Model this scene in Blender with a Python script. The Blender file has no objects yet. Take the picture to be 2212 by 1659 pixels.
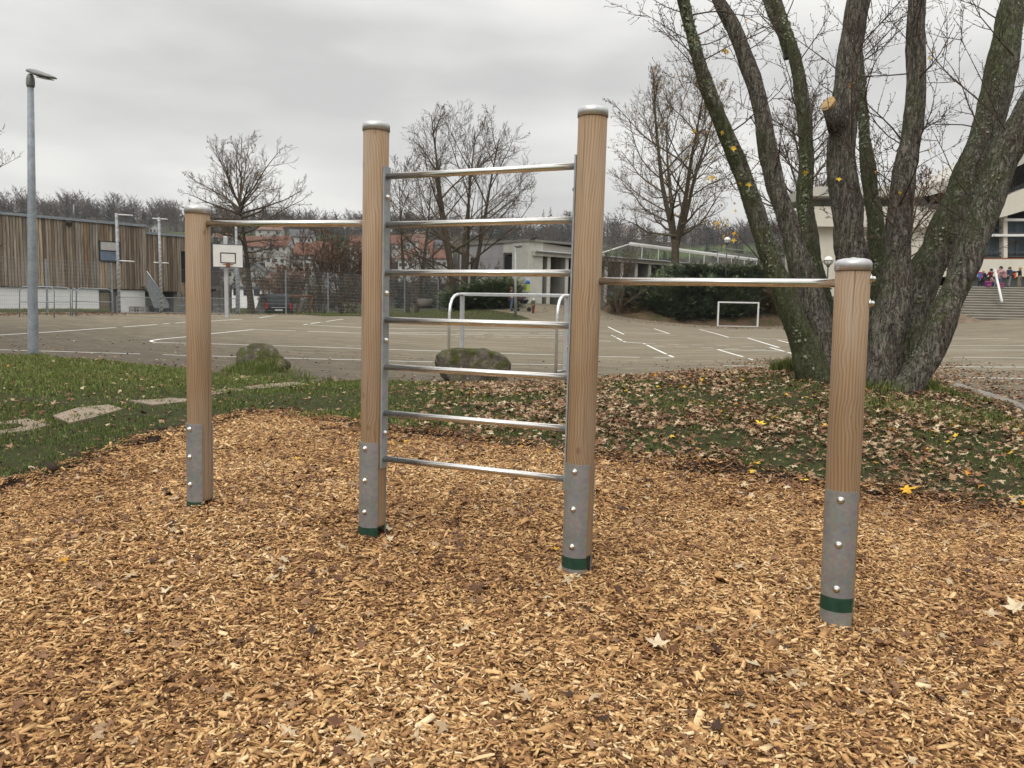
import bpy, bmesh, math, random
import numpy as np
from mathutils import Vector, Matrix, noise

# ------------------------------------------------------------------ camera, world, sun, exposure
SC = bpy.context.scene
COL = SC.collection
PI = math.pi
FPX, CX, CY, HOR, ROLL = 1740.0, 1106.0, 829.5, 652.0, 0.018   # photo space 2212 x 1659
PITCH = math.atan((CY - HOR) / FPX)
CAM = Vector((0.0, 0.0, 1.5))
FW = Vector((0, math.cos(PITCH), -math.sin(PITCH)))
UP0 = Vector((0, math.sin(PITCH), math.cos(PITCH)))
RT0 = Vector((1, 0, 0))
RT = RT0 * math.cos(ROLL) + UP0 * math.sin(ROLL)
UP = UP0 * math.cos(ROLL) - RT0 * math.sin(ROLL)
cd = bpy.data.cameras.new("camera")
cam = bpy.data.objects.new("camera", cd)
COL.objects.link(cam)
cd.sensor_fit = 'HORIZONTAL'; cd.sensor_width = 36.0; cd.lens = 36.0 * FPX / 2212.0
cd.clip_start = 0.05; cd.clip_end = 4000
cam.matrix_world = Matrix(((RT.x, UP.x, -FW.x, CAM.x), (RT.y, UP.y, -FW.y, CAM.y), (RT.z, UP.z, -FW.z, CAM.z), (0, 0, 0, 1)))
SC.camera = cam

SUN_EL, SUN_AZ = math.radians(48), math.radians(205)
W = bpy.data.worlds.new("World"); SC.world = W; W.use_nodes = True
wn = W.node_tree; wn.nodes.clear()
wo = wn.nodes.new('ShaderNodeOutputWorld'); bg = wn.nodes.new('ShaderNodeBackground')
sky = wn.nodes.new('ShaderNodeTexSky'); sky.sky_type = 'NISHITA'; sky.sun_disc = False
sky.sun_elevation = SUN_EL; sky.sun_rotation = SUN_AZ
tc = wn.nodes.new('ShaderNodeTexCoord'); mp = wn.nodes.new('ShaderNodeMapping')
mp.inputs['Scale'].default_value = (1.0, 1.0, 3.6); mp.inputs['Location'].default_value = (0.35, 0.2, 0.1)
nz = wn.nodes.new('ShaderNodeTexNoise'); nz.inputs['Scale'].default_value = 2.6; nz.inputs['Detail'].default_value = 5; nz.inputs['Roughness'].default_value = 0.45
cr = wn.nodes.new('ShaderNodeValToRGB')
cr.color_ramp.elements[0].position = 0.38; cr.color_ramp.elements[0].color = (4.85, 4.82, 4.72, 1)
cr.color_ramp.elements[1].position = 0.62; cr.color_ramp.elements[1].color = (6.85, 6.76, 6.5, 1)
sx = wn.nodes.new('ShaderNodeSeparateXYZ')
ma = wn.nodes.new('ShaderNodeMapRange'); ma.inputs['From Min'].default_value = 0.3; ma.inputs['From Max'].default_value = 1.0
ma.inputs['To Min'].default_value = 1.0; ma.inputs['To Max'].default_value = 2.5
vm = wn.nodes.new('ShaderNodeVectorMath'); vm.operation = 'SCALE'
mx = wn.nodes.new('ShaderNodeMix'); mx.data_type = 'RGBA'; mx.inputs[0].default_value = 0.965
L = wn.links.new
L(tc.outputs['Generated'], mp.inputs['Vector']); L(mp.outputs[0], nz.inputs['Vector']); L(nz.outputs['Fac'], cr.inputs['Fac'])
L(tc.outputs['Generated'], sx.inputs[0]); L(sx.outputs['Z'], ma.inputs['Value'])
L(sky.outputs[0], mx.inputs[6]); L(cr.outputs[0], vm.inputs[0]); L(ma.outputs[0], vm.inputs['Scale']); L(vm.outputs[0], mx.inputs[7])
L(mx.outputs[2], bg.inputs['Color']); bg.inputs['Strength'].default_value = 0.1; L(bg.outputs[0], wo.inputs['Surface'])

sd = bpy.data.lights.new("sun", 'SUN'); sd.energy = 1.0; sd.angle = math.radians(35); sd.color = (1.0, 0.96, 0.9)
sun = bpy.data.objects.new("sun", sd); COL.objects.link(sun)
sdir = Vector((math.sin(SUN_AZ) * math.cos(SUN_EL), math.cos(SUN_AZ) * math.cos(SUN_EL), math.sin(SUN_EL)))
sun.rotation_euler = sdir.to_track_quat('Z', 'Y').to_euler(); sun.location = (0, -10, 30)
SC.view_settings.view_transform = 'Standard'; SC.view_settings.look = 'None'
SC.view_settings.exposure = 0.42; SC.view_settings.gamma = 1.0
SC.render.film_transparent = False
SC.cycles.max_bounces = 5; SC.cycles.diffuse_bounces = 3; SC.cycles.glossy_bounces = 3; SC.cycles.volume_bounces = 0
SC.cycles.use_denoising = True

# ------------------------------------------------------------------ pixel -> world helpers (photo pixel space of 2212 x 1659)
def ray(px, py):
    return FW + RT * ((px - CX) / FPX) - UP * ((py - CY) / FPX)
def pt(px, py, d):            # point at camera depth d
    return CAM + ray(px, py) * d
def pw(px, py, Y):            # point on the plane y = Y
    r = ray(px, py)
    return CAM + r * (Y / r.y)
def proj(p):                  # arrays (n,3) -> px, py, depth
    q = np.asarray(p, float) - np.array(CAM)
    d = q @ np.array(FW); x = q @ np.array(RT); y = q @ np.array(UP)
    d = np.where(np.abs(d) < 1e-4, 1e-4, d)
    return CX + FPX * x / d, CY - FPX * y / d, d

# ------------------------------------------------------------------ terrain: thin plate spline through known ground contacts
CTRL = [(1805,1335,3.82),(1245,1236,4.42),(804,1157,4.95),(433,1093,5.3),
        (0,1055,6.1),(60,915,8.0),(600,893,9.5),(1600,930,8.3),(2212,1110,6.0),(1500,1008,7.0),
        (1010,824,16.6),(600,802,16.8),(70,768,17.8),(1850,822,11.5),(2120,850,15.0),(2212,883,12.6),(1650,802,14.5),(1300,824,15.2),
        (1221,800,21.9),(1590,705,58),(490,684,42),(103,675,41),(244,675,43.5),(946,678,62),(709,679,54),
        (2130,691,50),(1980,705,47),(1140,654,60),(1113,686,50),(1350,690,56),(-100,676,38),(2212,795,21)]
cw = [np.array(pt(*c)) for c in CTRL]
cw += [np.array(v, float) for v in [(0,0,-.03),(0,-6,-.05),(-7,2,.1),(6,1,-.05),(-70,10,.4),(70,10,.2),(-70,60,1.0),(80,60,1.2),(0,95,1.3),(-40,95,.8),(70,100,1.6),(3,2.2,-.04),(-2,2.5,.03)]]
CWP = np.array(cw)
def _U(r2):
    return 0.5 * r2 * np.log(r2 + 1e-9)
_n = len(CWP)
_A = np.zeros((_n + 3, _n + 3)); _d = ((CWP[:, None, :2] - CWP[None, :, :2]) ** 2).sum(-1)
_A[:_n, :_n] = _U(_d) + np.eye(_n) * 0.3
_A[:_n, _n] = 1; _A[:_n, _n+1:] = CWP[:, :2]; _A[_n, :_n] = 1; _A[_n+1:, :_n] = CWP[:, :2].T
_w = np.linalg.solve(_A, np.concatenate([CWP[:, 2], np.zeros(3)]))
def g(x, y):
    x = np.asarray(x, float); y = np.asarray(y, float)
    sh = np.broadcast(x, y).shape
    X = np.broadcast_to(x, sh).ravel(); Y = np.broadcast_to(y, sh).ravel()
    out = np.empty(X.size)
    for i in range(0, X.size, 20000):
        xx = X[i:i+20000]; yy = Y[i:i+20000]
        d2 = (xx[:, None] - CWP[None, :, 0]) ** 2 + (yy[:, None] - CWP[None, :, 1]) ** 2
        out[i:i+20000] = _U(d2) @ _w[:_n] + _w[_n] + xx * _w[_n+1] + yy * _w[_n+2]
    return out.reshape(sh)
def g1(x, y):
    return float(g(x, y))
def hit(px, py, off=0.0):     # ground point under a pixel
    r = ray(px, py); d = 1.5; step = 0.25
    for _ in range(700):
        p = CAM + r * d
        if p.z < g1(p.x, p.y) + off:
            lo, hi = d - step, d
            for _ in range(14):
                m = (lo + hi) / 2; p = CAM + r * m
                if p.z < g1(p.x, p.y) + off: hi = m
                else: lo = m
            return CAM + r * hi
        step = max(0.1, d * 0.01); d += step
        if d > 90: break
    return CAM + r * d
def ss(a, b, x):
    t = np.clip((x - a) / (b - a), 0, 1); return t * t * (3 - 2 * t)
def sdist(x, y, poly):        # signed distance to polygon, + inside
    x = np.asarray(x, float).ravel(); y = np.asarray(y, float).ravel()
    best = np.full(x.size, 1e18); inside = np.zeros(x.size, bool)
    n = len(poly)
    for i in range(n):
        ax, ay = poly[i]; bx, by = poly[(i + 1) % n]
        dx, dy = bx - ax, by - ay
        t = np.clip(((x - ax) * dx + (y - ay) * dy) / (dx * dx + dy * dy + 1e-12), 0, 1)
        best = np.minimum(best, (x - ax - t * dx) ** 2 + (y - ay - t * dy) ** 2)
        c = ((ay > y) != (by > y)) & (x < (bx - ax) * (y - ay) / (by - ay + 1e-18) + ax)
        inside ^= c
    return np.where(inside, 1, -1) * np.sqrt(best)
def vnoise(x, y, s, seed=0):  # cheap smooth 2-D value noise (vectorised)
    x = np.asarray(x) * s + seed * 17.13; y = np.asarray(y) * s - seed * 9.7
    xi = np.floor(x).astype(np.int64); yi = np.floor(y).astype(np.int64); xf = x - xi; yf = y - yi
    def h(a, b):
        v = np.sin(a * 127.1 + b * 311.7 + seed * 74.7) * 43758.5453
        return v - np.floor(v)
    u = xf * xf * (3 - 2 * xf); v = yf * yf * (3 - 2 * yf)
    return (h(xi, yi) * (1-u) + h(xi+1, yi) * u) * (1-v) + (h(xi, yi+1) * (1-u) + h(xi+1, yi+1) * u) * v

# ------------------------------------------------------------------ object helpers
def worg(o):
    v = Vector((0, 0, 0))
    while o is not None:
        v = v + o.location; o = o.parent
    return v
def tag(o, label=None, cat=None, group=None, kind=None):
    if label: o['label'] = label
    if cat: o['category'] = cat
    if group: o['group'] = group
    if kind: o['kind'] = kind
    return o
def thing(name, loc, label, cat, group=None):
    o = bpy.data.objects.new(name, None); COL.objects.link(o); o.location = loc
    o.empty_display_size = 0.2
    return tag(o, label, cat, group)
def mesh_np(name, V, F, mat, parent=None, smooth=False, fattr=None, vattr=None, loc=None):
    """V (n,3) world coords; F: list of int arrays (m,k); fattr/vattr: {name: array}"""
    V = np.asarray(V, float)
    o3 = np.array(worg(parent)) if parent is not None else (np.array(loc) if loc is not None else np.zeros(3))
    V = V - o3
    F = [np.asarray(f, np.int32) for f in (F if isinstance(F, list) else [F]) if len(f)]
    me = bpy.data.meshes.new(name)
    tot = np.concatenate([np.full(len(f), f.shape[1], np.int32) for f in F])
    idx = np.concatenate([f.ravel() for f in F])
    me.vertices.add(len(V)); me.vertices.foreach_set('co', V.astype(np.float32).ravel())
    me.loops.add(len(idx)); me.loops.foreach_set('vertex_index', idx)
    me.polygons.add(len(tot))
    st = np.concatenate([[0], np.cumsum(tot)[:-1]]).astype(np.int32)
    me.polygons.foreach_set('loop_start', st)
    try: me.polygons.foreach_set('loop_total', tot)
    except Exception: pass
    me.update(calc_edges=True)
    if smooth: me.polygons.foreach_set('use_smooth', np.ones(len(tot), bool))
    for dom, d in (('FACE', fattr), ('POINT', vattr)):
        if d:
            for k, a in d.items():
                at = me.attributes.new(k, 'FLOAT', dom); at.data.foreach_set('value', np.asarray(a, np.float32))
    for m in (mat if isinstance(mat, (list, tuple)) else [mat]): me.materials.append(m)
    me.update()
    o = bpy.data.objects.new(name, me); COL.objects.link(o)
    if parent is not None: o.parent = parent
    elif loc is not None: o.location = loc
    return o
class MB:
    def __init__(s): s.v = []; s.f = {}; s.mi = {}; s.r = {}; s.sm = {}
    def face(s, pts, mi=0, r=0.5, sm=False):
        b = len(s.v); s.v += [tuple(p) for p in pts]; s._f(tuple(range(b, b + len(pts))), mi, r, sm)
    def _f(s, t, mi, r, sm):
        k = len(t); s.f.setdefault(k, []).append(t); s.mi.setdefault(k, []).append(mi); s.r.setdefault(k, []).append(r); s.sm.setdefault(k, []).append(sm)
    def hexa(s, p, mi=0, r=0.5):   # 8 corners, bottom 0-3 ccw, top 4-7
        b = len(s.v); s.v += [tuple(q) for q in p]
        for t in ((0,3,2,1),(4,5,6,7),(0,1,5,4),(1,2,6,5),(2,3,7,6),(3,0,4,7)):
            s._f(tuple(b + i for i in t), mi, r, False)
        return s
    def box(s, x0, x1, y0, y1, z0, z1, fr=None, mi=0, r=0.5):
        c = [(x0,y0,z0),(x1,y0,z0),(x1,y1,z0),(x0,y1,z0),(x0,y0,z1),(x1,y0,z1),(x1,y1,z1),(x0,y1,z1)]
        if fr: c = [fr.P(*q) for q in c]
        return s.hexa(c, mi, r)
    def prism(s, poly, a, b, fr=None, mi=0, r=0.5):
        """poly: list of (x,z); extruded over y from a to b (frame coordinates)"""
        n = len(poly); q = [(x, a, z) for x, z in poly] + [(x, b, z) for x, z in poly]
        if fr: q = [fr.P(*p) for p in q]
        B = len(s.v); s.v += [tuple(p) for p in q]
        s._f(tuple(B + i for i in range(n)), mi, r, False); s._f(tuple(B + n + i for i in reversed(range(n))), mi, r, False)
        for i in range(n):
            j = (i + 1) % n; s._f((B+i, B+n+i, B+n+j, B+j), mi, r, False)
        return s
    def tube(s, pts, rad, n=8, mi=0, r=0.5, caps=True, sm=True):
        pts = [Vector(p) for p in pts]; rad = [rad] * len(pts) if not hasattr(rad, '__len__') else rad
        B = len(s.v); up = None
        for i, p in enumerate(pts):
            t = (pts[min(i+1, len(pts)-1)] - pts[max(i-1, 0)]).normalized()
            if up is None:
                up = Vector((0,0,1)) if abs(t.z) < 0.9 else Vector((0,1,0))
            a = t.cross(up).normalized(); up = a.cross(t).normalized()
            for k in range(n):
                an = 2 * PI * k / n
                s.v.append(tuple(p + a * (math.cos(an) * rad[i]) + up * (math.sin(an) * rad[i])))
        for i in range(len(pts) - 1):
            for k in range(n):
                k2 = (k + 1) % n
                s._f((B+i*n+k, B+i*n+k2, B+(i+1)*n+k2, B+(i+1)*n+k), mi, r, sm)
        if caps:
            s._f(tuple(B + k for k in reversed(range(n))), mi, r, False)
            e = B + (len(pts)-1) * n; s._f(tuple(e + k for k in range(n)), mi, r, False)
        return s
    def lathe(s, base, axis, prof, n=24, mi=0, r=0.5, sm=True):
        """prof: (radius, height) along axis from base"""
        ax = Vector(axis).normalized(); ref = Vector((1,0,0)) if abs(ax.x) < .8 else Vector((0,1,0))
        a = ax.cross(ref).normalized(); b2 = ax.cross(a).normalized(); B = len(s.v); base = Vector(base)
        for rr, h in prof:
            for k in range(n):
                an = 2*PI*k/n; s.v.append(tuple(base + ax*h + a*(math.cos(an)*rr) + b2*(math.sin(an)*rr)))
        for i in range(len(prof)-1):
            for k in range(n):
                k2 = (k+1) % n; s._f((B+i*n+k, B+i*n+k2, B+(i+1)*n+k2, B+(i+1)*n+k), mi, r, sm)
        s._f(tuple(B+k for k in reversed(range(n))), mi, r, False)
        e = B+(len(prof)-1)*n; s._f(tuple(e+k for k in range(n)), mi, r, False)
        return s
    def build(s, name, mat, parent=None, loc=None, bevel=0, xf=None):
        ks = sorted(s.f)
        V = np.array(s.v)
        if xf is not None: V = np.array([tuple(xf @ Vector(v)) for v in s.v])
        o = mesh_np(name, V, [np.array(s.f[k]) for k in ks], mat, parent, fattr={'rnd': np.concatenate([np.array(s.r[k]) for k in ks])}, loc=loc)
        o.data.polygons.foreach_set('material_index', np.concatenate([np.array(s.mi[k], np.int32) for k in ks]))
        o.data.polygons.foreach_set('use_smooth', np.concatenate([np.array(s.sm[k], bool) for k in ks]))
        bm = bmesh.new(); bm.from_mesh(o.data); bmesh.ops.recalc_face_normals(bm, faces=bm.faces)
        bm.to_mesh(o.data); bm.free()
        if bevel:
            m = o.modifiers.new('bevel', 'BEVEL'); m.width = bevel; m.segments = 2; m.limit_method = 'ANGLE'
        o.data.update()
        return o
class Frame:                   # a vertical facade plane: a along u, b along n (towards the viewer), c up
    def __init__(s, A, B):
        A = Vector((A[0], A[1], 0)); B = Vector((B[0], B[1], 0))
        s.O = A; s.u = (B - A).normalized(); s.len = (B - A).length
        n = Vector((s.u.y, -s.u.x, 0))
        if n.dot(CAM - A) < 0: n = -n
        s.n = n
    def P(s, a, b, c): return s.O + s.u * a + s.n * b + Vector((0, 0, c))
    def px(s, px, py, off=0.0):
        r = ray(px, py); o = s.O + s.n * off
        t = ((o - CAM).dot(s.n)) / r.dot(s.n); p = CAM + r * t
        return (p - o).dot(s.u), p.z
def children_copy(root, loc=None, rz=None, name=None):
    c = root.copy(); COL.objects.link(c)
    if loc is not None: c.location = loc
    if rz is not None: c.rotation_euler = (0, 0, rz)
    for ch in list(root.children):
        d = ch.copy(); COL.objects.link(d); d.parent = c
        for e in list(ch.children):
            k = e.copy(); COL.objects.link(k); k.parent = d
    return c

# ------------------------------------------------------------------ materials
MATS = {}
class NT:
    def __init__(s, name, rough=0.7, metal=0.0, spec=0.5):
        m = bpy.data.materials.new(name); m.use_nodes = True; s.m = m; s.t = m.node_tree; s.t.nodes.clear()
        s.out = s.t.nodes.new('ShaderNodeOutputMaterial'); s.b = s.t.nodes.new('ShaderNodeBsdfPrincipled')
        s.t.links.new(s.b.outputs[0], s.out.inputs['Surface'])
        s.b.inputs['Roughness'].default_value = rough; s.b.inputs['Metallic'].default_value = metal
        s.b.inputs['Specular IOR Level'].default_value = spec
        MATS[name] = m
    def n(s, t, **kw):
        x = s.t.nodes.new(t)
        for k, v in kw.items():
            if k.startswith('_'): setattr(x, k[1:], v)
            else: s.set(x.inputs[k.replace('__', ' ')], v)
        return x
    def set(s, sock, v):
        if hasattr(v, 'is_output'): s.t.links.new(v, sock)
        elif hasattr(v, '__len__') and len(v) == 3 and sock.type == 'RGBA': sock.default_value = (*v, 1)
        else: sock.default_value = v
    def obj(s, scale=(1,1,1), gen=False):
        t = s.n('ShaderNodeTexCoord'); m = s.n('ShaderNodeMapping'); m.inputs['Scale'].default_value = scale
        s.t.links.new(t.outputs['Object'], m.inputs['Vector']); return m.outputs[0]
    def noise(s, vec, scale, detail=4, rough=0.55, dist=0.0):
        x = s.n('ShaderNodeTexNoise', Scale=scale, Detail=detail, Roughness=rough, Distortion=dist)
        s.t.links.new(vec, x.inputs['Vector']); return x.outputs['Fac']
    def vor(s, vec, scale, feature='F1', out='Distance', rnd=1.0):
        x = s.n('ShaderNodeTexVoronoi', Scale=scale, Randomness=rnd, _feature=feature)
        s.t.links.new(vec, x.inputs['Vector']); return x.outputs[out]
    def ramp(s, fac, stops, interp='LINEAR'):
        r = s.n('ShaderNodeValToRGB'); r.color_ramp.interpolation = interp
        e = r.color_ramp.elements
        while len(e) < len(stops): e.new(0.5)
        for i, (p, c) in enumerate(stops):
            e[i].position = p; e[i].color = (*c, 1) if hasattr(c, '__len__') else (c, c, c, 1)
        s.t.links.new(fac, r.inputs['Fac']); return r.outputs[0]
    def mix(s, fac, a, b, blend='MIX'):
        x = s.n('ShaderNodeMix', _data_type='RGBA', _blend_type=blend); s.set(x.inputs[0], fac); s.set(x.inputs[6], a); s.set(x.inputs[7], b); return x.outputs[2]
    def math(s, op, a, b=0.0):
        x = s.n('ShaderNodeMath', _operation=op); s.set(x.inputs[0], a); s.set(x.inputs[1], b); return x.outputs[0]
    def attr(s, name):
        return s.n('ShaderNodeAttribute', _attribute_name=name).outputs['Fac']
    def bump(s, h, strength=0.5, dist=0.02):
        x = s.n('ShaderNodeBump', Strength=strength, Distance=dist, Height=h); s.t.links.new(x.outputs[0], s.b.inputs['Normal'])
    def col(s, c): s.set(s.b.inputs['Base Color'], c); return s
    def rough(s, c): s.set(s.b.inputs['Roughness'], c); return s

def simple(name, c, rough=0.6, metal=0.0, var=0.12, scale=3.0, spec=0.4, bump=0.0):
    k = NT(name, rough, metal, spec); v = k.obj()
    f = k.noise(v, scale, 5, 0.6)
    k.col(k.ramp(f, [(0.3, tuple(x * (1 - var) for x in c)), (0.7, tuple(min(1, x * (1 + var)) for x in c))]))
    if bump: k.bump(k.noise(v, scale * 12, 4), bump, 0.01)
    return k.m
# wood posts: vertical grain, growth arcs, knots
def m_wood():
    """larch round wood; pu = distance round the post, pv = height (point attributes), so grain and knots follow the surface"""
    k = NT('post_wood', 0.62, 0, 0.3)
    u, v = k.attr('pu'), k.attr('pv')
    def vec(su, sv, du=None, w=0.0):
        c = k.n('ShaderNodeCombineXYZ'); uu = k.math('MULTIPLY', u, su)
        if du is not None: uu = k.math('ADD', uu, k.math('MULTIPLY', du, w))
        k.t.links.new(uu, c.inputs[0]); k.t.links.new(k.math('MULTIPLY', v, sv), c.inputs[1]); return c.outputs[0]
    kn = k.vor(vec(6.5, 4.2), 1.0, 'F1', 'Distance', 1.0)
    pull = k.ramp(kn, [(0.0, 1), (0.2, .45), (0.42, 0)], 'EASE')
    lo = k.noise(vec(2.2, .55), 1.0, 3, .5)
    ph = k.math('ADD', k.math('MULTIPLY', u, 430.0), k.math('ADD', k.math('MULTIPLY', lo, 75.0), k.math('MULTIPLY', pull, 9.0)))
    rings = k.math('ADD', k.math('MULTIPLY', k.math('SINE', ph), .5), .5)
    base = k.ramp(rings, [(0.0, (.335, .222, .125)), (0.5, (.28, .178, .094)), (0.8, (.22, .132, .066)), (1.0, (.15, .088, .044))])
    fib = k.noise(vec(95, 2.6), 1.0, 4, 0.6)
    base = k.mix(0.42, base, k.ramp(fib, [(0.3, (.2, .125, .07)), (0.7, (.41, .28, .17))]))
    big = k.noise(vec(5, 1.1), 1.0, 4)
    base = k.mix(k.ramp(big, [(0.42, 0), (0.72, .65)]), base, (.33, .265, .2))
    base = k.mix(k.ramp(kn, [(0.06, 1), (0.1, 0)]), base, (.075, .034, .018))
    base = k.mix(k.ramp(kn, [(0.08, 0), (0.1, .5), (0.13, 0)]), base, (.16, .08, .04))
    base = k.mix(k.ramp(k.noise(vec(70, .8), 1.0, 2, .5), [(0.3, .8), (0.34, 0)]), base, (.11, .06, .032))
    k.col(base); k.bump(fib, 0.25, 0.004)
    return k.m
def m_steel():
    k = NT('stainless_steel', 0.3, 1.0)
    v = k.obj((1, 1, 1)); f = k.noise(v, 9, 6, .7); s = k.noise(k.obj((6, 6, 6)), 30, 3)
    k.col(k.ramp(f, [(.3, (.66, .64, .61)), (.7, (.82, .8, .77))]))
    k.rough(.23); return k.m
def m_galv(name='galvanised_steel', c=(.36, .38, .40), metal=.45, rough=.55):
    k = NT(name, rough, metal)
    v = k.obj(); cell = k.vor(v, 60, 'F1', 'Color'); f = k.noise(v, 6, 5, .65)
    a = k.ramp(f, [(.3, tuple(x * .72 for x in c)), (.75, tuple(x * 1.18 for x in c))])
    k.col(k.mix(.16, a, cell, 'SOFT_LIGHT')); k.rough(k.ramp(f, [(.3, rough + .12), (.7, rough - .1)])); return k.m
def m_attr(name, stops, rough=.8, spec=.2, var=.25, scale=25, sc3=(1,1,1), bump=0):
    k = NT(name, rough, 0, spec); a = k.attr('rnd')
    c = k.ramp(a, stops)
    f = k.noise(k.obj(sc3), scale, 4, .6)
    c = k.mix(var, c, k.ramp(f, [(.25, (.05, .05, .05)), (.75, (.95, .95, .95))]), 'OVERLAY')
    k.col(c)
    if bump: k.bump(f, bump, .01)
    return k.m
M_WOOD = m_wood(); M_STEEL = m_steel(); M_CAP = m_galv('brushed_steel_cap', (.6,.6,.6), .75, .42); M_GALV = m_galv()
M_GALV_D = m_galv('weathered_galvanised_steel', (.30, .33, .36), .3, .62)
M_PLATE = m_galv('zinc_plate', (.33, .335, .335), .55, .5)
M_GREEN = simple('green_band_paint', (.012, .05, .03), .55, 0, .3, 30)
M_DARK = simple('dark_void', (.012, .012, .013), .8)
M_CHIP = m_attr('wood_chip', [(0, (.07, .034, .018)), (.14, (.14, .066, .032)), (.33, (.31, .16, .07)), (.58, (.51, .292, .122)), (.85, (.72, .475, .225)), (1, (.86, .67, .42))], .75, .25, .3, 60)
M_LEAF = m_attr('dry_leaf', [(0, (.055, .028, .018)), (.2, (.15, .068, .034)), (.42, (.26, .14, .078)), (.62, (.36, .25, .145)), (.8, (.5, .39, .25)), (.895, (.6, .5, .34)), (.9, (.5, .19, .03)), (.95, (.62, .34, .03)), (1, (.78, .55, .05))], .65, .3, .3, 30)
M_GRASS = m_attr('grass_blade', [(0, (.042, .058, .013)), (.45, (.115, .155, .032)), (.8, (.2, .235, .055)), (.9, (.21, .2, .07)), (1, (.33, .25, .13))], .6, .3, .1, 10)
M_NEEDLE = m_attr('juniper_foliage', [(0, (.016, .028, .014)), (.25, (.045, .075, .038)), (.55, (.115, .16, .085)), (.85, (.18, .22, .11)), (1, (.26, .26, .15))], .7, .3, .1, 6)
M_SHRUB = m_attr('autumn_shrub_leaf', [(0, (.045, .03, .016)), (.5, (.12, .07, .03)), (.8, (.11, .1, .03)), (1, (.25, .16, .05))], .8, .2, .1, 6)
M_BARKFAR = m_attr('twig_bark', [(0, (.055, .045, .034)), (.6, (.105, .085, .062)), (1, (.18, .14, .1))], .9, .1, .3, 7)
M_BARKPLANE = m_attr('plane_bark', [(0, (.06, .05, .037)), (.6, (.12, .095, .065)), (1, (.2, .16, .12))], .9, .1, .4, 4)
M_TWIG = m_attr('maple_twig', [(0, (.05, .038, .03)), (1, (.13, .095, .072))], .85, .15, .2, 20)
M_RIDGE = m_attr('woodland', [(0, (.026, .023, .02)), (.35, (.052, .041, .035)), (.7, (.088, .066, .053)), (.87, (.13, .078, .048)), (.9, (.014, .024, .018)), (1, (.024, .038, .026))], .95, .05, .1, .2)
def m_bark():
    k = NT('maple_bark', .92, 0, .15)
    at = k.attr('moss'); ta = k.attr('tone')
    g_ = k.n('ShaderNodeAttribute', _attribute_name='bv').outputs['Vector']
    v = k.obj((1, 1, 1))
    rid = k.math('ABSOLUTE', k.math('SUBTRACT', k.noise(k.obj((15, 15, 2.7)), 1.0, 3, .6, 1.2), .5))
    hor = k.math('ABSOLUTE', k.math('SUBTRACT', k.noise(k.obj((9, 9, 17)), 1.0, 3, .6, .6), .5))
    rid2 = k.noise(k.obj((30, 30, 6)), 1.0, 5, .65, .6)
    base = k.ramp(rid2, [(.3, (.07, .06, .05)), (.5, (.17, .148, .126)), (.72, (.3, .268, .232))])
    base = k.mix(k.ramp(rid, [(0, .92), (.035, 0)]), base, (.018, .013, .01)); base = k.mix(k.ramp(hor, [(0, .7), (.016, 0)]), base, (.025, .018, .014))
    pat = k.noise(v, 2.3, 4, .6)
    base = k.mix(k.ramp(pat, [(.5, 0), (.72, .55)]), base, (.085, .052, .036))
    lich = k.ramp(k.noise(v, 17, 6, .72), [(.5, 0), (.6, 1)])
    base = k.mix(k.math('MULTIPLY', lich, k.math('MINIMUM', k.math('MULTIPLY', at, 1.15), .9)), base, (.23, .255, .185))
    mossn = k.noise(v, 7, 6, .7)
    mm = k.ramp(k.math('ADD', k.math('MULTIPLY', mossn, .9), k.math('MULTIPLY', at, .5)), [(.66, 0), (.86, .85)])
    mcol = k.ramp(k.noise(v, 55, 4, .7), [(.3, (.045, .052, .026)), (.6, (.1, .115, .05)), (.8, (.2, .22, .12))])
    base = k.mix(mm, base, mcol)
    k.col(base)
    h = k.math('ADD', k.math('ADD', k.ramp(rid, [(0, 0), (.07, 1)]), k.ramp(hor, [(0, 0), (.03, .4)])), k.math('MULTIPLY', rid2, 1.1)); k.bump(h, .9, .03)
    return k.m
M_BARK = m_bark()
M_MOSSROCK = None
def m_rock(name, moss):
    k = NT(name, .9, 0, .2); v = k.obj(); f = k.noise(v, 3.5, 8, .68, .3); e = k.noise(v, 22, 6, .7)
    base = k.ramp(f, [(.3, (.04, .034, .027)), (.5, (.115, .098, .077)), (.68, (.25, .215, .17))])
    base = k.mix(k.ramp(k.vor(v, 9), [(.1, .8), (.22, 0)]), base, (.34, .32, .28))
    n = k.n('ShaderNodeNewGeometry'); sp = k.n('ShaderNodeSeparateXYZ'); k.t.links.new(n.outputs['Normal'], sp.inputs[0])
    mm = k.ramp(k.math('ADD', k.noise(v, 4.2, 6, .7), k.math('MULTIPLY', sp.outputs['Z'], .12)), [(.5 - moss, 0), (.62 - moss, .9)])
    mc = k.ramp(e, [(.3, (.025, .03, .008)), (.6, (.075, .085, .018)), (.8, (.14, .145, .035))])
    k.col(k.mix(mm, base, mc)); k.bump(k.math('ADD', f, k.math('MULTIPLY', e, .5)), .9, .05); return k.m
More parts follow.
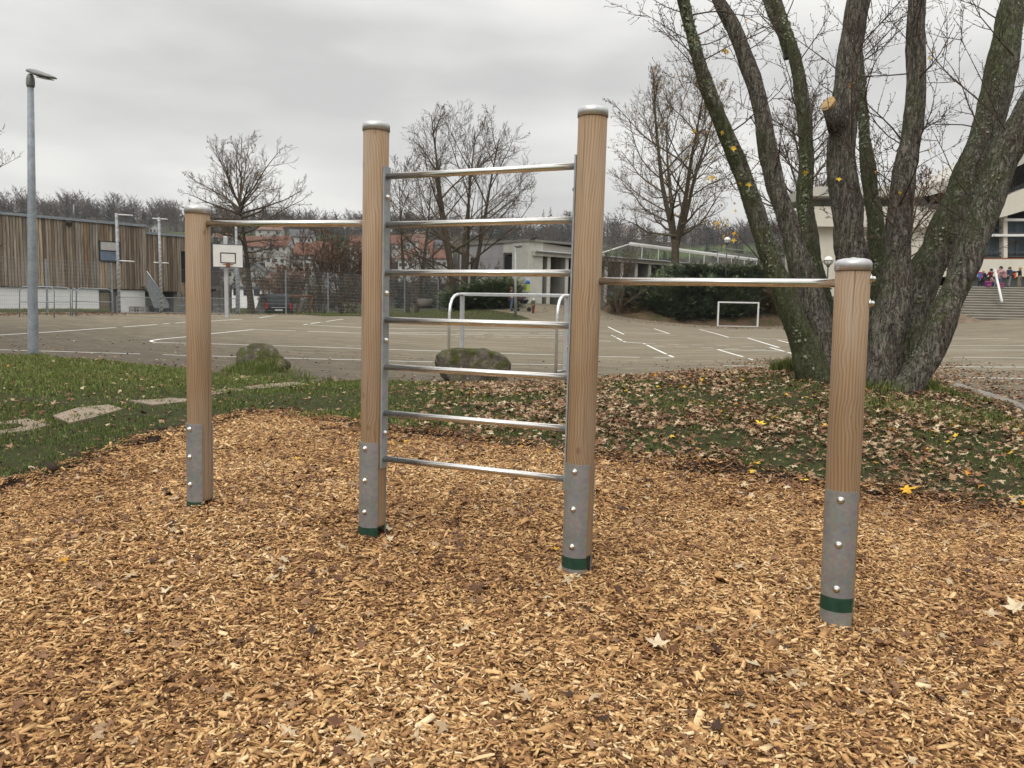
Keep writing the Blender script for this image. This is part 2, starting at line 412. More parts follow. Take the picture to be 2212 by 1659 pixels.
def m_court():
    k = NT('court_surface', .93, 0, .2); v = k.obj(); vs = k.obj((1, 3.0, 1))
    f = k.noise(vs, .35, 6, .62, .4); e = k.noise(v, 40, 4, .7); b = k.noise(vs, 1.6, 5, .65)
    dry = k.ramp(f, [(.3, (.165, .141, .1)), (.6, (.25, .215, .152))])
    wet = k.ramp(b, [(.3, (.055, .046, .035)), (.7, (.118, .098, .073))])
    sp = k.n('ShaderNodeSeparateXYZ'); k.t.links.new(v, sp.inputs[0])
    # mud and leaf mould washed off the lawn lie on the near and left side of the yard
    d = k.math('ADD', k.math('MULTIPLY', sp.outputs['Y'], .034), k.math('MULTIPLY', sp.outputs['X'], .02))
    d = k.math('ADD', d, k.math('MULTIPLY', k.math('SUBTRACT', b, .5), 1.1))
    c = k.mix(k.ramp(d, [(.5, 0), (1.35, 1)]), wet, dry)
    st = k.noise(k.obj((.35, 4.5, 1)), 1.0, 7, .72)
    c = k.mix(k.ramp(st, [(.49, 0), (.6, .75)]), c, (.12, .1, .075))
    far = k.ramp(sp.outputs['Y'], [(.0, 0), (1, 0)])
    c = k.mix(.8, c, k.ramp(e, [(.3, (.05, .05, .05)), (.7, (.95, .95, .95))]), 'SOFT_LIGHT'); c = k.mix(k.ramp(k.vor(v, 2.6), [(.05, .8), (.09, 0)]), c, (.07, .045, .03)); c = k.mix(.12, c, (.15, .13, .085))
    k.col(c); k.bump(e, .35, .01); return k.m
def m_lawn():
    k = NT('lawn_soil', .95, 0, .1); v = k.obj(); so = k.attr('soil')
    f = k.noise(v, 5, 6, .7); e = k.noise(v, 40, 5, .7)
    fine = k.noise(v, 130, 5, .8); gr = k.mix(.75, k.ramp(f, [(.35, (.062, .05, .03)), (.6, (.06, .078, .026))]), k.ramp(fine, [(.36, (.0, .0, .0)), (.52, (.42, .42, .42)), (.66, (1, 1, 1))]), 'OVERLAY')
    so_c = k.ramp(e, [(.3, (.03, .022, .017)), (.7, (.085, .06, .045))])
    c = k.mix(k.ramp(k.math('ADD', so, k.math('MULTIPLY', k.math('SUBTRACT', f, .5), .9)), [(.35, 0), (.6, 1)]), gr, so_c)
    k.col(c); k.bump(e, .8, .03); return k.m
def m_chipbed():
    k = NT('chip_bed', .9, 0, .15); v = k.obj()
    c1 = k.vor(v, 42, 'F1', 'Color', 1.0); s = k.n('ShaderNodeSeparateColor'); k.t.links.new(c1, s.inputs[0])
    d = k.vor(v, 42, 'F1', 'Distance')
    c = k.ramp(s.outputs[0], [(0, (.06, .028, .012)), (.3, (.19, .09, .035)), (.6, (.33, .18, .07)), (1, (.5, .3, .13))])
    k.col(k.mix(k.ramp(d, [(.3, 0), (.75, .8)]), c, (.04, .02, .01))); k.bump(d, .8, .02); return k.m
def m_base():
    k = NT('terrain', .95, 0, .1); v = k.obj(); a = k.attr('meadow')
    f = k.noise(v, .03, 6, .65); e = k.noise(v, .25, 5, .7)
    wood = k.ramp(e, [(.3, (.026, .026, .018)), (.7, (.052, .048, .032))])
    mea = k.ramp(f, [(.3, (.04, .062, .02)), (.7, (.07, .105, .03))])
    k.col(k.mix(k.ramp(k.math('ADD', a, k.math('MULTIPLY', k.math('SUBTRACT', f, .5), 1.2)), [(.4, 0), (.55, 1)]), wood, mea)); return k.m
def m_slope():
    k = NT('leafy_earth', .95, 0, .1); v = k.obj(); f = k.noise(v, 1.2, 6, .65); e = k.noise(v, 14, 5, .75)
    c = k.ramp(e, [(.3, (.06, .038, .026)), (.5, (.125, .08, .052)), (.7, (.24, .165, .115))])
    k.col(k.mix(k.ramp(f, [(.45, 0), (.6, .8)]), c, (.045, .06, .022))); k.bump(e, .6, .05); return k.m
def m_plank():
    k = NT('weathered_larch', .85, 0, .15); a = k.attr('rnd')
    c = k.ramp(a, [(0, (.13, .092, .062)), (.3, (.25, .19, .135)), (.55, (.36, .28, .2)), (.75, (.32, .28, .23)), (.9, (.5, .4, .29)), (1, (.38, .225, .12))])
    f = k.noise(k.obj((14, 14, .8)), 1.0, 5, .65); s = k.noise(k.obj((4, 4, .25)), 1.0, 4, .6)
    c = k.mix(k.ramp(s, [(.4, 0), (.7, .75)]), c, (.11, .095, .08))
    c = k.mix(.55, c, k.ramp(f, [(.3, (.1, .1, .1)), (.7, (.9, .9, .9))]), 'OVERLAY')
    k.col(c); k.bump(f, .3, .01); return k.m
def m_concrete(name, c, var=.16, sc=.8, streak=.25):
    k = NT(name, .85, 0, .2); v = k.obj(); f = k.noise(v, sc, 6, .62); s = k.noise(k.obj((3, 3, .25)), 1.0, 5, .6)
    a = k.ramp(f, [(.3, tuple(x*(1-var) for x in c)), (.7, tuple(min(1, x*(1+var)) for x in c))])
    k.col(k.mix(k.ramp(s, [(.5, 0), (.72, streak)]), a, tuple(x*.45 for x in c))); k.bump(k.noise(v, 30, 4), .15, .01); return k.m
def m_glass(name='window_glass', c=(.02, .024, .028), r=.08):
    k = NT(name, r, 0, .6); f = k.noise(k.obj(), .6, 3); k.col(k.ramp(f, [(.3, c), (.7, tuple(x*1.8 for x in c))])); return k.m
M_COURT = m_court(); M_LAWN = m_lawn(); M_BED = m_chipbed(); M_TERRAIN = m_base(); M_SLOPE = m_slope(); M_PLANK = m_plank()
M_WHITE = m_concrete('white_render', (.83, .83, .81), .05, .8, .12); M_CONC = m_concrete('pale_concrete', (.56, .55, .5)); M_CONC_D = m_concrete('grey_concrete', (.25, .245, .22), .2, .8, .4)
M_SLAB = m_concrete('grey_slab', (.33, .325, .335), .08, .6, .15); M_CREAM = m_concrete('cream_concrete', (.62, .59, .51), .05, .5, .12); M_FASC = m_concrete('fascia_concrete', (.5, .48, .43), .08)
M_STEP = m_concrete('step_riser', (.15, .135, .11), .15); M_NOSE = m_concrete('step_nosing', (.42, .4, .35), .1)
M_STONE = m_concrete('sandstone_slab', (.27, .215, .165), .2, 3.5, .3)
M_GLASS = m_glass(); M_GLASSB = m_glass('blue_glass', (.12, .15, .2), .12)
M_ALU = simple('white_metal', (.72, .72, .71), .45, .0, .06, 8); M_ALUG = simple('alu_profile', (.55, .56, .57), .38, .6, .12, 8)
M_ALUBRIGHT = simple('alu_tube', (.7, .71, .72), .3, .85, .12, 8)
M_BLACKP = simple('black_paint', (.015, .015, .017), .45); M_ANTH = simple('anthracite_sheet', (.06, .065, .07), .5)
M_PAINT = None
def m_line():
    k = NT('line_paint', .8, 0, .2); f = k.noise(k.obj(), 3.0, 6, .75); e = k.noise(k.obj(), 25, 4, .7)
    k.col(k.mix(k.ramp(k.math('ADD', f, k.math('MULTIPLY', e, .4)), [(.74, 0), (.95, .7)]), (.8, .79, .75), (.24, .2, .15))); return k.m
M_PAINT = m_line()
M_CURT = m_attr('curtain', [(0, (.05, .07, .085)), (1, (.13, .17, .19))], .9, .1, .2, 8)
M_LICH = m_attr('lichen', [(0, (.05, .062, .032)), (.4, (.12, .14, .075)), (.75, (.2, .225, .15)), (1, (.3, .32, .25))], .95, .1, .2, 30)
M_ROCK1 = m_rock('mossy_rock', .0); M_ROCK2 = m_rock('bare_rock', -.08)
M_RUST = simple('rusty_steel', (.22, .09, .04), .8, .2, .4, 30); M_BOARD = simple('board_white', (.72, .71, .68), .5, 0, .06, 4)
M_FENCEW = simple('fence_wire', (.35, .38, .38), .5, .4, .1, 5)
M_PALING = m_attr('grey_paling', [(0, (.1, .095, .085)), (1, (.24, .22, .2))], .9, .1, .3, 12, (1, 1, .2))
M_GLOBE = simple('opal_globe', (.78, .78, .74), .25, 0, .05, 5)
M_LAMPGREY = simple('lamp_enamel', (.17, .175, .165), .45, .1, .15, 8)
M_CUT = simple('fresh_cut_wood', (.5, .34, .16), .8, 0, .25, 20)
def flat(name, c, rough=.7, spec=.3): return simple(name, c, rough, 0, .1, 12, spec)
# ================================================================== THE SETTING: terrain sheets
rng = np.random.default_rng(7); random.seed(11)
def h2(px, py, off=0.0):
    p = hit(px, py, off); return (p.x, p.y)
PIT = [h2(*q) for q in [(-420,1180),(-180,1108),(0,1057),(150,1020),(300,968),(400,938),(500,910),(560,897),(610,893),(680,905),(790,930),(1000,950),(1200,978),(1320,990),(1500,1010),(1700,1038),(1850,1062),(2030,1085),(2212,1112),(2600,1165)]] + [(5.6,-2),(-5.6,-2)]
LAWN = [h2(*q) for q in [(-400,765),(-200,766),(0,768),(100,770),(200,779),(300,788),(400,799),(510,812),(600,820),(690,826),(780,822),(930,826),(1100,826),(1230,824),(1300,822),(1420,812),(1560,806),(1650,800),(1720,790),(1800,780),(1900,782),(1990,798),(2050,832),(2130,856),(2212,886),(2400,960),(2800,1100)]] + [(9,-3),(-14,-3)]
def grid(x0, x1, y0, y1, st):
    xs = np.arange(x0, x1 + st*.5, st); ys = np.arange(y0, y1 + st*.5, st)
    X, Y = np.meshgrid(xs, ys); nx, ny = len(xs), len(ys)
    i = np.arange((ny-1)*nx).reshape(ny-1, nx)[:, :-1].ravel()
    return X.ravel(), Y.ravel(), np.stack([i, i+1, i+nx+1, i+nx], 1)
FA, FB = np.array(pt(103,675,41)[:2]), np.array(pt(946,678,62)[:2])     # mesh fence line
FU = (FB - FA) / np.linalg.norm(FB - FA); FN = np.array([-FU[1], FU[0]])
def fdist(x, y): return (np.asarray(x) - FA[0]) * FN[0] + (np.asarray(y) - FA[1]) * FN[1]   # > 0 beyond the fence
HR = [0, 60, 120, 180, 250, 300, 350, 400, 480, 550, 620, 700, 900, 1500]
HZ = [0, -.4, -.3, .6, 4, 10, 17, 25, 36, 44, 51, 53, 50, 30]
def base_z(x, y):
    x = np.asarray(x, float); y = np.asarray(y, float)
    r = np.hypot(x, y); near = g(np.clip(x, -70, 80), np.clip(y, -8, 88)) - .16
    hill = np.interp(r, HR, HZ) + (vnoise(x, y, .012, 3) - .5) * 9 * np.clip((r - 150) / 300, 0, 1)
    fd = fdist(x, y); dip = ss(1.5, 5, fd) * (1 - ss(8, 16, np.asarray(x) + 0))
    near = near * (1 - dip) + (-.55) * dip
    t = ss(66, 110, r); t = np.maximum(t, ss(6, 30, fd) * (x < 6))
    back = ss(-5, -30, y) * 0
    return near * (1 - t) + hill * t
def b1(x, y): return float(base_z(np.array([x]), np.array([y]))[0])
MND = h2(585, 806)
def near_z(x, y):             # visible surface of the lawn / pit
    x = np.asarray(x, float); y = np.asarray(y, float); sh = x.shape
    dp = sdist(x, y, PIT).reshape(sh); dl = sdist(x, y, LAWN).reshape(sh)
    wob = (vnoise(x, y, 2.3, 1) - .5) * .26 + (vnoise(x, y, 7, 2) - .5) * .14
    z = g(x, y) + .30 * np.exp(-(((x - MND[0]) / .95) ** 2 + ((y - MND[1]) / .5) ** 2)) + (vnoise(x, y, 1.3, 5) - .5) * .06 + (vnoise(x, y, 6.5, 6) - .5) * .035
    z = z - .24 * ss(-.07, .20, dp + wob) + .035 * np.exp(-((dp + .12) / .15) ** 2)
    return z - .14 * ss(.10, -.22, dl + wob)
def bed_z(x, y):
    x = np.asarray(x, float); y = np.asarray(y, float)
    return g(x, y) - .004 + (vnoise(x, y, 1.1, 8) - .5) * .05 + (vnoise(x, y, 3.7, 9) - .5) * .03
# far terrain, one sheet
xs = np.concatenate([np.linspace(-1500, -120, 24), np.linspace(-110, 110, 89), np.linspace(120, 1500, 24)])
ys = np.concatenate([np.linspace(-300, -12, 8), np.linspace(-10, 130, 57), np.linspace(140, 760, 40), np.linspace(820, 1700, 10)])
X, Y = np.meshgrid(xs, ys); nx, ny = len(xs), len(ys)
i = np.arange((ny-1)*nx).reshape(ny-1, nx)[:, :-1].ravel()
Z = base_z(X.ravel(), Y.ravel()); R = np.hypot(X.ravel(), Y.ravel())
px_, py_, _ = proj(np.stack([X.ravel(), Y.ravel(), Z], 1))
mead = np.exp(-((R - 425) / 60) ** 2) * .72 + .35 * ss(90, 20, R) + (R < 300) * .2
tag(mesh_np('ground', np.stack([X.ravel(), Y.ravel(), Z], 1), np.stack([i, i+1, i+nx+1, i+nx], 1), M_TERRAIN, smooth=True, vattr={'meadow': mead}), kind='structure')
# school yard surface
X, Y, F = grid(-46, 66, 7, 76, .5)
fd = fdist(X, Y); Zc = g(X, Y) - .03 - .6 * ss(.4, 1.6, fd)
keep = ((fd < 2.2) & (sdist(X, Y, LAWN) < .9))[F].all(1)
tag(mesh_np('court', np.stack([X, Y, Zc], 1), F[keep], M_COURT, smooth=True), kind='structure')
# lawn with the sunken pit
X, Y, F = grid(-17, 13.5, 3.2, 20.5, .085)
dl = sdist(X, Y, LAWN); dp = sdist(X, Y, PIT)
keep = ((dl > -.45) & (dp < .5))[F].all(1)
Zl = near_z(X, Y)
soil = .9 * np.exp(-((dp - .02) / .13) ** 2) + .75 * np.exp(-((dl) / .3) ** 2) + .55 * np.exp(-(np.hypot(X - 5.1, Y - 11.4) / 1.3) ** 2)
soil += .28 * ss(-1.5, 1.5, X + .4 * (Y - 9))
used = np.unique(F[keep]); rm = np.full(len(X), -1); rm[used] = np.arange(len(used))
tag(mesh_np('lawn', np.stack([X, Y, Zl], 1)[used], rm[F[keep]], M_LAWN, smooth=True, vattr={'soil': soil[used]}), kind='structure')
# chip bed
X, Y, F = grid(-6.2, 6.4, .2, 10.4, .06)
dp = sdist(X, Y, PIT); keep = (dp > -.03)[F].all(1); used = np.unique(F[keep]); rm = np.full(len(X), -1); rm[used] = np.arange(len(used))
tag(mesh_np('wood_chip_bed', np.stack([X, Y, bed_z(X, Y)], 1)[used], rm[F[keep]], M_BED, smooth=True), kind='structure')

# ------------------------------------------------------------------ loose wood chips (uncountable)
def inview(x, y, z, m=260):
    px, py, d = proj(np.stack([x, y, z], 1)); return (d > .4) & (px > -m) & (px < 2212 + m) & (py < 1659 + m) & (py > -m)
def boxes(x, y, z, l, w, t, yaw, pit, rol):
    n = len(x); c = np.array([[-1,-1,-1],[1,-1,-1],[1,1,-1],[-1,1,-1],[-1,-1,1],[1,-1,1],[1,1,1],[-1,1,1]], float) * .5
    P = c[None] * np.stack([l, w, t], 1)[:, None, :]
    tap = rng.uniform(.45, 1.0, (n, 2)); P[:, [0,3,4,7], 1] *= tap[:, :1]; P[:, [1,2,5,6], 1] *= tap[:, 1:]
    P[:, [4,7], 0] += l[:, None] * rng.uniform(-.15, .15, (n, 1)); P[:, [5,6], 0] += l[:, None] * rng.uniform(-.15, .15, (n, 1))
    def rot(P, a, i, j):
        ca, sa = np.cos(a)[:, None], np.sin(a)[:, None]; u, v = P[..., i].copy(), P[..., j].copy()
        P[..., i] = u*ca - v*sa; P[..., j] = u*sa + v*ca
    rot(P, rol, 1, 2); rot(P, pit, 0, 2); rot(P, yaw, 0, 1)
    P += np.stack([x, y, z], 1)[:, None, :]
    q = np.array([[4,5,6,7],[0,1,5,4],[1,2,6,5],[2,3,7,6],[3,0,4,7]])
    return P.reshape(-1, 3), (np.arange(n)[:, None, None] * 8 + q[None]).reshape(-1, 4), 5
N0 = 640000
x = rng.uniform(-6, 6.2, N0); y = 1.6 + 8.4 * rng.uniform(0, 1, N0) ** 1.25
z = bed_z(x, y); dens = np.clip(1.25 - y * .07, .5, 1)
dp = sdist(x, y, PIT); m = (dp > -.12 + rng.uniform(-.12, .07, N0)) & inview(x, y, z) & (rng.uniform(0, 1, N0) < dens)
x, y, z, dp = x[m], y[m], z[m], dp[m]; n = len(x)
l = rng.lognormal(math.log(.0192), .45, n) * (1 + .04 * y); w = l * rng.uniform(.18, .5, n); t = np.minimum(w * .6, rng.uniform(.002, .006, n))
big = vnoise(x, y, .9, 21) * .55 + vnoise(x, y, 3.3, 22) * .45
rnd = np.clip(rng.beta(1.5, 1.35, n) * .9 + (big - .5) * .4 + .06, 0, 1)
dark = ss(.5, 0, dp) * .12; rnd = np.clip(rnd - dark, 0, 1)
lay = rng.uniform(-.006, .02, n)
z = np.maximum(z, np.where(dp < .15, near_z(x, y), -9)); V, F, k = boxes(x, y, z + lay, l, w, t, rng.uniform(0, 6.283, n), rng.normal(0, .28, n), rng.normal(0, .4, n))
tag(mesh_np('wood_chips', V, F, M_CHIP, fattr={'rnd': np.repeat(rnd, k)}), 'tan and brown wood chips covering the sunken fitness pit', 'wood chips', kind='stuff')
print('chips', n)

# crumbs of soil along the dug edge
n = 60000; x = rng.uniform(-6, 6.5, n); y = rng.uniform(4.5, 10.5, n); dp = sdist(x, y, PIT); m = (dp > -.3) & (dp < .1) & (rng.uniform(0, 1, n) < .35); x, y = x[m], y[m]; z = np.maximum(near_z(x, y), bed_z(x, y)); q = inview(x, y, z); x, y, z = x[q], y[q], z[q]; n = len(x)
l = rng.lognormal(math.log(.016), .5, n); V, F, k = boxes(x, y, z + l * .2, l, l * rng.uniform(.5, 1, n), l * rng.uniform(.4, .9, n), rng.uniform(0, 6.283, n), rng.normal(0, .5, n), rng.normal(0, .5, n))
tag(mesh_np('soil_crumbs', V, F, m_attr('soil_crumb', [(0, (.03, .021, .016)), (.7, (.085, .06, .045)), (1, (.15, .105, .075))], .95, .1, .3, 40), fattr={'rnd': np.repeat(rng.uniform(0, 1, n), k)}), 'dark crumbs of soil along the dug edge of the pit', 'soil', kind='stuff')
# ------------------------------------------------------------------ leaves
def leaf_variant(seed):
    r = random.Random(seed); out = []
    lobes = [(-2.35, .55), (-1.2, .88), (0, 1.0), (1.2, .88), (2.35, .55)]
    pts = []
    for i, (a, ln) in enumerate(lobes):
        ln *= r.uniform(.88, 1.1); a += r.uniform(-.1, .1)
        wd = .3 * r.uniform(.8, 1.1)
        pts += [(a - wd, ln * .62), (a - wd * .55, ln * .70), (a, ln), (a + wd * .55, ln * .70), (a + wd, ln * .62)]
        if i < 4: pts.append((a + .6, .36 * r.uniform(.85, 1.15)))
    pts.append((PI, .12))
    cu = r.uniform(.1, .6); tw = r.uniform(-.5, .5); fold = r.uniform(0, .5); P = [(0, 0, 0)]
    for a, ln in pts:
        X_ = math.cos(a) * ln; Y_ = math.sin(a) * ln
        Z_ = cu * (X_*X_*.5 + Y_*Y_*.7) * .6 + fold * abs(Y_) * .5 + tw * X_ * Y_ * .6 + r.uniform(-.08, .08)
        P.append((X_, Y_, Z_))
    P = np.array(P) * .5
    nn = len(P) - 1; T = np.array([[0, 1 + q, 1 + (q + 1) % nn] for q in range(nn)])
    return P, T
LV = [leaf_variant(s) for s in range(8)]
def leaves_mesh(name, x, y, z, size, rnd, label, cat, tilt=.36, extra=None):
    Vs, Fs, Rs, off = [], [], [], 0
    var = rng.integers(0, 8, len(x)); yaw = rng.uniform(0, 6.283, len(x)); tl = rng.normal(0, tilt, len(x)); rl = rng.normal(0, tilt, len(x)); fl = np.where(rng.uniform(0, 1, len(x)) < .5, -1, 1)
    for v in range(8):
        m = var == v; k = m.sum()
        if not k: continue
        P, T = LV[v]; Q = P[None] * size[m][:, None, None]; Q = Q.copy(); Q[..., 2] *= fl[m][:, None]
        Q[..., 2] -= Q[..., 2].min(1, keepdims=True) * .8
        for a, (i_, j_) in ((rl[m], (1, 2)), (tl[m], (0, 2)), (yaw[m], (0, 1))):
            ca, sa = np.cos(a)[:, None], np.sin(a)[:, None]; u, w_ = Q[..., i_].copy(), Q[..., j_].copy()
            Q[..., i_] = u*ca - w_*sa; Q[..., j_] = u*sa + w_*ca
        Q += np.stack([x[m], y[m], z[m]], 1)[:, None, :]
        Vs.append(Q.reshape(-1, 3)); Fs.append((np.arange(k)[:, None, None] * len(P) + T[None]).reshape(-1, 3) + off); off += k * len(P)
        Rs.append(np.repeat(rnd[m], len(T)))
    o = mesh_np(name, np.concatenate(Vs), np.concatenate(Fs), M_LEAF, fattr={'rnd': np.concatenate(Rs)})
    return tag(o, label, cat, kind='stuff')
def leafrnd(n, yellow=.05):
    r = np.clip(rng.beta(1.5, 1.5, n) * .9, 0, .894); return np.where(rng.uniform(0, 1, n) < yellow, rng.uniform(.9, 1, n), r)
LX, LY, LZ, LS, LR = [], [], [], [], []
def addl(x, y, z, s, r): LX.append(x); LY.append(y); LZ.append(z); LS.append(s); LR.append(r)
n = 165000; x = rng.uniform(-15, 11.5, n); y = rng.uniform(5, 18, n); dp = sdist(x, y, PIT); dl = sdist(x, y, LAWN)
D = .035 + .965 * ss(-1.8, 1.4, x + (y - 9) * .15)
D *= (.3 + 1.05 * ss(.36, .62, vnoise(x, y, 1.1, 31))) * (.5 + .6 * ss(.3, .6, vnoise(x, y, 3, 32)))
D *= np.where(x < -1, 1.0, 1 - .5 * ss(8.2, 6.6, y + .12 * x))
m = (dp < -.02) & (dl > -.1) & (rng.uniform(0, 1, n) < D * .82); x, y = x[m], y[m]; z = near_z(x, y); q = inview(x, y, z)
x, y, z = x[q], y[q], z[q]; addl(x, y, z + rng.uniform(.012, .05, len(x)), rng.uniform(.038, .128, len(x)), leafrnd(len(x), .012 + .022 * (x > 1.5)))
n = 150000; x = rng.uniform(-15, 11.5, n); y = rng.uniform(5, 18, n); dp = sdist(x, y, PIT); dl = sdist(x, y, LAWN)
m = (dp < .12) & (dl > -.3) & (rng.uniform(0, 1, n) < (.25 + .6 * ss(-3, 1, x) + .5 * ss(-.5, 0, dp)) * ss(.3, .6, vnoise(x, y, 1.7, 38)) * .6); x, y = x[m], y[m]; z = near_z(x, y); q = inview(x, y, z); x, y, z = x[q], y[q], z[q]
addl(x, y, z + rng.uniform(.006, .03, len(x)), rng.uniform(.022, .06, len(x)), np.clip(rng.beta(1.2, 2.2, len(x)) * .9, 0, .89))
# on the chips: sparse, denser along the far right edge
n = 17000; x = rng.uniform(-5, 6, n); y = rng.uniform(2.4, 9.6, n); dp = sdist(x, y, PIT)
D = .2 + .85 * ss(1.1, .0, dp) * ss(-3.2, -.3, x) + .25 * ss(.5, .62, vnoise(x, y, .8, 35)) + .5 * ss(.78, .9, vnoise(x, y, 1.1, 36))
m = (dp > -.12) & (rng.uniform(0, 1, n) < D * .55); x, y = x[m], y[m]; z = np.maximum(bed_z(x, y), near_z(x, y)); q = inview(x, y, z); x, y, z = x[q], y[q], z[q]
addl(x, y, z + rng.uniform(.012, .03, len(x)), rng.uniform(.05, .105, len(x)), np.clip(leafrnd(len(x), .02) - .12 * (rng.uniform(0, 1, len(x)) < .7), 0, 1))
leaves_mesh('fallen_leaves', *[np.concatenate(a) for a in (LX, LY, LZ, LS, LR)], 'brown maple leaves lying over the grass and chips', 'leaves')
# drifted on the yard
LX, LY, LZ, LS, LR = [], [], [], [], []
n = 80000; x = rng.uniform(-24, 14, n); y = rng.uniform(14, 26, n); dl = sdist(x, y, LAWN)
D = ss(3.4, 0, -dl) * (.25 + .75 * ss(-4, 2, x)) * (.3 + ss(.4, .65, vnoise(x, y, .7, 41))) * .8 + .02
m = (dl < -.02) & (rng.uniform(0, 1, n) < D * .8); x, y = x[m], y[m]; addl(x, y, g(x, y) - .02, rng.uniform(.06, .125, len(x)), np.clip(leafrnd(len(x), .015) - .1, 0, 1))
n = 26000; s_ = rng.uniform(-14, 34, n); b_ = -np.abs(rng.normal(0, 1.4, n)) - .2; x = FA[0] + FU[0]*s_ + FN[0]*b_; y = FA[1] + FU[1]*s_ + FN[1]*b_
m = rng.uniform(0, 1, n) < (.2 + .95 * ss(8, -2, s_) + .3 * ss(.5, .7, vnoise(x, y, .5, 43))) * .55; x, y = x[m], y[m]
addl(x, y, g(x, y) - .02, rng.uniform(.07, .14, len(x)), np.clip(leafrnd(len(x), .0) - .12, 0, 1))
n = 3500; x = rng.uniform(2, 26, n); y = rng.uniform(50, 60, n); m = (g(x, y) > -.2) & (np.abs(y - (56.6 - .02 * x)) < 2.2); x, y = x[m], y[m]
addl(x, y, g(x, y) - .02, rng.uniform(.08, .16, len(x)), np.clip(leafrnd(len(x), .0) - .15, 0, 1))
leaves_mesh('drifted_leaves', *[np.concatenate(a) for a in (LX, LY, LZ, LS, LR)], 'brown leaf litter drifted over the edges of the school yard', 'leaves')

# ------------------------------------------------------------------ grass
def blades(name, x, y, z, h, w, rnd, label, lean=.5, kind='stuff', mat=None, parent=None):
    n = len(x); a = rng.uniform(0, 6.283, n); la = rng.uniform(0, 6.283, n); ln = np.abs(rng.normal(0, lean, n)) * h
    dx, dy = np.cos(a) * w * .5, np.sin(a) * w * .5; lx, ly = np.cos(la) * ln, np.sin(la) * ln
    B = np.stack([x, y, z], 1)
    P = np.stack([B + np.stack([-dx, -dy, 0*dx - .01], 1), B + np.stack([dx, dy, 0*dx - .01], 1),
                  B + np.stack([dx*.7 + lx*.35, dy*.7 + ly*.35, h*.6], 1), B + np.stack([-dx*.7 + lx*.35, -dy*.7 + ly*.35, h*.6], 1),
                  B + np.stack([lx, ly, h * (1 - .25 * np.minimum(1, ln/h))], 1)], 1)
    i5 = np.arange(n)[:, None] * 5
    o = mesh_np(name, P.reshape(-1, 3), [i5 + np.array([0,1,2,3]), i5 + np.array([3,2,4])], mat or M_GRASS, parent, fattr={'rnd': np.concatenate([rnd, rnd])})
    return tag(o, label, 'grass', kind=kind) if parent is None else o
GX, GY, GZ, GH, GW, GR = [], [], [], [], [], []
def addg(x, y, z, h, w, r): GX.append(x); GY.append(y); GZ.append(z); GH.append(h); GW.append(w); GR.append(r)
n = 520000; x = rng.uniform(-16, 12.5, n); y = rng.uniform(5.2, 18.5, n); dp = sdist(x, y, PIT); dl = sdist(x, y, LAWN)
pat = vnoise(x, y, 1.0, 51) * .5 + vnoise(x, y, 3.1, 52) * .5
lush = ss(-1, -7, x + (12 - y) * .6)
D = ss(.36, .58, pat + .13 * lush) * (1 - .1 * ss(-2, 1, x)) * ss(.03, -.22, dp + (pat - .5) * .5) * ss(-.05, .12, dl + (pat - .5) * .4)
D = np.maximum(D, .22 * (dp < -.15) * (dl > .05)); D = np.maximum(D, .75 * lush * (dl > -.05) * (dp < -.2))
D *= 1 - .75 * np.exp(-((y - 9.2 + .25 * (x + 5)) / .8) ** 2) * (x < -1.5) * (pat < .55)
m = (rng.uniform(0, 1, n) < D * .8); x, y, dl, lush = x[m], y[m], dl[m], lush[m]; z = near_z(x, y); q = inview(x, y, z, 150)
x, y, z, dl, lush = x[q], y[q], z[q], dl[q], lush[q]; n = len(x)
addg(x, y, z, rng.uniform(.018, .046, n) * (1 + .6 * lush), rng.uniform(.005, .009, n) * (1 + .05 * y), np.clip(rng.beta(2, 2, n) + .22 * lush - .15, 0, 1))
def tuft(px, py, n, rad, hh, dry=.1):
    p = hit(px, py); a = rng.uniform(0, 6.283, n); r = rad * np.sqrt(rng.uniform(0, 1, n)); x = p.x + np.cos(a)*r; y = p.y + np.sin(a)*r*.7
    addg(x, y, near_z(x, y), rng.uniform(.35, 1, n) * hh, rng.uniform(.007, .013, n), np.clip(rng.beta(2, 2.4, n) - .08 + (rng.uniform(0,1,n) < dry) * .5, 0, 1))
for a in [(70,768,700,.4,.22),(540,806,900,.55,.22),(600,812,1100,.8,.2),(655,822,700,.55,.18),(530,800,500,.4,.25),(945,822,500,.35,.16),(1085,824,450,.3,.16),(1010,828,300,.5,.1),
          (1735,808,1500,.34,.34,.2),(1700,806,900,.28,.28,.2),(1790,812,600,.4,.22),(1975,838,900,.35,.28),(1900,838,700,.5,.2),(2010,850,700,.4,.2),(2060,856,500,.5,.14),(1940,880,900,.7,.14),(2080,905,700,.8,.12),
          (1545,1022,60,.08,.06),(1310,838,300,.5,.1),(870,915,500,.6,.09),(760,900,500,.6,.09),(640,905,300,.4,.09),(1420,870,300,.6,.08),(1500,880,300,.6,.08)]: tuft(*a)
blades('grass', *[np.concatenate(a) for a in (GX, GY, GZ, GH, GW, GR)], 'patchy green grass growing round the wood chip pit')
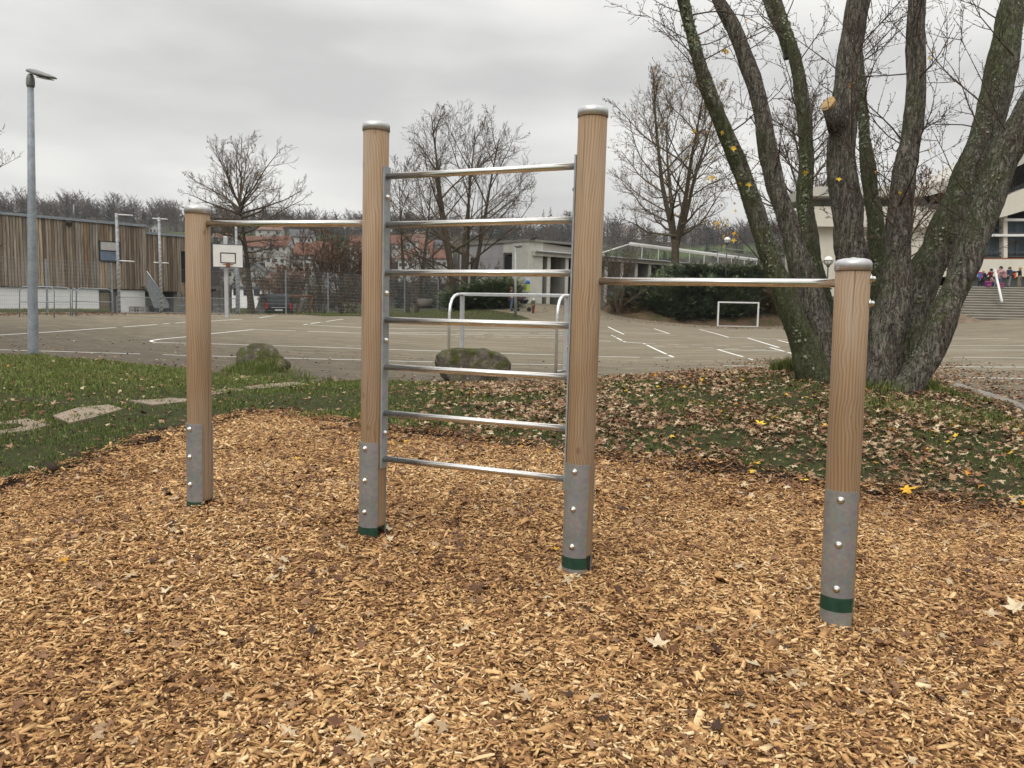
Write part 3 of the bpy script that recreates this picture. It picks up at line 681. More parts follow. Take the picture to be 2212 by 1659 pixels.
# strips of turf at the far side of the yard
def strip(poly, n, zoff=.02):
    P_ = [h2(*q) for q in poly]; a = np.array(P_); x = rng.uniform(a[:,0].min(), a[:,0].max(), n*3); y = rng.uniform(a[:,1].min(), a[:,1].max(), n*3)
    m = sdist(x, y, P_) > 0; x, y = x[m][:n], y[m][:n]; return x, y, g(x, y) - .05
GX, GY, GZ, GH, GW, GR = [], [], [], [], [], []
def turf(poly, name, n):
    P_ = [h2(*q) for q in poly]; a = np.array(P_); X, Y, F = grid(a[:,0].min()-1, a[:,0].max()+1, a[:,1].min()-1, a[:,1].max()+1, .3)
    d = sdist(X, Y, P_); keep = (d > -.5)[F].all(1); used = np.unique(F[keep]); rm = np.full(len(X), -1); rm[used] = np.arange(len(used))
    Z = g(X, Y) - .03 + .05 * ss(-.2, .25, d) - .05 * ss(0, -.4, d)
    tag(mesh_np(name, np.stack([X, Y, Z], 1)[used], rm[F[keep]], M_LAWN, smooth=True, vattr={'soil': (.2 + .3 * vnoise(X, Y, .8, 5))[used]}), kind='structure')
    x = rng.uniform(a[:,0].min(), a[:,0].max(), n); y = rng.uniform(a[:,1].min(), a[:,1].max(), n); dd = sdist(x, y, P_); m = (dd > 0) & (rng.uniform(0,1,n) < .35 + .6 * (vnoise(x, y, .5, 6) > .45)); x, y = x[m], y[m]
    addg(x, y, g(x, y), rng.uniform(.05, .13, len(x)), np.full(len(x), .03), np.clip(rng.beta(2, 2, len(x)), 0, 1))
turf([(505,676),(700,682),(760,682),(870,684),(1000,690),(1115,690),(1145,688),(1110,677),(1000,669),(946,668),(830,668),(700,667),(505,666)], 'turf', 26000)
turf([(-60,672),(40,673),(100,673),(235,671),(235,668),(-60,668)], 'turf', 2500)
blades('turf_grass', *[np.concatenate(a) for a in (GX, GY, GZ, GH, GW, GR)], 'short green turf along the mesh fence at the far yard edge', .3)

# ------------------------------------------------------------------ painted lines
LB = MB()
def pline(pts, wd=.095, dash=None, jit=0):
    P_ = [hit(*q, -.03) for q in pts]
    for i in range(len(P_) - 1):
        a, b = P_[i].copy(), P_[i+1].copy(); a.z = b.z = 0; d = b - a; ln = d.length
        if ln < .02: continue
        u = d / ln; s = Vector((-u.y, u.x, 0)) * wd * .5; k = max(1, int(ln / .45)); t = 0.0
        segs = [(j * ln / k, (j + 1) * ln / k) for j in range(k)] if not dash else []
        while dash and t < ln: segs.append((t, min(ln, t + dash[0]))); t += dash[0] + dash[1]
        for p, q in segs:
            if not dash and random.random() < .06: continue
            c = [a + u*p - s, a + u*q - s, a + u*q + s, a + u*p + s]
            zz = [g1(v.x, v.y) - .024 for v in c]
            LB.face([(v.x, v.y, z_) for v, z_ in zip(c, zz)])
for q in [([(-60,728),(0,724),(200,711),(403,696),(453,694),(524,689.5)],),([(561,686.6),(594,681.8)],),([(-60,754),(0,756),(200,762),(400,768),(620,774),(782,778),(1000,783),(1230,788)],),
          ([(547,712),(455,721),(400,728),(345,733),(327,736),(326,738),(336,740),(402,741.5),(493,744),(657,749),(785,753),(1000,760),(1202,767)],),
          ([(547,712),(640,715),(785,720),(1000,723),(1236,725)],),([(741,689.5),(656,701.5),(785,708),(873,710),(1236,714)],),([(838,718),(1236,720)],),([(984,727.5),(1236,729)], .06, (.5,.35)),
          ([(1313.6,706),(1348,722.5)],),([(1348,719),(1445,720.8)],),([(1413,710),(1446,721)],),([(1445,725),(1530,727)], .06, (.4,.5)),([(1321,724),(1350,739)],),
          ([(1291,736),(1350,739),(1390,742),(1455,772)],),([(1390,742),(1550,746.5),(1703,752)], .06, (.5,.5)),([(1410,747),(1690,756)], .06, (.5,.5)),([(1511,712),(1574,729),(1614,730),(1683,751)],),
          ([(1511,712),(1698,713.5)],),([(1614,730),(1708,733.7)],),([(1680,735),(1710,742)],),([(1550,755),(1605,771)],),([(1616,775),(1629,778)],),([(1550,755),(1686,758.5)],),([(1663,751),(1716,765)],),
          ([(1291,770),(1381,772)],),([(1412,773),(1450,773.5)],),([(1560,790),(1650,792)],),([(2011,792),(2120,793),(2300,794.5)],),([(2089,816),(2300,819)],),([(2041,746),(2300,747)],),([(2043,756),(2300,757)],),([(2050,731),(2180,732)],),([(2060,772),(2300,775)],)]:
    pline(*q)
tag(LB.build('court_lines', M_PAINT), kind='structure')
# ================================================================== FITNESS STATION (one thing)
NRM = Vector((-math.sin(math.radians(26)), -math.cos(math.radians(26)), 0))     # towards the viewer
ALG = Vector((math.cos(math.radians(26)), -math.sin(math.radians(26)), 0))
POSTS = [((426.6,443),(432.6,1093),5.3),((813,263),(804,1157),4.95),((1281.5,230),(1245,1238),4.42),((1844,558),(1806,1337),3.82)]
base = pt(1245,1238,4.42)
st = thing('fitness_station', base, 'wooden post pull-up station with steel wall bars and two high bars in the chip pit', 'fitness station')
RP = .0755
axes = []
for (t_, b_, d) in POSTS:
    B = pt(*b_, d); T = pw(*t_, B.y); ax = (T - B).normalized(); axes.append((B, T, ax))
    gz = float(bed_z(np.array([B.x]), np.array([B.y]))[0])
    B2 = B + ax * (.05, .072, .11, .13)[len(axes)-1]
    ob = thing('post', B, None, None); ob.parent = st; ob.location = B - worg(st)
    # the post itself is the part: its mesh carries cap, plates and bolts
    bpy.data.objects.remove(ob)
    m = MB(); m.lathe(B2, ax, [(RP*.985, 0), (RP, .012), (RP, .9), (RP, (T - B2).length - .03)], 48)
    po = m.build('post', M_WOOD, None, loc=B); po.parent = st; po.location = B - worg(st)
    co = np.empty(len(po.data.vertices)*3, np.float32); po.data.vertices.foreach_get('co', co); co = co.reshape(-1, 3); k_ = len(axes)
    rel = co - np.array(ax)[None, :] * (co[:, 2:3] / ax.z)
    an_ = np.arctan2(rel @ np.array(ALG), rel @ np.array(NRM)); at_ = po.data.attributes.new('pu', 'FLOAT', 'POINT'); at_.data.foreach_set('value', (an_ * RP + 3.17 * k_).astype(np.float32))
    at_ = po.data.attributes.new('pv', 'FLOAT', 'POINT'); at_.data.foreach_set('value', (co[:, 2] + 5.3 * k_).astype(np.float32))
    m = MB(); H = (T - B).length; c0 = B + ax * (H - .055)
    m.lathe(c0, ax, [(RP+.0045, 0), (RP+.0045, .03), (RP+.001, .04), (RP*.9, .048), (RP*.6, .054), (.016, .0555), (.012, .058), (.004, .06)], 40)
    m.build('post_cap', M_CAP, po)
    # two curved steel shoes bolted round the foot
    zt = (.555, .59, .617, .63)[len(axes)-1]; g0, g1_ = ((-.02, .045), (.0, .07), (.046, .108), (.062, .128))[len(axes)-1]
    e1 = ALG; e2 = NRM
    for side in (1, -1):
        m = MB(); nn = 18; half = math.radians(58)
        def ringpt(an, r, h): return B + ax*h + e2*(side*math.cos(an)*r) + e1*(math.sin(an)*r)
        hs = [-.12, zt]
        for k in range(nn):
            a0 = -half + 2*half*k/nn; a1 = -half + 2*half*(k+1)/nn
            m.hexa([ringpt(a0, RP-.001, hs[0]), ringpt(a1, RP-.001, hs[0]), ringpt(a1, RP+.007, hs[0]), ringpt(a0, RP+.007, hs[0]),
                    ringpt(a0, RP-.001, hs[1]), ringpt(a1, RP-.001, hs[1]), ringpt(a1, RP+.007, hs[1]), ringpt(a0, RP+.007, hs[1])])
        m.build('foot_plate', M_PLATE, po)
        m = MB()
        for k in range(nn):
            a0 = -half + 2*half*k/nn; a1 = -half + 2*half*(k+1)/nn
            m.hexa([ringpt(a0, RP+.0065, g0), ringpt(a1, RP+.0065, g0), ringpt(a1, RP+.0085, g0), ringpt(a0, RP+.0085, g0),
                    ringpt(a0, RP+.0065, g1_), ringpt(a1, RP+.0065, g1_), ringpt(a1, RP+.0085, g1_), ringpt(a0, RP+.0085, g1_)])
        m.build('green_band', M_GREEN, po)
        for f in (.93, .545, .16):
            c = B + ax * (.085 + (zt - .085) * f) + e2 * side * (RP + .006)
            m = MB(); m.lathe(c, e2 * side, [(.017, 0), (.017, .004), (.0115, .005), (.0115, .011), (.007, .016), (.002, .017)], 12)
            m.build('bolt', M_STEEL, po)
def axp(i, z):
    B, T, ax = axes[i]; return B + ax * ((z - B.z) / ax.z)
# high bars
zl = axp(0, 1).z
def solve_z(i, py):
    B, T, ax = axes[i]; lo, hi = 0.0, 3.2
    for _ in range(40):
        mid = (lo + hi) / 2; p = axp(i, mid); q = proj([tuple(p)])[1][0]
        if q > py: lo = mid
        else: hi = mid
    return lo
za, zb = solve_z(0, 483), solve_z(1, 482.5); zl = (za + zb) / 2
m = MB(); m.tube([axp(0, za), axp(1, zb)], .0195, 20); m.build('high_bar', M_STEEL, st)
zc, zd = solve_z(2, 607), solve_z(3, 612)
m = MB(); m.tube([axp(2, zc), axp(3, zd)], .0195, 20); m.build('high_bar', M_STEEL, st)
print('high bars', za, zb, zc, zd)
# fixing bolts of the bars on the outer side of the end posts
for z_ in (zd + .02, zd - .09):
    m = MB(); d_ = (axp(3, z_) - axp(2, z_)); d_.z = 0; d_.normalize()
    m.lathe(axp(3, z_) + d_ * (RP - .002), d_, [(.02, 0), (.02, .006), (.013, .007), (.012, .02), (.004, .024)], 12); m.build('bolt', M_STEEL, st)
# wall bars: flat side rails and seven rungs
yl = [376, 484, 590, 692, 795, 895, 995]; yr = [362, 477, 592, 705, 812, 922, 1030]
D23 = (axes[2][0] - axes[1][0]); D23.z = 0; D23.normalize(); N23 = Vector((D23.y, -D23.x, 0))
if N23.dot(CAM - axes[1][0]) < 0: N23 = -N23
zs = [solve_z(1, y) for y in yl]; ze = [solve_z(2, y) for y in yr]
print('rungs', [round(v, 3) for v in zs], [round(v, 3) for v in ze])
zm = [(a + b) / 2 for a, b in zip(zs, ze)]
A_, B_ = np.polyfit(range(7), zm, 1); zz = [B_ + A_ * i for i in range(7)]
for i, s in ((1, 1), (2, -1)):
    m = MB()
    za_, zb_ = zz[-1] - .055, zz[0] + .055
    def rp(o_, n_, z_): return axp(i, z_) + D23 * (s * (RP + o_)) + N23 * n_
    m.hexa([rp(-.004, -.034, za_), rp(.006, -.034, za_), rp(.006, .034, za_), rp(-.004, .034, za_), rp(-.004, -.034, zb_), rp(.006, -.034, zb_), rp(.006, .034, zb_), rp(-.004, .034, zb_)])
    ra = m.build('side_rail', M_GALV, st, bevel=.0015)
    for k in (0, 2, 3, 5):
        z_ = (zz[k] + zz[k+1]) / 2 + .02
        m = MB(); m.lathe(rp(.006, 0, z_), D23 * s, [(.016, 0), (.016, .004), (.011, .005), (.011, .013), (.004, .017)], 12); m.build('bolt', M_STEEL, ra)
for z_ in zz:
    m = MB(); m.tube([axp(1, z_) + D23 * (RP + .005), axp(2, z_) - D23 * (RP + .005)], .0185, 20); m.build('rung', M_STEEL, st)

# ================================================================== near handball goal, seen from behind
R0 = pt(1221, 800, 21.9); zg = R0.z - .03
dv = Vector((-.93, .36, 0)).normalized(); bk = Vector((-.30, -.84, 0))
L0 = R0 + dv * 3.1
go = thing('handball_goal', Vector((R0.x, R0.y, zg)), 'nearer silver handball goal seen from behind with curved rear hoops', 'goal')
fr = Frame((L0.x, L0.y), (R0.x, R0.y)); W_ = fr.len
def gz(v): return g1(v.x, v.y) - .05
sgn = 1 if fr.n.dot(bk) > 0 else -1
for nm, a in (('post', 0), ('post', W_)):
    m = MB(); p = fr.P(a, 0, 0); m.box(a-.055, a+.055, -.045, .045, gz(p), zg + 2.0, fr); m.build(nm, M_ALUG, go, bevel=.006)
m = MB(); m.box(-.07, W_+.07, -.047, .047, zg + 2.0, zg + 2.09, fr); m.build('crossbar', M_ALUBRIGHT, go, bevel=.008)
for a in (0, W_):
    p0 = fr.P(a, 0, zg + 2.03); e = p0 + bk; pts = [p0, p0 + bk*.35 + Vector((0,0,.01)), p0 + bk*.6 + Vector((0,0,-.03)), p0 + bk*.8 + Vector((0,0,-.13)), p0 + bk*.93 + Vector((0,0,-.3)), p0 + bk*.98 + Vector((0,0,-.5)), p0 + bk + Vector((0,0,-.75))]
    pts.append(Vector((e.x, e.y, gz(e)))); m = MB(); m.tube(pts, .042, 10); m.build('rear_hoop', M_ALUBRIGHT, go)
    m = MB(); q = Vector((e.x, e.y, gz(e) + .06)); m.tube([q, Vector((p0.x, p0.y, gz(p0) + .06))], .025, 8); m.build('ground_bar', M_ALUG, go)
# far goal
A = hit(1550, 705, -.03); Bp = hit(1636, 706, -.03)
go = thing('handball_goal', A.copy(), 'small white far goal frame in front of the dark junipers', 'goal')
fr = Frame((A.x, A.y), (Bp.x, Bp.y)); W_ = fr.len; H_ = (fr.px(1550, 651)[1] - A.z)
print('far goal', W_, H_)
for a in (0, W_):
    m = MB(); m.box(a-.05, a+.05, -.05, .05, A.z-.1, A.z + H_ - .1, fr); m.build('post', M_ALU, go)
m = MB(); m.box(-.05, W_+.05, -.052, .052, A.z + H_ - .1, A.z + H_, fr); m.build('crossbar', M_ALU, go)
m = MB(); m.box(.05, W_-.05, -.03, .03, A.z + .01, A.z + .06, fr); m.build('ground_bar', M_ALU, go)

# ================================================================== basketball hoop
P0 = pt(490.5, 684, 42); hp = thing('basketball_hoop', P0, 'white basketball backboard with rusty ring on a pale steel pole', 'basketball hoop')
zt = pw(490.5, 511, P0.y).z
m = MB(); m.box(P0.x-.10, P0.x+.10, P0.y-.08, P0.y+.08, P0.z-.2, zt); m.build('pole', M_ALUG, hp, bevel=.02)
hf = Vector((.35, -.94, 0)).normalized(); hs = Vector((hf.y, -hf.x, 0)) * -1
if hs.x < 0: hs = -hs
C = pw(492, 553.5, P0.y) + hf * .35
wz = 49 / FPX * 42 / 2; wx = 58 / FPX * 42 / 2 / .94
class FR2: pass
bf = Frame((0, 0), (1, 0)); bf.O = Vector((C.x, C.y, 0)); bf.u = hs; bf.n = hf
m = MB(); m.box(-wx, wx, -.03, .03, C.z - wz, C.z + wz, bf); bd = m.build('backboard', M_BOARD, hp)
m = MB(); e = .03
for (x0, x1, z0, z1) in ((-wx, wx, wz-e, wz), (-wx, wx, -wz, -wz+e), (-wx, -wx+e, -wz+e, wz-e), (wx-e, wx, -wz+e, wz-e)):
    m.box(x0, x1, .03, .036, C.z + z0, C.z + z1, bf)
m.build('board_edge', M_ANTH, bd)
m = MB(); e = .05; a0, a1, c0, c1 = -wx*.5, wx*.52, -wz*.64, wz*.28
for (x0, x1, z0, z1) in ((a0, a1, c1-e, c1), (a0, a1, c0, c0+e), (a0, a0+e, c0+e, c1-e), (a1-e, a1, c0+e, c1-e)):
    m.box(x0, x1, .03, .038, C.z + z0, C.z + z1, bf)
m.build('target_square', M_BLACKP, bd)
m = MB(); rc = bf.P(0, .36, C.z - wz*.75); pts = [rc + hs*(.25*math.cos(a)) + hf*(.25*math.sin(a)) for a in np.linspace(0, 2*PI, 25)]
m.tube(pts, .018, 6, caps=False); m.box(-.1, .1, .03, .14, C.z - wz*.95, C.z - wz*.62, bf); m.build('ring', M_RUST, hp)
m = MB(); m.box(-.08, .08, -.36, -.03, C.z - .4, C.z - .25, bf); m.build('bracket', M_ALUG, hp); m = MB(); m.box(-.08, .08, -.36, -.03, C.z + .25, C.z + .4, bf); m.build('bracket', M_ALUG, hp)

# ================================================================== mesh fences
def on_fence(px, py=675):
    r = ray(px, py); t = ((FA[0] - CAM.x) * FN[0] + (FA[1] - CAM.y) * FN[1]) / (r.x * FN[0] + r.y * FN[1]); return CAM + r * t
def fence_run(pxs, htop, label, post_m=M_GALV, chain=False, name='mesh_fence', wire_z=.2, tall=None):
    P_ = [on_fence(p) for p in pxs]
    for p in P_: p.z = g1(p.x, p.y) - .12
    f = thing(name, P_[0].copy(), label, 'fence')
    for k, p in enumerate(P_):
        if pxs[k] is None: continue
        m = MB(); zt = pw(pxs[k], htop[k], p.y).z
        m.box(-.035, .035, -.035, .035, p.z, zt, type('T', (), {'P': lambda s, a, b, c, p=p: Vector((p.x + FU[0]*a - FN[0]*b, p.y + FU[1]*a - FN[1]*b, c))})()); m.build('fence_post', post_m, f)
    for k in range(len(P_) - 1):
        a, b = P_[k], P_[k+1]; za_, zb_ = a.z + .12, b.z + .12; ta, tb = pw(pxs[k], htop[k], a.y).z - .03, pw(pxs[k+1], htop[k+1], b.y).z - .03
        d = Vector((b.x - a.x, b.y - a.y, 0)); ln = d.length; u = d / ln; m = MB(); n_ = Vector((-FN[0], -FN[1], 0)) * .0
        def q(s_, h): z0 = za_ + (zb_ - za_) * s_ / ln; z1 = ta + (tb - ta) * s_ / ln; v = Vector((a.x, a.y, 0)) + u * s_ - Vector((FN[0], FN[1], 0)) * .045; return Vector((v.x, v.y, z0 + (z1 - z0) * h))
        def wire(p0, p1, w):
            t = (p1 - p0).normalized(); s1 = t.cross(Vector((FN[0], FN[1], 0))).normalized() * w; s2 = Vector((FN[0], FN[1], 0)) * w
            m.hexa([p0 - s1 - s2, p0 + s1 - s2, p0 + s1 + s2, p0 - s1 + s2, p1 - s1 - s2, p1 + s1 - s2, p1 + s1 + s2, p1 - s1 + s2])
        if not chain:
            H_ = ta - za_; nh = max(4, int(H_ / wire_z))
            for j in range(nh + 1): wire(q(0, j / nh), q(ln, j / nh), .0038)
            nv = int(ln / .085)
            for j in range(1, nv): wire(q(j * .085, 0), q(j * .085, 1), .0019)
        else:
            H_ = ta - za_; s_ = .09; n2 = int((ln + H_) / s_)
            for j in range(n2):
                x0 = j * s_ - H_
                for sg in (1, -1):
                    xa, xb = (x0, x0 + H_) if sg > 0 else (x0 + H_, x0); ha, hb = 0.0, 1.0
                    if xa < 0: ha, xa = (0 - xa) / (xb - xa), 0
                    if xa > ln: ha, xa = (ln - xa) / (xb - xa), ln
                    x_ = xb
                    if xb < 0: hb, xb = ha + (1 - ha) * (0 - xa) / (x_ - xa) if x_ != xa else 1, 0
                    if xb > ln: hb, xb = ha + (1 - ha) * (ln - xa) / (x_ - xa) if x_ != xa else 1, ln
                    if hb - ha > .02: wire(q(xa, ha), q(xb, hb), .002)
            wire(q(0, 0.02), q(ln, .02), .018); wire(q(0, .98), q(ln, .98), .018)
        m.build('chain_link' if chain else 'wire_mesh', M_FENCEW, f)
    return f
fence_run([-140, -20, 103, 244], [540, 551, 559, 568], 'left run of wire mesh fence in front of the timber clad building', M_GALV_D)
fence_run([517, 618, 709, 790, 874, 946], [579, 583, 589, 594, 598, 602], 'long run of wire mesh fence in front of the black van and bare shrubs', M_GALV_D)
# chain link between tall ball stop masts
f = fence_run([254, 346, 432, 511], [640, 641, 642, 643], 'low chain link fence between the tall lattice ball stop masts', M_GALV_D, True, 'chain_link_fence')
def mast(px, yt, arms, label):
    p = on_fence(px); p.z = g1(p.x, p.y) - .12; zt = pw(px, yt, p.y).z
    p = p - Vector((FN[0], FN[1], 0)) * .25
    o = thing('ball_stop_mast', p, label, 'mast', 'galvanised masts for the ball stop net')
    m = MB(); n = int((zt - p.z) / .16)
    m.tube([p, Vector((p.x, p.y, zt))], .075, 8)
    for k in range(n * 8):                      # net rope wound round the mast
        a0 = k * 2 * PI / 8; a1 = (k + 1) * 2 * PI / 8; z0 = p.z + .1 + k * .02; z1 = z0 + .02
    m.build('pole', M_GALV, o)
    m = MB(); hh = []
    for k in range(int((zt - p.z - .1) / .035)):
        a = k * .9; hh.append(p + Vector((math.cos(a)*.082, math.sin(a)*.082, .1 + k*.035)))
    m.tube(hh, .012, 5); m.build('wound_rope', M_ALUG, o)
    for (y, l, r) in arms:
        z = pw(px, y, p.y).z; m = MB(); k = p.y / FPX
        a = Vector((p.x - l*k, p.y, z)); b = Vector((p.x + r*k, p.y + (r*k) * .3, z - .02)); m.tube([a, b], .035, 6); m.build('arm', M_ALU, o)
mast(253.5, 461, [(463, 2, 31), (563, 2, 31)], 'galvanised ball stop mast with both arms pointing right')
mast(344, 470, [(472, 14, 16), (567, 14, 16)], 'galvanised ball stop mast with short crossbars to both sides')
mast(508, 489, [], 'plain galvanised mast standing right behind the basketball backboard')

# ================================================================== tube barriers at the yard entrance
def barrier(pxa, pxb, ytop, ymid, ybot, d, label, leg_l=True, rad=.024):
    pa, pb = pt(pxa, ybot[0], d[0]), pt(pxb, ybot[1], d[1]); pa.z = g1(pa.x, pa.y) - .1; pb.z = g1(pb.x, pb.y) - .1
    ta, tb = pw(pxa, ytop[0], pa.y), pw(pxb, ytop[1], pb.y); u = (tb - ta).normalized(); r_ = .22; m = MB()
    def arc(c, d0, d1): return [c + d0*(r_*math.cos(t)) + d1*(r_*math.sin(t)) for t in np.linspace(0, PI/2, 6)]
    Z = Vector((0, 0, 1))
    r_ = min(.22, (tb - ta).length * .42)
    pts = [pa] + arc(ta + u*r_ - Z*r_, -u, Z) + arc(tb - u*r_ - Z*r_, Z, u) + [pb]
    o = thing('tube_barrier', pa, label, 'barrier', 'tube barriers at the yard entrance')
    m.tube(pts, rad, 8); m.build('hoop', M_GALV_D, o)
    ma, mb_ = pw(pxa, ymid[0], pa.y), pw(pxb, ymid[1], pb.y); m = MB(); m.tube([ma, mb_], rad * .85, 8); m.build('mid_rail', M_GALV_D, o)
barrier(42, 117, (619, 620), (652, 653), (683, 690), (36, 36), 'tube barrier half hidden behind the grey lamp post')
barrier(100, 152, (619.5, 622), (652, 652.5), (680, 683), (38.5, 38.2), 'tube barrier in the middle, overlapping the barrier behind the lamp post')
barrier(156, 164, (623, 623), (651, 651), (683, 684), (38, 38), 'narrow tube barrier seen almost edge on')
barrier(165, 242, (622, 625), (651, 653), (683, 680), (38.6, 39.5), 'long tube barrier reaching to the glazed basement door')

# ================================================================== lamps
P0 = pt(71.5, 768, 17.8); P0.z -= .1
lp = thing('street_lamp', P0, 'tall grey lamp post with flat wing shaped head at the lawn edge', 'street lamp')
T0 = pw(66, 186, P0.y); ax = T0 - P0
k = P0.y / FPX
m = MB(); m.tube([P0, P0 + ax*.03, P0 + ax*.25, P0 + ax*.6, T0], [11.2*k, 11*k, 9.6*k, 8*k, 6.2*k], 18); m.build('pole', M_GALV_D, lp)
m = MB(); m.lathe(T0 - ax.normalized()*.02, ax, [(7.3*k, 0), (8.2*k, 3*k), (8.6*k, 10*k), (8*k, 18*k), (6*k, 24*k), (3*k, 27*k)], 16); m.build('collar', M_LAMPGREY, lp)
hd = Vector((.88, -.47, -.20)).normalized(); side = Vector((0,0,1)).cross(hd).normalized(); upv = hd.cross(side)
m = MB(); C = T0 + Vector((0,0,27*k)) - hd*8*k; rings = []
for s_, w_, h_, dz in ((0,3,4,3),(2,6,6,3),(12,8,8,2.5),(22,10,10,1),(38,14,10,-1),(56,16,8,-2),(72,13,5,-3),(80,6,3,-3.5)):
    rings.append([C + hd*(s_*k*1.13) + side*(w_*k*math.cos(a)) + upv*((h_*(.75 if math.sin(a) > 0 else .45))*k*math.sin(a) + dz*k) for a in np.linspace(0, 2*PI, 17)[:-1]])
B = len(m.v)
for r_ in rings: m.v += [tuple(p) for p in r_]
for i_ in range(len(rings)-1):
    for j in range(16): m._f((B+i_*16+j, B+i_*16+(j+1)%16, B+(i_+1)*16+(j+1)%16, B+(i_+1)*16+j), 0, .5, True)
m._f(tuple(B+j for j in range(16)), 0, .5, False); m._f(tuple(B+(len(rings)-1)*16+j for j in range(16)), 0, .5, False)
hdob = m.build('lamp_head', M_LAMPGREY, lp)
m = MB(); q = [C + hd*(s_*k) + side*(w_*k) + upv*(-6.0*k) for s_, w_ in ((44,-9),(44,9),(78,8),(78,-8))]; m.hexa([p - upv*.02 for p in q] + q); m.build('lens', simple('lamp_lens', (.35,.34,.29), .3), hdob)
def globe_lamp(px, py, r, ybase, d, label):
    c = pt(px, py, d); rr = r * d / FPX; p0 = Vector((c.x, c.y, g1(c.x, c.y) - .1 if ybase is None else pt(px, ybase, d).z))
    o = thing('globe_lamp', p0, label, 'street lamp')
    m = MB(); m.tube([p0, Vector((c.x, c.y, c.z - rr*1.3))], [.055, .04], 10); m.lathe((c.x, c.y, c.z - rr*1.5), (0,0,1), [(.05,0),(.1,.06),(.1,.1)], 10); m.build('pole', M_ANTH, o)
    m = MB(); pr = [(max(.004, rr*math.sin(a)), rr*(1-math.cos(a))) for a in np.linspace(.02, PI-.02, 13)]; m.lathe((c.x, c.y, c.z - rr), (0,0,1), pr, 18); m.build('globe', M_GLOBE, o)
    m = MB()
    for a in range(4):
        an = a*PI/4+.3; pts = [Vector((c.x + math.cos(an)*rr*1.06*math.cos(t), c.y + math.sin(an)*rr*1.06*math.cos(t), c.z + rr*1.06*math.sin(t))) for t in np.linspace(-PI, 0, 13)]; m.tube(pts, .014, 4)
    m.tube([Vector((c.x+rr*1.06*math.cos(t), c.y+rr*1.06*math.sin(t), c.z)) for t in np.linspace(0, 2*PI, 19)], .018, 4); m.build('cage', M_ANTH, o)
globe_lamp(1571, 519, 7.2, 640, 62, 'globe lamp standing behind the juniper bank near the corridor roof')
globe_lamp(1789.5, 563, 9.3, None, 44, 'globe lamp between the maple stems, left of the right hand post')
def arm_lamp(px, yt, yb, d, armpx, label, rad=.05):
    p0 = pt(px, yb, d); t = pw(px, yt, p0.y); o = thing('street_lamp', p0, label, 'street lamp'); k = d / FPX
    m = MB(); m.tube([p0 - Vector((0,0,.1)), t], [rad*1.3, rad*.8], 10); m.build('pole', M_GALV, o)
    m = MB(); s = 1 if armpx > 0 else -1; m.lathe(t + Vector((-s*.08,0,0)), (s,0,.06), [(.04,0),(.09,.1),(.12,abs(armpx)*k*.5),(.09,abs(armpx)*k*.95),(.03,abs(armpx)*k)], 10); m.build('lamp_head', M_LAMPGREY, o)
arm_lamp(1113.5, 532, 686, 50, 17, 'slim lamp post with short arm in front of the grey pavilion', .07)
arm_lamp(2011, 480, 640, 52, 12, 'thin lamp post in front of the cream hall wall, between two maple stems')
arm_lamp(1550, 543, 600, 72, -14, 'dark lamp column beside the far globe lamp', .05)
arm_lamp(159, 442, 470, 150, 10, 'small lamp seen above the timber building roof', .12)
# ================================================================== TREES
def tubes_np(P, R, sides):
    P = np.asarray(P, float); R = np.asarray(R, float); n, k, _ = P.shape
    T = np.empty_like(P); T[:, 1:-1] = P[:, 2:] - P[:, :-2]; T[:, 0] = P[:, 1] - P[:, 0]; T[:, -1] = P[:, -1] - P[:, -2]
    T /= np.linalg.norm(T, axis=2, keepdims=True) + 1e-9
    ov = P[:, -1] - P[:, 0]; ax = np.argmin(np.abs(ov), 1); ref = np.eye(3)[ax][:, None, :]
    u = np.cross(T, np.broadcast_to(ref, T.shape)); u /= np.linalg.norm(u, axis=2, keepdims=True) + 1e-9; v = np.cross(T, u)
    a = np.arange(sides) * 2 * PI / sides
    V = P[:, :, None, :] + R[:, :, None, None] * (np.cos(a)[None, None, :, None] * u[:, :, None, :] + np.sin(a)[None, None, :, None] * v[:, :, None, :])
    base = (np.arange(n) * k * sides)[:, None, None]; i = (np.arange(k - 1) * sides)[None, :, None]; j = np.arange(sides)[None, None, :]; j2 = (j + 1) % sides
    F = np.stack([np.broadcast_to(x, (n, k-1, sides)) for x in (base+i+j, base+i+j2, base+i+sides+j2, base+i+sides+j)], -1).reshape(-1, 4)
    return V.reshape(-1, 3), F
class Branches:
    def __init__(s): s.b = {}
    def add(s, pts, rad, sides, rnd): s.b.setdefault((len(pts), sides), []).append((pts, rad, rnd))
    def build(s, name, mat, parent):
        Vs, Fs, Rs, off = [], [], [], 0
        for (k, sides), lst in s.b.items():
            V, F = tubes_np([l[0] for l in lst], [l[1] for l in lst], sides); Vs.append(V); Fs.append(F + off); off += len(V)
            Rs.append(np.repeat([l[2] for l in lst], (k - 1) * sides))
        return mesh_np(name, np.concatenate(Vs), np.concatenate(Fs), mat, parent, smooth=True, fattr={'rnd': np.concatenate(Rs)})
def curve(p, d, ln, k, bend, wob, r):
    pts = [p]; d = d.normalized()
    for _ in range(k - 1):
        d = (d + Vector((r.gauss(0, wob), r.gauss(0, wob), r.gauss(0, wob) + bend))).normalized(); pts.append(pts[-1] + d * (ln / (k - 1)))
    return pts
def lerp_pts(pts, t):
    f = t * (len(pts) - 1); i = min(int(f), len(pts) - 2); return pts[i].lerp(pts[i+1], f - i), (pts[i+1] - pts[i]).normalized()
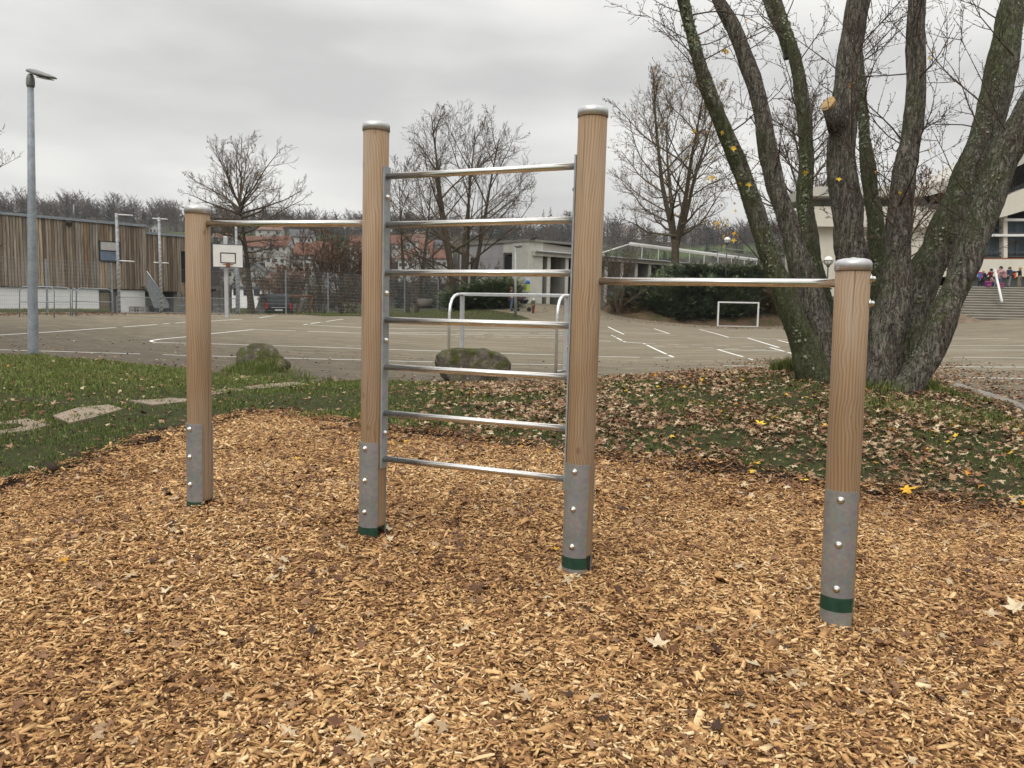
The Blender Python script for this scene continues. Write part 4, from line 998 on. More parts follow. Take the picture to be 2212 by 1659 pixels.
def bare_tree(name, base, label, cat, H, cc, cr, r0, seed, n1=16, n2=9, n3=7, n4=0, stems=1, clear=.25, leafn=0, leafcol=(.6,.9), mat=None, group=None, up=.06, spread=.35, tw=.008, leader=.9, lsize=.12, lift=0.0, ang1=(12, 60), fan=0, fork=0, wob=.09):
    """base Vector; crown ellipsoid: cc = height of centre, cr = (rx, rz)"""
    r = random.Random(seed); mat = mat or M_BARKFAR; root = thing(name, base, label, cat, group)
    tb, cb = Branches(), Branches(); tips = []
    C = base + Vector((0, 0, cc))
    def ext(p, d):            # distance to the crown envelope
        q = p - C; a = (d.x**2 + d.y**2) / cr[0]**2 + d.z**2 / cr[1]**2; b = 2 * ((q.x*d.x + q.y*d.y) / cr[0]**2 + q.z*d.z / cr[1]**2); c = (q.x**2 + q.y**2) / cr[0]**2 + q.z**2 / cr[1]**2 - 1
        D = b*b - 4*a*c
        return max(.4, (-b + math.sqrt(D)) / (2*a)) if D > 0 else .8
    leaders = []
    if fork:
        q0 = curve(base - Vector((0,0,.3)), Vector((.02,0,1)), fork + .5, 6, .0, .02, r); tb.add(q0, [r0*1.2, r0*1.0, r0*.92, r0*.88, r0*.9, r0*.8], 12, .4)
    for s in range(stems):
        if stems == 1: d = Vector((r.gauss(0, .02), r.gauss(0, .02), 1)); p = base.copy(); ln = H * leader; rr = r0
        else:
            a = 2*PI*s/stems + r.uniform(-.3, .3); sp = r.uniform(.5, 1) * spread
            d = Vector((math.cos(a)*sp, math.sin(a)*sp, 1)); p = base + Vector((math.cos(a), math.sin(a), 0)) * (r0 * 1.1 if not fork else r0*.2) + Vector((0,0,fork)); ln = H * r.uniform(.72, .97); rr = r0 * r.uniform(.55, .75)
        ln = min(ln, ext(p, d.normalized()) * .97); p = p - Vector((0, 0, .3)); pts = curve(p, d, ln + .3, 9, .012 if stems == 1 else .05, .035, r); rad = [rr * (1.25 if i == 0 and stems == 1 else 1) * (1 - .88 * (i / 8) ** 1.1) for i in range(9)]
        tb.add(pts, rad, 9, .35 + r.uniform(-.1, .1)); leaders.append((pts, rad, ln))
    def sub(pts, ln, rad0, lev, cnt, tmin):
        for c in range(cnt):
            t = tmin + (1 - tmin) * ((c + r.random()) / cnt); p, td = lerp_pts(pts, min(.98, t)); an = math.radians(r.uniform(28, 58)); az = r.uniform(0, 2*PI)
            o = td.orthogonal().normalized(); o = Matrix.Rotation(az, 3, td) @ o; d = td * math.cos(an) + o * math.sin(an); d.z += .12
            l2 = ln * r.uniform(.3, .55) * (1.1 - .55 * t); l2 = min(l2, ext(p, d.normalized()) * 1.12 + .25)
            rr = max(tw * .75, rad0 * (1 - .7*t) * .5); k = 4 if lev < 3 else 3
            q = curve(p, d, l2, k, up, .10, r); cb.add(q, [max(tw*.45, rr * (1 - .75*i/(k-1))) for i in range(k)], 4 if lev == 2 else 3, r.random())
            if lev == 2: sub(q, l2, rr, 3, n3, .12)
            elif lev == 3 and n4: sub(q, l2, rr, 4, n4, .2)
            else: tips.append(q)
    for li, (pts, rad, ln) in enumerate(leaders):
        k1 = n1 if stems == 1 else max(4, n1 // stems)
        for c in range(k1):
            t = clear + (1 - clear) * ((c + .5 * r.random()) / k1)
            if fan: t = (clear + (.84 - clear) * (c + .5*r.random()) / fan) if c < fan else .84 + .16 * ((c - fan) / (k1 - fan)) ** .7
            p, td = lerp_pts(pts, min(.985, t)); az = c * 2.4 + li + r.uniform(-.4, .4)
            el = math.radians(ang1[0] + (ang1[1] - ang1[0]) * ((t - clear) / (1 - clear)) + r.uniform(-10, 10))
            if fan: el = math.radians(ang1[0] + r.uniform(-4, 14) if c < fan else 10 + (ang1[1] - 10) * ((c - fan) / (k1 - fan)) ** 1.5 + r.uniform(-7, 7))
            d = Vector((math.cos(az)*math.cos(el), math.sin(az)*math.cos(el), math.sin(el))) + td * (.25 if not fan else .05); d.normalize()
            l1 = ext(p, d) * r.uniform(.82, 1.04); rr = max(tw*1.8, min(rad[0] * .5 * (1 - .72*t), l1 * .028)) * (1.0 if not (fan and c >= fan) else 1.35); q = curve(p, d, l1, 7, up * .5 + lift, wob, r)
            (tb if l1 > 2 else cb).add(q, [max(tw*.6, rr * (1 - .82*i/6)) for i in range(7)], 6, r.random())
            sub(q, l1, rr, 2, n2, .2)
        sub(pts, ln * .45, rad[4], 2, max(3, n2 // 2), .72)
    tb.build('trunk', mat, root); cb.build('crown', mat, root)
    if leafn:
        lb = MB()
        for _ in range(leafn):
            q = r.choice(tips); p = lerp_pts(q, r.random())[0]; a = r.uniform(0, 6.28); s = lsize * r.uniform(.5, 1)
            u = Vector((math.cos(a), math.sin(a), r.uniform(-.5, .5))) * s * .5; v = Vector((0, 0, -1)) * s + Vector((r.gauss(0,.3), r.gauss(0,.3), 0)) * s
            lb.face([p, p + u + v*.5, p + v, p - u + v*.5], 0, r.uniform(*leafcol))
        lb.build('leaves', M_LEAF, root)
    return root
def gp(px, py, d, sink=0):
    p = pt(px, py, d); p.z = (g1(p.x, p.y) if fdist(p.x, p.y) < 2 and d < 80 else b1(p.x, p.y)) - sink; return p
b = gp(543, 671, 54); b.z = pt(543, 672, 54).z - .1
bare_tree('oak_tree', b, 'round crowned bare oak with straight trunk behind the mesh fence', 'tree', 12.6, 7.2, (4.4, 4.3), .25, 5, 36, 9, 7, 4, clear=.30, leader=.58, fan=17, leafn=500, leafcol=(.25,.6), up=.05, tw=.0115, ang1=(-4, 80), lsize=.13)
b = pt(890, 668, 67); b.z -= .3
bare_tree('bare_tree', b, 'bare tree behind the fence, just right of the second post', 'tree', 13.6, 8.0, (4.4, 5.3), .30, 9, 24, 9, 7, 4, stems=2, spread=.16, clear=.22, up=.06, tw=.015, ang1=(0, 66), leafn=300, leafcol=(.2,.5), lsize=.15)
b = pt(998, 668, 57); b.z -= .2
bare_tree('multi_stem_tree', b, 'large bare multi stemmed tree behind the wall bars, by the low juniper', 'tree', 13.9, 8.1, (5.8, 6.0), .32, 21, 42, 8, 7, 4, stems=5, spread=.24, clear=.2, up=.055, tw=.0135, ang1=(8, 66), leafn=250, leafcol=(.2,.5), lsize=.13)
b = pt(1456, 640, 68); b.z -= .5
bare_tree('plane_tree', b, 'tall plane tree with a few orange leaves behind the juniper bank', 'tree', 19.5, 11.0, (6.2, 9.0), .37, 33, 44, 11, 7, 4, stems=4, spread=.46, fork=5.0, wob=.15, clear=.06, leafn=900, leafcol=(.42,.98), mat=M_BARKPLANE, up=.07, tw=.0145, ang1=(2, 66), lsize=.2)
b = pt(1722, 650, 76); b.z -= .5
bare_tree('bare_tree', b, 'bare tree with dangling seeds seen between the mossy maple stems', 'tree', 19.5, 11.5, (5.0, 8.2), .35, 41, 28, 11, 8, 3, clear=.22, leafn=1500, leafcol=(.05,.3), up=.05, tw=.02, ang1=(5, 62), lsize=.16)
b = pt(1958, 655, 46); b.z -= .2
bare_tree('small_tree', b, 'small bare ash with dangling seeds in front of the cream hall', 'tree', 7.8, 4.6, (3.4, 3.3), .12, 47, 20, 9, 7, 0, clear=.2, leafn=1400, leafcol=(.05,.4), up=.03, tw=.010, ang1=(8, 66), lsize=.10)
b = pt(-128, 760, 24); b.z = .1
bare_tree('bare_tree', b, 'bare tree whose twigs reach in at the left picture edge', 'tree', 8.8, 5.6, (2.3, 3.1), .14, 52, 30, 10, 7, 3, clear=.3, leafn=500, leafcol=(.3,.5), up=.03, tw=.007, ang1=(5, 62), lsize=.05)
# brown bare shrubs behind the fence
for i, (px, d, H, rx, n) in enumerate([(632, 64, 4.6, 2.0, 6), (690, 62, 7.0, 2.6, 8), (742, 63, 6.4, 2.4, 8), (800, 66, 5.4, 2.6, 6), (590, 66, 3.6, 1.6, 5)]):
    b = pt(px, 676, d); b.z -= .5
    bare_tree('bare_shrub', b, ['small brown thicket left of the shrub row behind the fence', 'tallest brown thicket behind the fence, left of the second post', 'brown thicket directly left of the second post', 'brown thicket seen right behind the second post', 'low brown shrub just right of the oak and the van'][i], 'shrub', H, H*.52, (rx, H*.55), .07, 60+i, 24, 10, 6, 0, stems=n, spread=.38, clear=.08, up=.03, tw=.017, ang1=(25, 70), leafn=1500, leafcol=(.05,.45), group='bare shrubs behind the fence', lsize=.13)
b = pt(1335, 664, 57); b.z -= .2
bare_tree('bare_shrub', b, 'leafless shrub in front of the concrete fins right of the third post', 'shrub', 4.2, 2.2, (2.3, 2.3), .04, 77, 20, 9, 6, 0, stems=7, spread=.4, clear=.1, up=.02, tw=.012, ang1=(25, 70))
# ------------------------------------------------------------------ the multi stemmed maple by the pit
MAPLE = [  # (px, py, width) down the stem, depth at top, depth at foot
 ([(1466,-60,21),(1476,0,23),(1494,74,25),(1523,174,31),(1560,269,33),(1602,372,35),(1635,467,39),(1672,579,43),(1714,690,50),(1752,790,66),(1775,830,72)], 10.2, 11.3, .74),
 ([(1530,-60,23),(1552,0,25),(1585,62,31),(1614,136,33),(1643,231,35),(1656,310,39),(1680,413,39),(1713,517,45),(1737,600,54),(1765,700,68),(1790,790,84),(1800,835,90)], 11.4, 11.5, .32),
 ([(1662,-60,20),(1676,0,21),(1701,74,23),(1726,165,25),(1738,256,29),(1742,351,31),(1738,434,35),(1747,517,39),(1755,579,45),(1778,690,56),(1808,790,66),(1820,835,70)], 12.6, 12.0, .8),
 ([(1862,-60,45),(1854,0,47),(1841,83,50),(1829,174,52),(1819,269,56),(1819,372,62),(1829,467,62),(1839,550,56),(1848,640,60),(1858,730,66),(1868,835,84)], 11.2, 11.4, .25),
 ([(1850,60,14),(1860,165,16),(1866,269,23),(1875,372,29),(1891,475,33),(1893,579,35),(1888,680,42),(1880,780,52),(1875,835,60)], 13.0, 12.0, .78),
 ([(1984,-60,38),(1982,0,39),(1978,83,39),(1978,186,39),(1970,281,42),(1953,372,46),(1945,455,48),(1941,537,50),(1933,620,62),(1915,720,76),(1902,800,86),(1898,840,92)], 11.0, 11.1, .28),
 ([(2205,-60,52),(2189,0,54),(2176,83,54),(2152,207,58),(2123,310,62),(2081,413,68),(2036,517,70),(1994,600,64),(1964,690,62),(1938,780,70),(1920,835,80)], 11.8, 11.25, .6),
 ([(2310,60,56),(2268,150,60),(2232,230,62),(2192,300,62),(2143,413,62),(2102,517,60),(2068,615,54),(2033,695,57),(2003,765,58),(1978,808,60),(1950,842,64)], 10.6, 10.8, .42)]
mb_ = pt(1860, 822, 11.4); mb_.z = float(near_z(np.array([mb_.x]), np.array([mb_.y]))[0])
maple = thing('maple_tree', mb_, 'big multi stemmed silver maple with mossy bark beside the chip pit', 'tree')
rr = random.Random(5)
STEMS = []
def cat(P, t):
    n = len(P); f = t * (n - 1); i = min(int(f), n - 2); u = f - i; p0, p1, p2, p3 = P[max(i-1,0)], P[i], P[i+1], P[min(i+2,n-1)]
    return .5 * ((2*p1) + (p2-p0)*u + (2*p0-5*p1+4*p2-p3)*u*u + (3*p1-p0-3*p2+p3)*u*u*u)
def stem(path, dt, db, moss, sd_, name='stem', flare=1.0):
    n = len(path); P, R = [], []
    for i, (px, py, w) in enumerate(path):
        t = i / (n - 1); d = dt + (db - dt) * t ** .8; P.append(np.array(pt(px, py, d))); R.append(w * d / FPX * .5)
    P = np.array(P); P[-1][2] -= .12
    rings, sides = 150, 36; ts = np.linspace(0, 1, rings)
    C = np.array([cat(P, t) for t in ts]); Rr = np.interp(ts, np.linspace(0, 1, n), R)
    T = np.gradient(C, axis=0); T /= np.linalg.norm(T, axis=1, keepdims=True); u = np.cross(T, [0, 1, 0]); u /= np.linalg.norm(u, axis=1, keepdims=True); v = np.cross(T, u)
    a = np.arange(sides) * 2 * PI / sides
    D = np.cos(a)[None, :, None] * u[:, None, :] + np.sin(a)[None, :, None] * v[:, None, :]
    V = C[:, None, :] + D * Rr[:, None, None]; ms = np.empty((rings, sides)); disp = np.empty((rings, sides))
    for i in range(rings):
        for j in range(sides):
            q = Vector(V[i, j]); ql = Vector((q.x * 9, q.y * 9, q.z * 2.6)); lump = noise.noise(Vector((q.x*2.2, q.y*2.2, q.z*1.7)) + Vector((sd_*3.1, 0, 0)))
            f = noise.fractal(ql + Vector((sd_*7, 0, 0)), .8, 2.1, 4); f2 = 1 - abs(noise.noise(Vector((q.x*26, q.y*26, q.z*6)))) * 2
            disp[i, j] = lump * .2 + f * .065 + f2 * .028
            ms[i, j] = moss + .35 * noise.noise(q * 1.4 + Vector((sd_, 5, 0))) + .18 * (-D[i, j, 0])
    disp -= disp.mean(); Rr = Rr * .92
    burl = np.zeros((rings, sides))
    for _ in range(9):
        bi, bj, bs = rr.uniform(.05, .8) * rings, rr.uniform(0, sides), rr.uniform(.06, .24)
        dj = np.abs(np.arange(sides) - bj); dj = np.minimum(dj, sides - dj); burl += bs * np.exp(-(((np.arange(rings) - bi) / 4.5)[:, None] ** 2 + (dj / 4.0)[None, :] ** 2))
    V = V + D * (Rr[:, None] * (disp * 1.25 + burl))[..., None]
    i = np.arange(rings - 1)[:, None] * sides; j = np.arange(sides)[None, :]; j2 = (j + 1) % sides
    F = np.stack([i+j, i+j2, i+sides+j2, i+sides+j], -1).reshape(-1, 4)
    mesh_np(name, V.reshape(-1, 3), F, M_BARK, maple, smooth=True, vattr={'moss': ms.ravel(), 'tone': disp.ravel()})
    STEMS.append((C, Rr))
for k_, (p, dt, db, ms) in enumerate(MAPLE): stem(p, dt, db, ms, k_)
stem([(1640,-40,10),(1655,0,12),(1668,36,14),(1690,78,16),(1702,110,16)], 12.6, 12.55, .6, 11, 'limb')
# crusts of lichen and moss cushions on the greener stems
LC = MB(); rl_ = random.Random(19)
for k_ in (0, 2, 4, 6, 7, 8):
    C, Rr = STEMS[k_]; nl = {0: 2600, 2: 2400, 4: 1300, 6: 3000, 7: 900, 8: 400}[k_]; done = 0
    T = np.gradient(C, axis=0)
    for _ in range(nl * 3):
        if done >= nl: break
        i = rl_.randrange(3, len(C) - 12); a = rl_.uniform(0, 6.283); t = Vector(T[i]).normalized(); u = t.cross(Vector((0,1,0))).normalized(); v = t.cross(u)
        n_ = u * math.cos(a) + v * math.sin(a); p = Vector(C[i]) + n_ * Rr[i] * rl_.uniform(.93, 1.08) + t * rl_.uniform(-.02, .02)
        m_ = noise.fractal(p * 3.1 + Vector((k_, 0, 0)), .8, 2.1, 4) + (.12 if n_.x < 0 else -.06)
        if m_ < .05: continue
        done += 1; s = rl_.uniform(.010, .028); w_ = n_.cross(t); f = rl_.uniform(-.2, 1.0); d1 = (t * math.cos(a*3) + w_ * math.sin(a*3)); d2 = n_.cross(d1)
        q = [p + d1*s*rl_.uniform(.6,1.2) + n_*s*f, p + d2*s*rl_.uniform(.6,1.2) + n_*s*rl_.uniform(0,.6), p - d1*s*rl_.uniform(.6,1.2), p - d2*s*rl_.uniform(.6,1.2) + n_*s*rl_.uniform(0,.5)]
        LC.face(q, 0, min(1, max(0, rl_.gauss(.5 + m_ * .3, .22))))
LC.build('lichen', M_LICH, maple)
# root flare
rc = mb_; Vr, Fr = [], []
n_a, n_r = 72, 14; pr = [(1.0, -.14), (.84, -.02), (.72, .05), (.62, .1), (.5, .15), (.3, .19), (.02, .2)]; _o = [(1.22, -.12), (1.06, .0), (.94, .06), (.86, .12), (.80, .2), (.74, .28), (.66, .36), (.55, .42), (.3, .46), (.02, .48)]
ms = []
for (r_, h) in pr:
    for j in range(n_a):
        a = 2*PI*j/n_a; lob = 1 + (.16 * math.cos(7*a + 1) + .07 * math.cos(11*a)) * (1 if h < .3 else .5); x_ = math.cos(a)*r_*lob*.9; y_ = math.sin(a)*r_*lob*.62
        nz_ = noise.fractal(Vector((x_*4, y_*4, h*3)), .8, 2, 4) * .07
        Vr.append((rc.x + x_*(1+nz_), rc.y + y_*(1+nz_) + .05, rc.z + h)); ms.append(.2 + .3 * noise.noise(Vector((x_*2, y_*2, h*2))))
for i in range(len(pr)-1):
    for j in range(n_a): Fr.append((i*n_a+j, i*n_a+(j+1)%n_a, (i+1)*n_a+(j+1)%n_a, (i+1)*n_a+j))
mesh_np('root_flare', np.array(Vr), np.array(Fr), M_BARK, maple, smooth=True, vattr={'moss': np.array(ms), 'tone': np.zeros(len(ms))})
# cut branch stub on the dark stem
c0 = pt(1812, 275, 11.15); c1 = pt(1790, 226, 11.05)
m = MB(); m.tube([c0, (c0+c1)/2, c1], [.15, .12, .10], 16); sb = m.build('branch_stub', M_BARK, maple)
m = MB(); ax = (RT*-.80 + UP*.38 - FW*.42).normalized(); m.lathe(pt(1788, 224, 11.03), ax, [(.10, -.05), (.11, .0), (.10, .012)], 18); m.build('cut_face', M_CUT, sb)
# side twigs with buds
TB = Branches(); leaf_at = []
def twig(p, d, ln, r0, lev):
    k = 6; q = curve(p, d, ln, k, .05, .11, rr); TB.add(q, [max(.0024, r0 * (1 - .75*i/(k-1))) for i in range(k)], 5 if lev == 0 else 4, rr.random())
    if lev < 2:
        for _ in range(int(ln * (4.5 if lev == 0 else 6)) + 1):
            t = rr.uniform(.15, 1); pp, td = lerp_pts(q, min(t, .99)); an = math.radians(rr.uniform(30, 60)); o = Matrix.Rotation(rr.uniform(0, 6.28), 3, td) @ td.orthogonal().normalized()
            twig(pp, td*math.cos(an) + o*math.sin(an) + Vector((0,0,.1)), ln * rr.uniform(.2, .5), r0 * .5, lev + 1)
    for t in np.linspace(.25, 1, max(2, int(ln / .11))):
        pp, td = lerp_pts(q, min(t, .99)); o = Matrix.Rotation(rr.uniform(0, 6.28), 3, td) @ td.orthogonal().normalized(); e = pp + (o*.7 + td*.7) * rr.uniform(.015, .035)
        TB.add([pp, pp.lerp(e, .5), e], [.002, .0055, .002], 4, .2)
    leaf_at.append(q)
for k_, (C, Rr) in enumerate(STEMS[:8]):
    for _ in range(9 if k_ not in (3,) else 5):
        i = int(rr.uniform(.02, .62) * (len(C) - 1)); p = Vector(C[i]); a = rr.uniform(0, 6.28)
        d = Vector((math.cos(a), math.sin(a) * .7, rr.uniform(.1, .9))).normalized(); twig(p + d * Rr[i] * .7, d, rr.uniform(.5, 1.7), rr.uniform(.006, .012), 0)
for (x0, y0, x1, y1, ln, r_) in [(1505,120,1400,50,1.0,.009),(1520,160,1405,85,1.1,.01),(1500,100,1395,62,1.0,.008),(1620,250,1690,360,.8,.008),(1940,450,2035,270,1.6,.012),(1945,300,1850,180,1.3,.012),(1930,470,1880,300,1.6,.010),(1975,180,2080,90,1.2,.012),(1970,330,2050,180,1.5,.01),(1840,300,1780,60,1.9,.012),(1870,120,1970,20,1.3,.01),(2130,300,2000,150,1.9,.012),(2140,240,2010,40,2.0,.012),(2090,420,1990,330,1.3,.01),(2190,120,2060,10,1.6,.012),(2170,420,2240,300,1.0,.014),(1735,250,1650,170,1.1,.01),(1740,300,1830,190,1.2,.01),(1720,150,1790,30,1.1,.01),(1660,330,1560,420,.9,.008),(1600,90,1700,10,1.1,.01),(1700,90,1600,20,1.0,.008),(1560,260,1470,160,1.0,.008),(1640,470,1560,360,1.1,.009),(1930,560,2010,430,1.4,.01)]:
    a, b_ = pt(x0, y0, 11.0), pt(x1, y1, 10.6 + rr.uniform(-.6, .6)); twig(a, (b_ - a), (b_ - a).length * 1.05, r_, 0)
TB.build('twigs', M_TWIG, maple)
LB = MB()
def hang_leaf(p, s, r_):
    P, T = LV[rr.randrange(8)]; R_ = Matrix.Rotation(rr.uniform(0, 6.28), 3, 'Z') @ Matrix.Rotation(rr.uniform(.9, 2.0), 3, 'Y'); Q = [p + R_ @ Vector(v * s) for v in P]
    for t in T: LB.face([Q[i] for i in t], 0, r_)
for (px, py) in [(1565,108),(1571,112),(1612,42),(1500,282),(1585,318),(1586,322),(1538,382),(1530,385),(1598,396),(1618,398),(1740,372),(1812,386),(1943,415),(1560,285)]: hang_leaf(pt(px, py, 10.6), rr.uniform(.09, .13), rr.uniform(.95, 1))
for _ in range(10): hang_leaf(lerp_pts(rr.choice(leaf_at), rr.random())[0], rr.uniform(.05, .1), rr.choice([.97, .99, .93]))
for _ in range(16): hang_leaf(pt(1570 + rr.gauss(0, 16), 495 + rr.gauss(0, 20), 10.4), rr.uniform(.06, .1), rr.uniform(.94, 1))
LB.build('leaves', M_LEAF, maple)
twg = Branches(); q = [pt(1640, 560, 11.0), pt(1615, 530, 10.8), pt(1590, 505, 10.5), pt(1560, 480, 10.4)]; twg.add(q, [.008, .006, .005, .003], 5, .5); twg.build('twigs', M_TWIG, maple)

# ------------------------------------------------------------------ junipers and bank planting
def conifer_shrub(name, pxs, label, cat, d, seed, n=900, mat=None, size=.5, group=None, flat=.55, droop=.1):
    """pxs: list of (px, py, rx_px, ry_px) lobes"""
    r = random.Random(seed); mat = mat or M_NEEDLE; k = d / FPX; c0 = pt(pxs[0][0], max(p[1] + p[3] for p in pxs), d)
    root = thing(name, c0, label, cat, group); m = MB(); bb = Branches()
    for (px, py, rx, ry) in pxs:
        c = pt(px, py, d + r.uniform(-.4, .4)); RX, RZ = rx*k, ry*k; RY = max(RX*.8, .8)
        tone = r.uniform(-.28, .2)
        for _ in range(int(n * (rx * ry) / 1500)):
            while True:
                q = Vector((r.uniform(-1,1), r.uniform(-1,1), r.uniform(-1,1)))
                if .25 < q.length < 1: break
            q = q * (r.uniform(.75, 1.08) if r.random() < .7 else 1)
            p = c + Vector((q.x*RX, q.y*RY, q.z*RZ)); o = Vector((q.x, q.y, 0)); o = o.normalized() if o.length > .01 else Vector((1,0,0))
            d1 = (o * .9 + Vector((r.gauss(0,.35), r.gauss(0,.35), r.uniform(-droop, flat)))).normalized(); L_ = size * r.uniform(.5, 1.2); w = L_ * .2
            tn = min(1, max(0, r.uniform(.1, .9) + tone + .18*q.z))  # sprays paler toward each lobe's top, light from above painted into the colour
            for f in range(6):
                t = f / 6; b_ = p + d1 * L_ * t; s = d1.cross(Vector((r.gauss(0,.4), r.gauss(0,.4), 1))).normalized()
                for sg in (1, -1):
                    e = b_ + d1 * L_ * .28 + s * sg * L_ * .26 * (1 - t*.6) + Vector((0,0,r.gauss(0,.05))) * L_
                    m.face([b_ - d1*w*.25, b_ + d1*w*.3, e], 0, tn)
    m.build('foliage', mat, root)
    for (px, py, rx, ry) in pxs:
        c = pt(px, py + ry*.9, d)
        for _ in range(4):
            a = r.uniform(0, 6.28); bb.add(curve(c, Vector((math.cos(a)*.8, math.sin(a)*.8, .7)), rx*k*.8, 5, 0, .12, r), [.06,.05,.035,.02,.01], 5, .4)
    bb.build('stems', M_BARKFAR, root); return root
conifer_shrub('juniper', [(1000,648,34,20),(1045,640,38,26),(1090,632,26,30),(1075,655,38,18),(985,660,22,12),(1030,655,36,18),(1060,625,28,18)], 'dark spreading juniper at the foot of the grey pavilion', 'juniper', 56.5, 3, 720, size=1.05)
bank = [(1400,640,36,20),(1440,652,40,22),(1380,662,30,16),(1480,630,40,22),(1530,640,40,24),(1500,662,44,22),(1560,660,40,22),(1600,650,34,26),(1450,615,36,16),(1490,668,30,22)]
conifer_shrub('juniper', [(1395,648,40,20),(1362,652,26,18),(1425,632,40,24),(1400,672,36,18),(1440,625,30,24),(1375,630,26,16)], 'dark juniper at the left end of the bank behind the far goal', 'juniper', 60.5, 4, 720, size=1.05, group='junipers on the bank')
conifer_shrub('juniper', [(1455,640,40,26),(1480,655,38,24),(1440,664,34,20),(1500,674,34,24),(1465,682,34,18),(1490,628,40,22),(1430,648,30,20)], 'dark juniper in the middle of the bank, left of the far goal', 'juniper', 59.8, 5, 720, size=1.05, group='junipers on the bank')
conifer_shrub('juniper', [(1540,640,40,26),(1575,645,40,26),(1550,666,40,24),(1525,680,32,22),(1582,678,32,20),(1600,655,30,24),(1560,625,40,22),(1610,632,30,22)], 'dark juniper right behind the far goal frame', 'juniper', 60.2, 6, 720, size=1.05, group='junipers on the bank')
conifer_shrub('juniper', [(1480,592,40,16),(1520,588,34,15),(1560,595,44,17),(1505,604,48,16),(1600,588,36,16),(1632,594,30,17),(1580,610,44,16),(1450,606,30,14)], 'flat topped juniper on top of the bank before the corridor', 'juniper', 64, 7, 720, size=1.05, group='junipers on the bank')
conifer_shrub('autumn_shrub', [(1640,645,40,36),(1620,680,40,24),(1670,670,34,36),(1655,640,34,34)], 'brown and yellow shrub between the far goal and the maple', 'shrub', 60.5, 8, 620, M_SHRUB, .6)
conifer_shrub('autumn_shrub', [(1355,668,30,16),(1328,655,24,14),(1385,682,36,13),(1420,690,34,11),(1455,694,30,9)], 'low brown scrub at the left foot of the juniper bank', 'shrub', 59.5, 9, 380, M_SHRUB, .6)
conifer_shrub('autumn_shrub', [(768,665,22,12)], 'small yellow green bush behind the fence left of the second post', 'shrub', 60, 12, 500, M_GRASS, .3)
conifer_shrub('autumn_shrub', [(1121,615,10,14),(1117,628,8,12)], 'small brown bush beside the pavilion entrance', 'shrub', 58, 13, 700, M_SHRUB, .4)
# ================================================================== BUILDINGS
def part(m, name, mat, parent, **k): return m.build(name, mat, parent, **k)
def windowp(fr, parent, a0, a1, z0, z1, b=.0, glass=None, frame=M_ANTH, ft=.07, bars=(), name='window', proud=.04, depth=.06):
    """frame ring with a pane set back; bars: horizontal z fractions"""
    m = MB(); m.box(a0, a1, b, b+proud, z0, z0+ft, fr); m.box(a0, a1, b, b+proud, z1-ft, z1, fr); m.box(a0, a0+ft, b, b+proud, z0+ft, z1-ft, fr); m.box(a1-ft, a1, b, b+proud, z0+ft, z1-ft, fr)
    for f in bars: zz_ = z0 + (z1-z0)*f; m.box(a0+ft, a1-ft, b, b+proud*.9, zz_-ft*.5, zz_+ft*.5, fr)
    w = m.build(name, frame, parent)
    m = MB(); m.box(a0+ft*.5, a1-ft*.5, b-.01, b+proud*.4, z0+ft*.5, z1-ft*.5, fr); m.build('pane', glass or M_GLASS, w); return w
# ---- timber clad school building on the left
fr = Frame(pt(0,640,53)[:2], pt(318,645,61)[:2]); aR = fr.len; aL = -9.0
z_t0 = fr.px(0,460)[1]; z_t1 = fr.px(318,487)[1]; z_b0 = fr.px(0,618)[1]; z_b1 = fr.px(318,626)[1]
ztop = (z_t0+z_t1)/2; zwb = (z_b0+z_b1)/2; zg = -.3
print('timber', ztop, zwb, aR)
tb_ = thing('timber_building', fr.P(aR, 0, zg), 'two storey school wing clad in weathered vertical boards over a white base', 'building')
m = MB(); m.box(aL, aR-.03, -9, -.06, zwb-.05, ztop-.1, fr); part(m, 'wall', M_DARK, tb_)
wa0, wz1 = fr.px(214.5, 519.5); wa1, wz0 = fr.px(261, 565)
def boards(fr, a0, a1, z0, z1, hole=None, name='cladding', b=0.0, ragged=True):
    m = MB(); a = a0; rr_ = random.Random(3)
    while a < a1 - .02:
        w = min(rr_.uniform(.185, .215), a1 - a); d = rr_.choice([0, .018, .03]) + rr_.uniform(0, .006); r_ = min(1, max(0, rr_.betavariate(2, 2) + (.25 if rr_.random() < .08 else 0)))
        segs = [(z0, z1)]
        if hole and a + w > hole[0] and a < hole[1]: segs = [(z0, hole[2]), (hole[3], z1)]; 
        for s0, s1 in segs: m.box(a+.017, a+w-.017, b-.055, b+d, s0 + rr_.uniform(-.02,.02), s1, fr, 0, r_ if not (hole and s1 == hole[2]) else min(1, r_*.5+.48))
        a += w
    return m
part(boards(fr, aL, aR, zwb, ztop-.12, (wa0, wa1, wz0, wz1)), 'cladding', M_PLANK, tb_)
m = MB(); m.box(aL, aR+.05, -9.1, .12, ztop-.12, ztop+.06, fr); part(m, 'roof_edge', M_GALV_D, tb_)
m = MB(); ad0, dz1 = fr.px(215, 628); ad1, dz0 = fr.px(262, 672)
m.box(aL, ad0, -9, -.12, zg, zwb-.05, fr); m.box(ad1, aR-.1, -9, -.12, zg, zwb-.05, fr); m.box(ad0, ad1, -9, -.7, zg, zwb-.05, fr); part(m, 'base_wall', M_WHITE, tb_)
w = windowp(fr, tb_, wa0+.01, wa1-.01, wz0+.01, wz1-.01, -.06, M_GLASSB, M_ANTH, .045, (.5,), proud=.03)
m = MB(); zm_ = wz0 + (wz1-wz0)*.54; m.box(wa0+.1, wa1-.1, -.03, .0, zm_, wz1-.08, fr); part(m, 'blind', simple('grey_blind', (.5, .49, .46), .6), w)
m = MB(); m.box(wa0-.02, wa1+.02, -.03, .1, wz0-.06, wz0+.02, fr); part(m, 'sill', M_ANTH, w)
ga1 = fr.px(243, 650)[0]
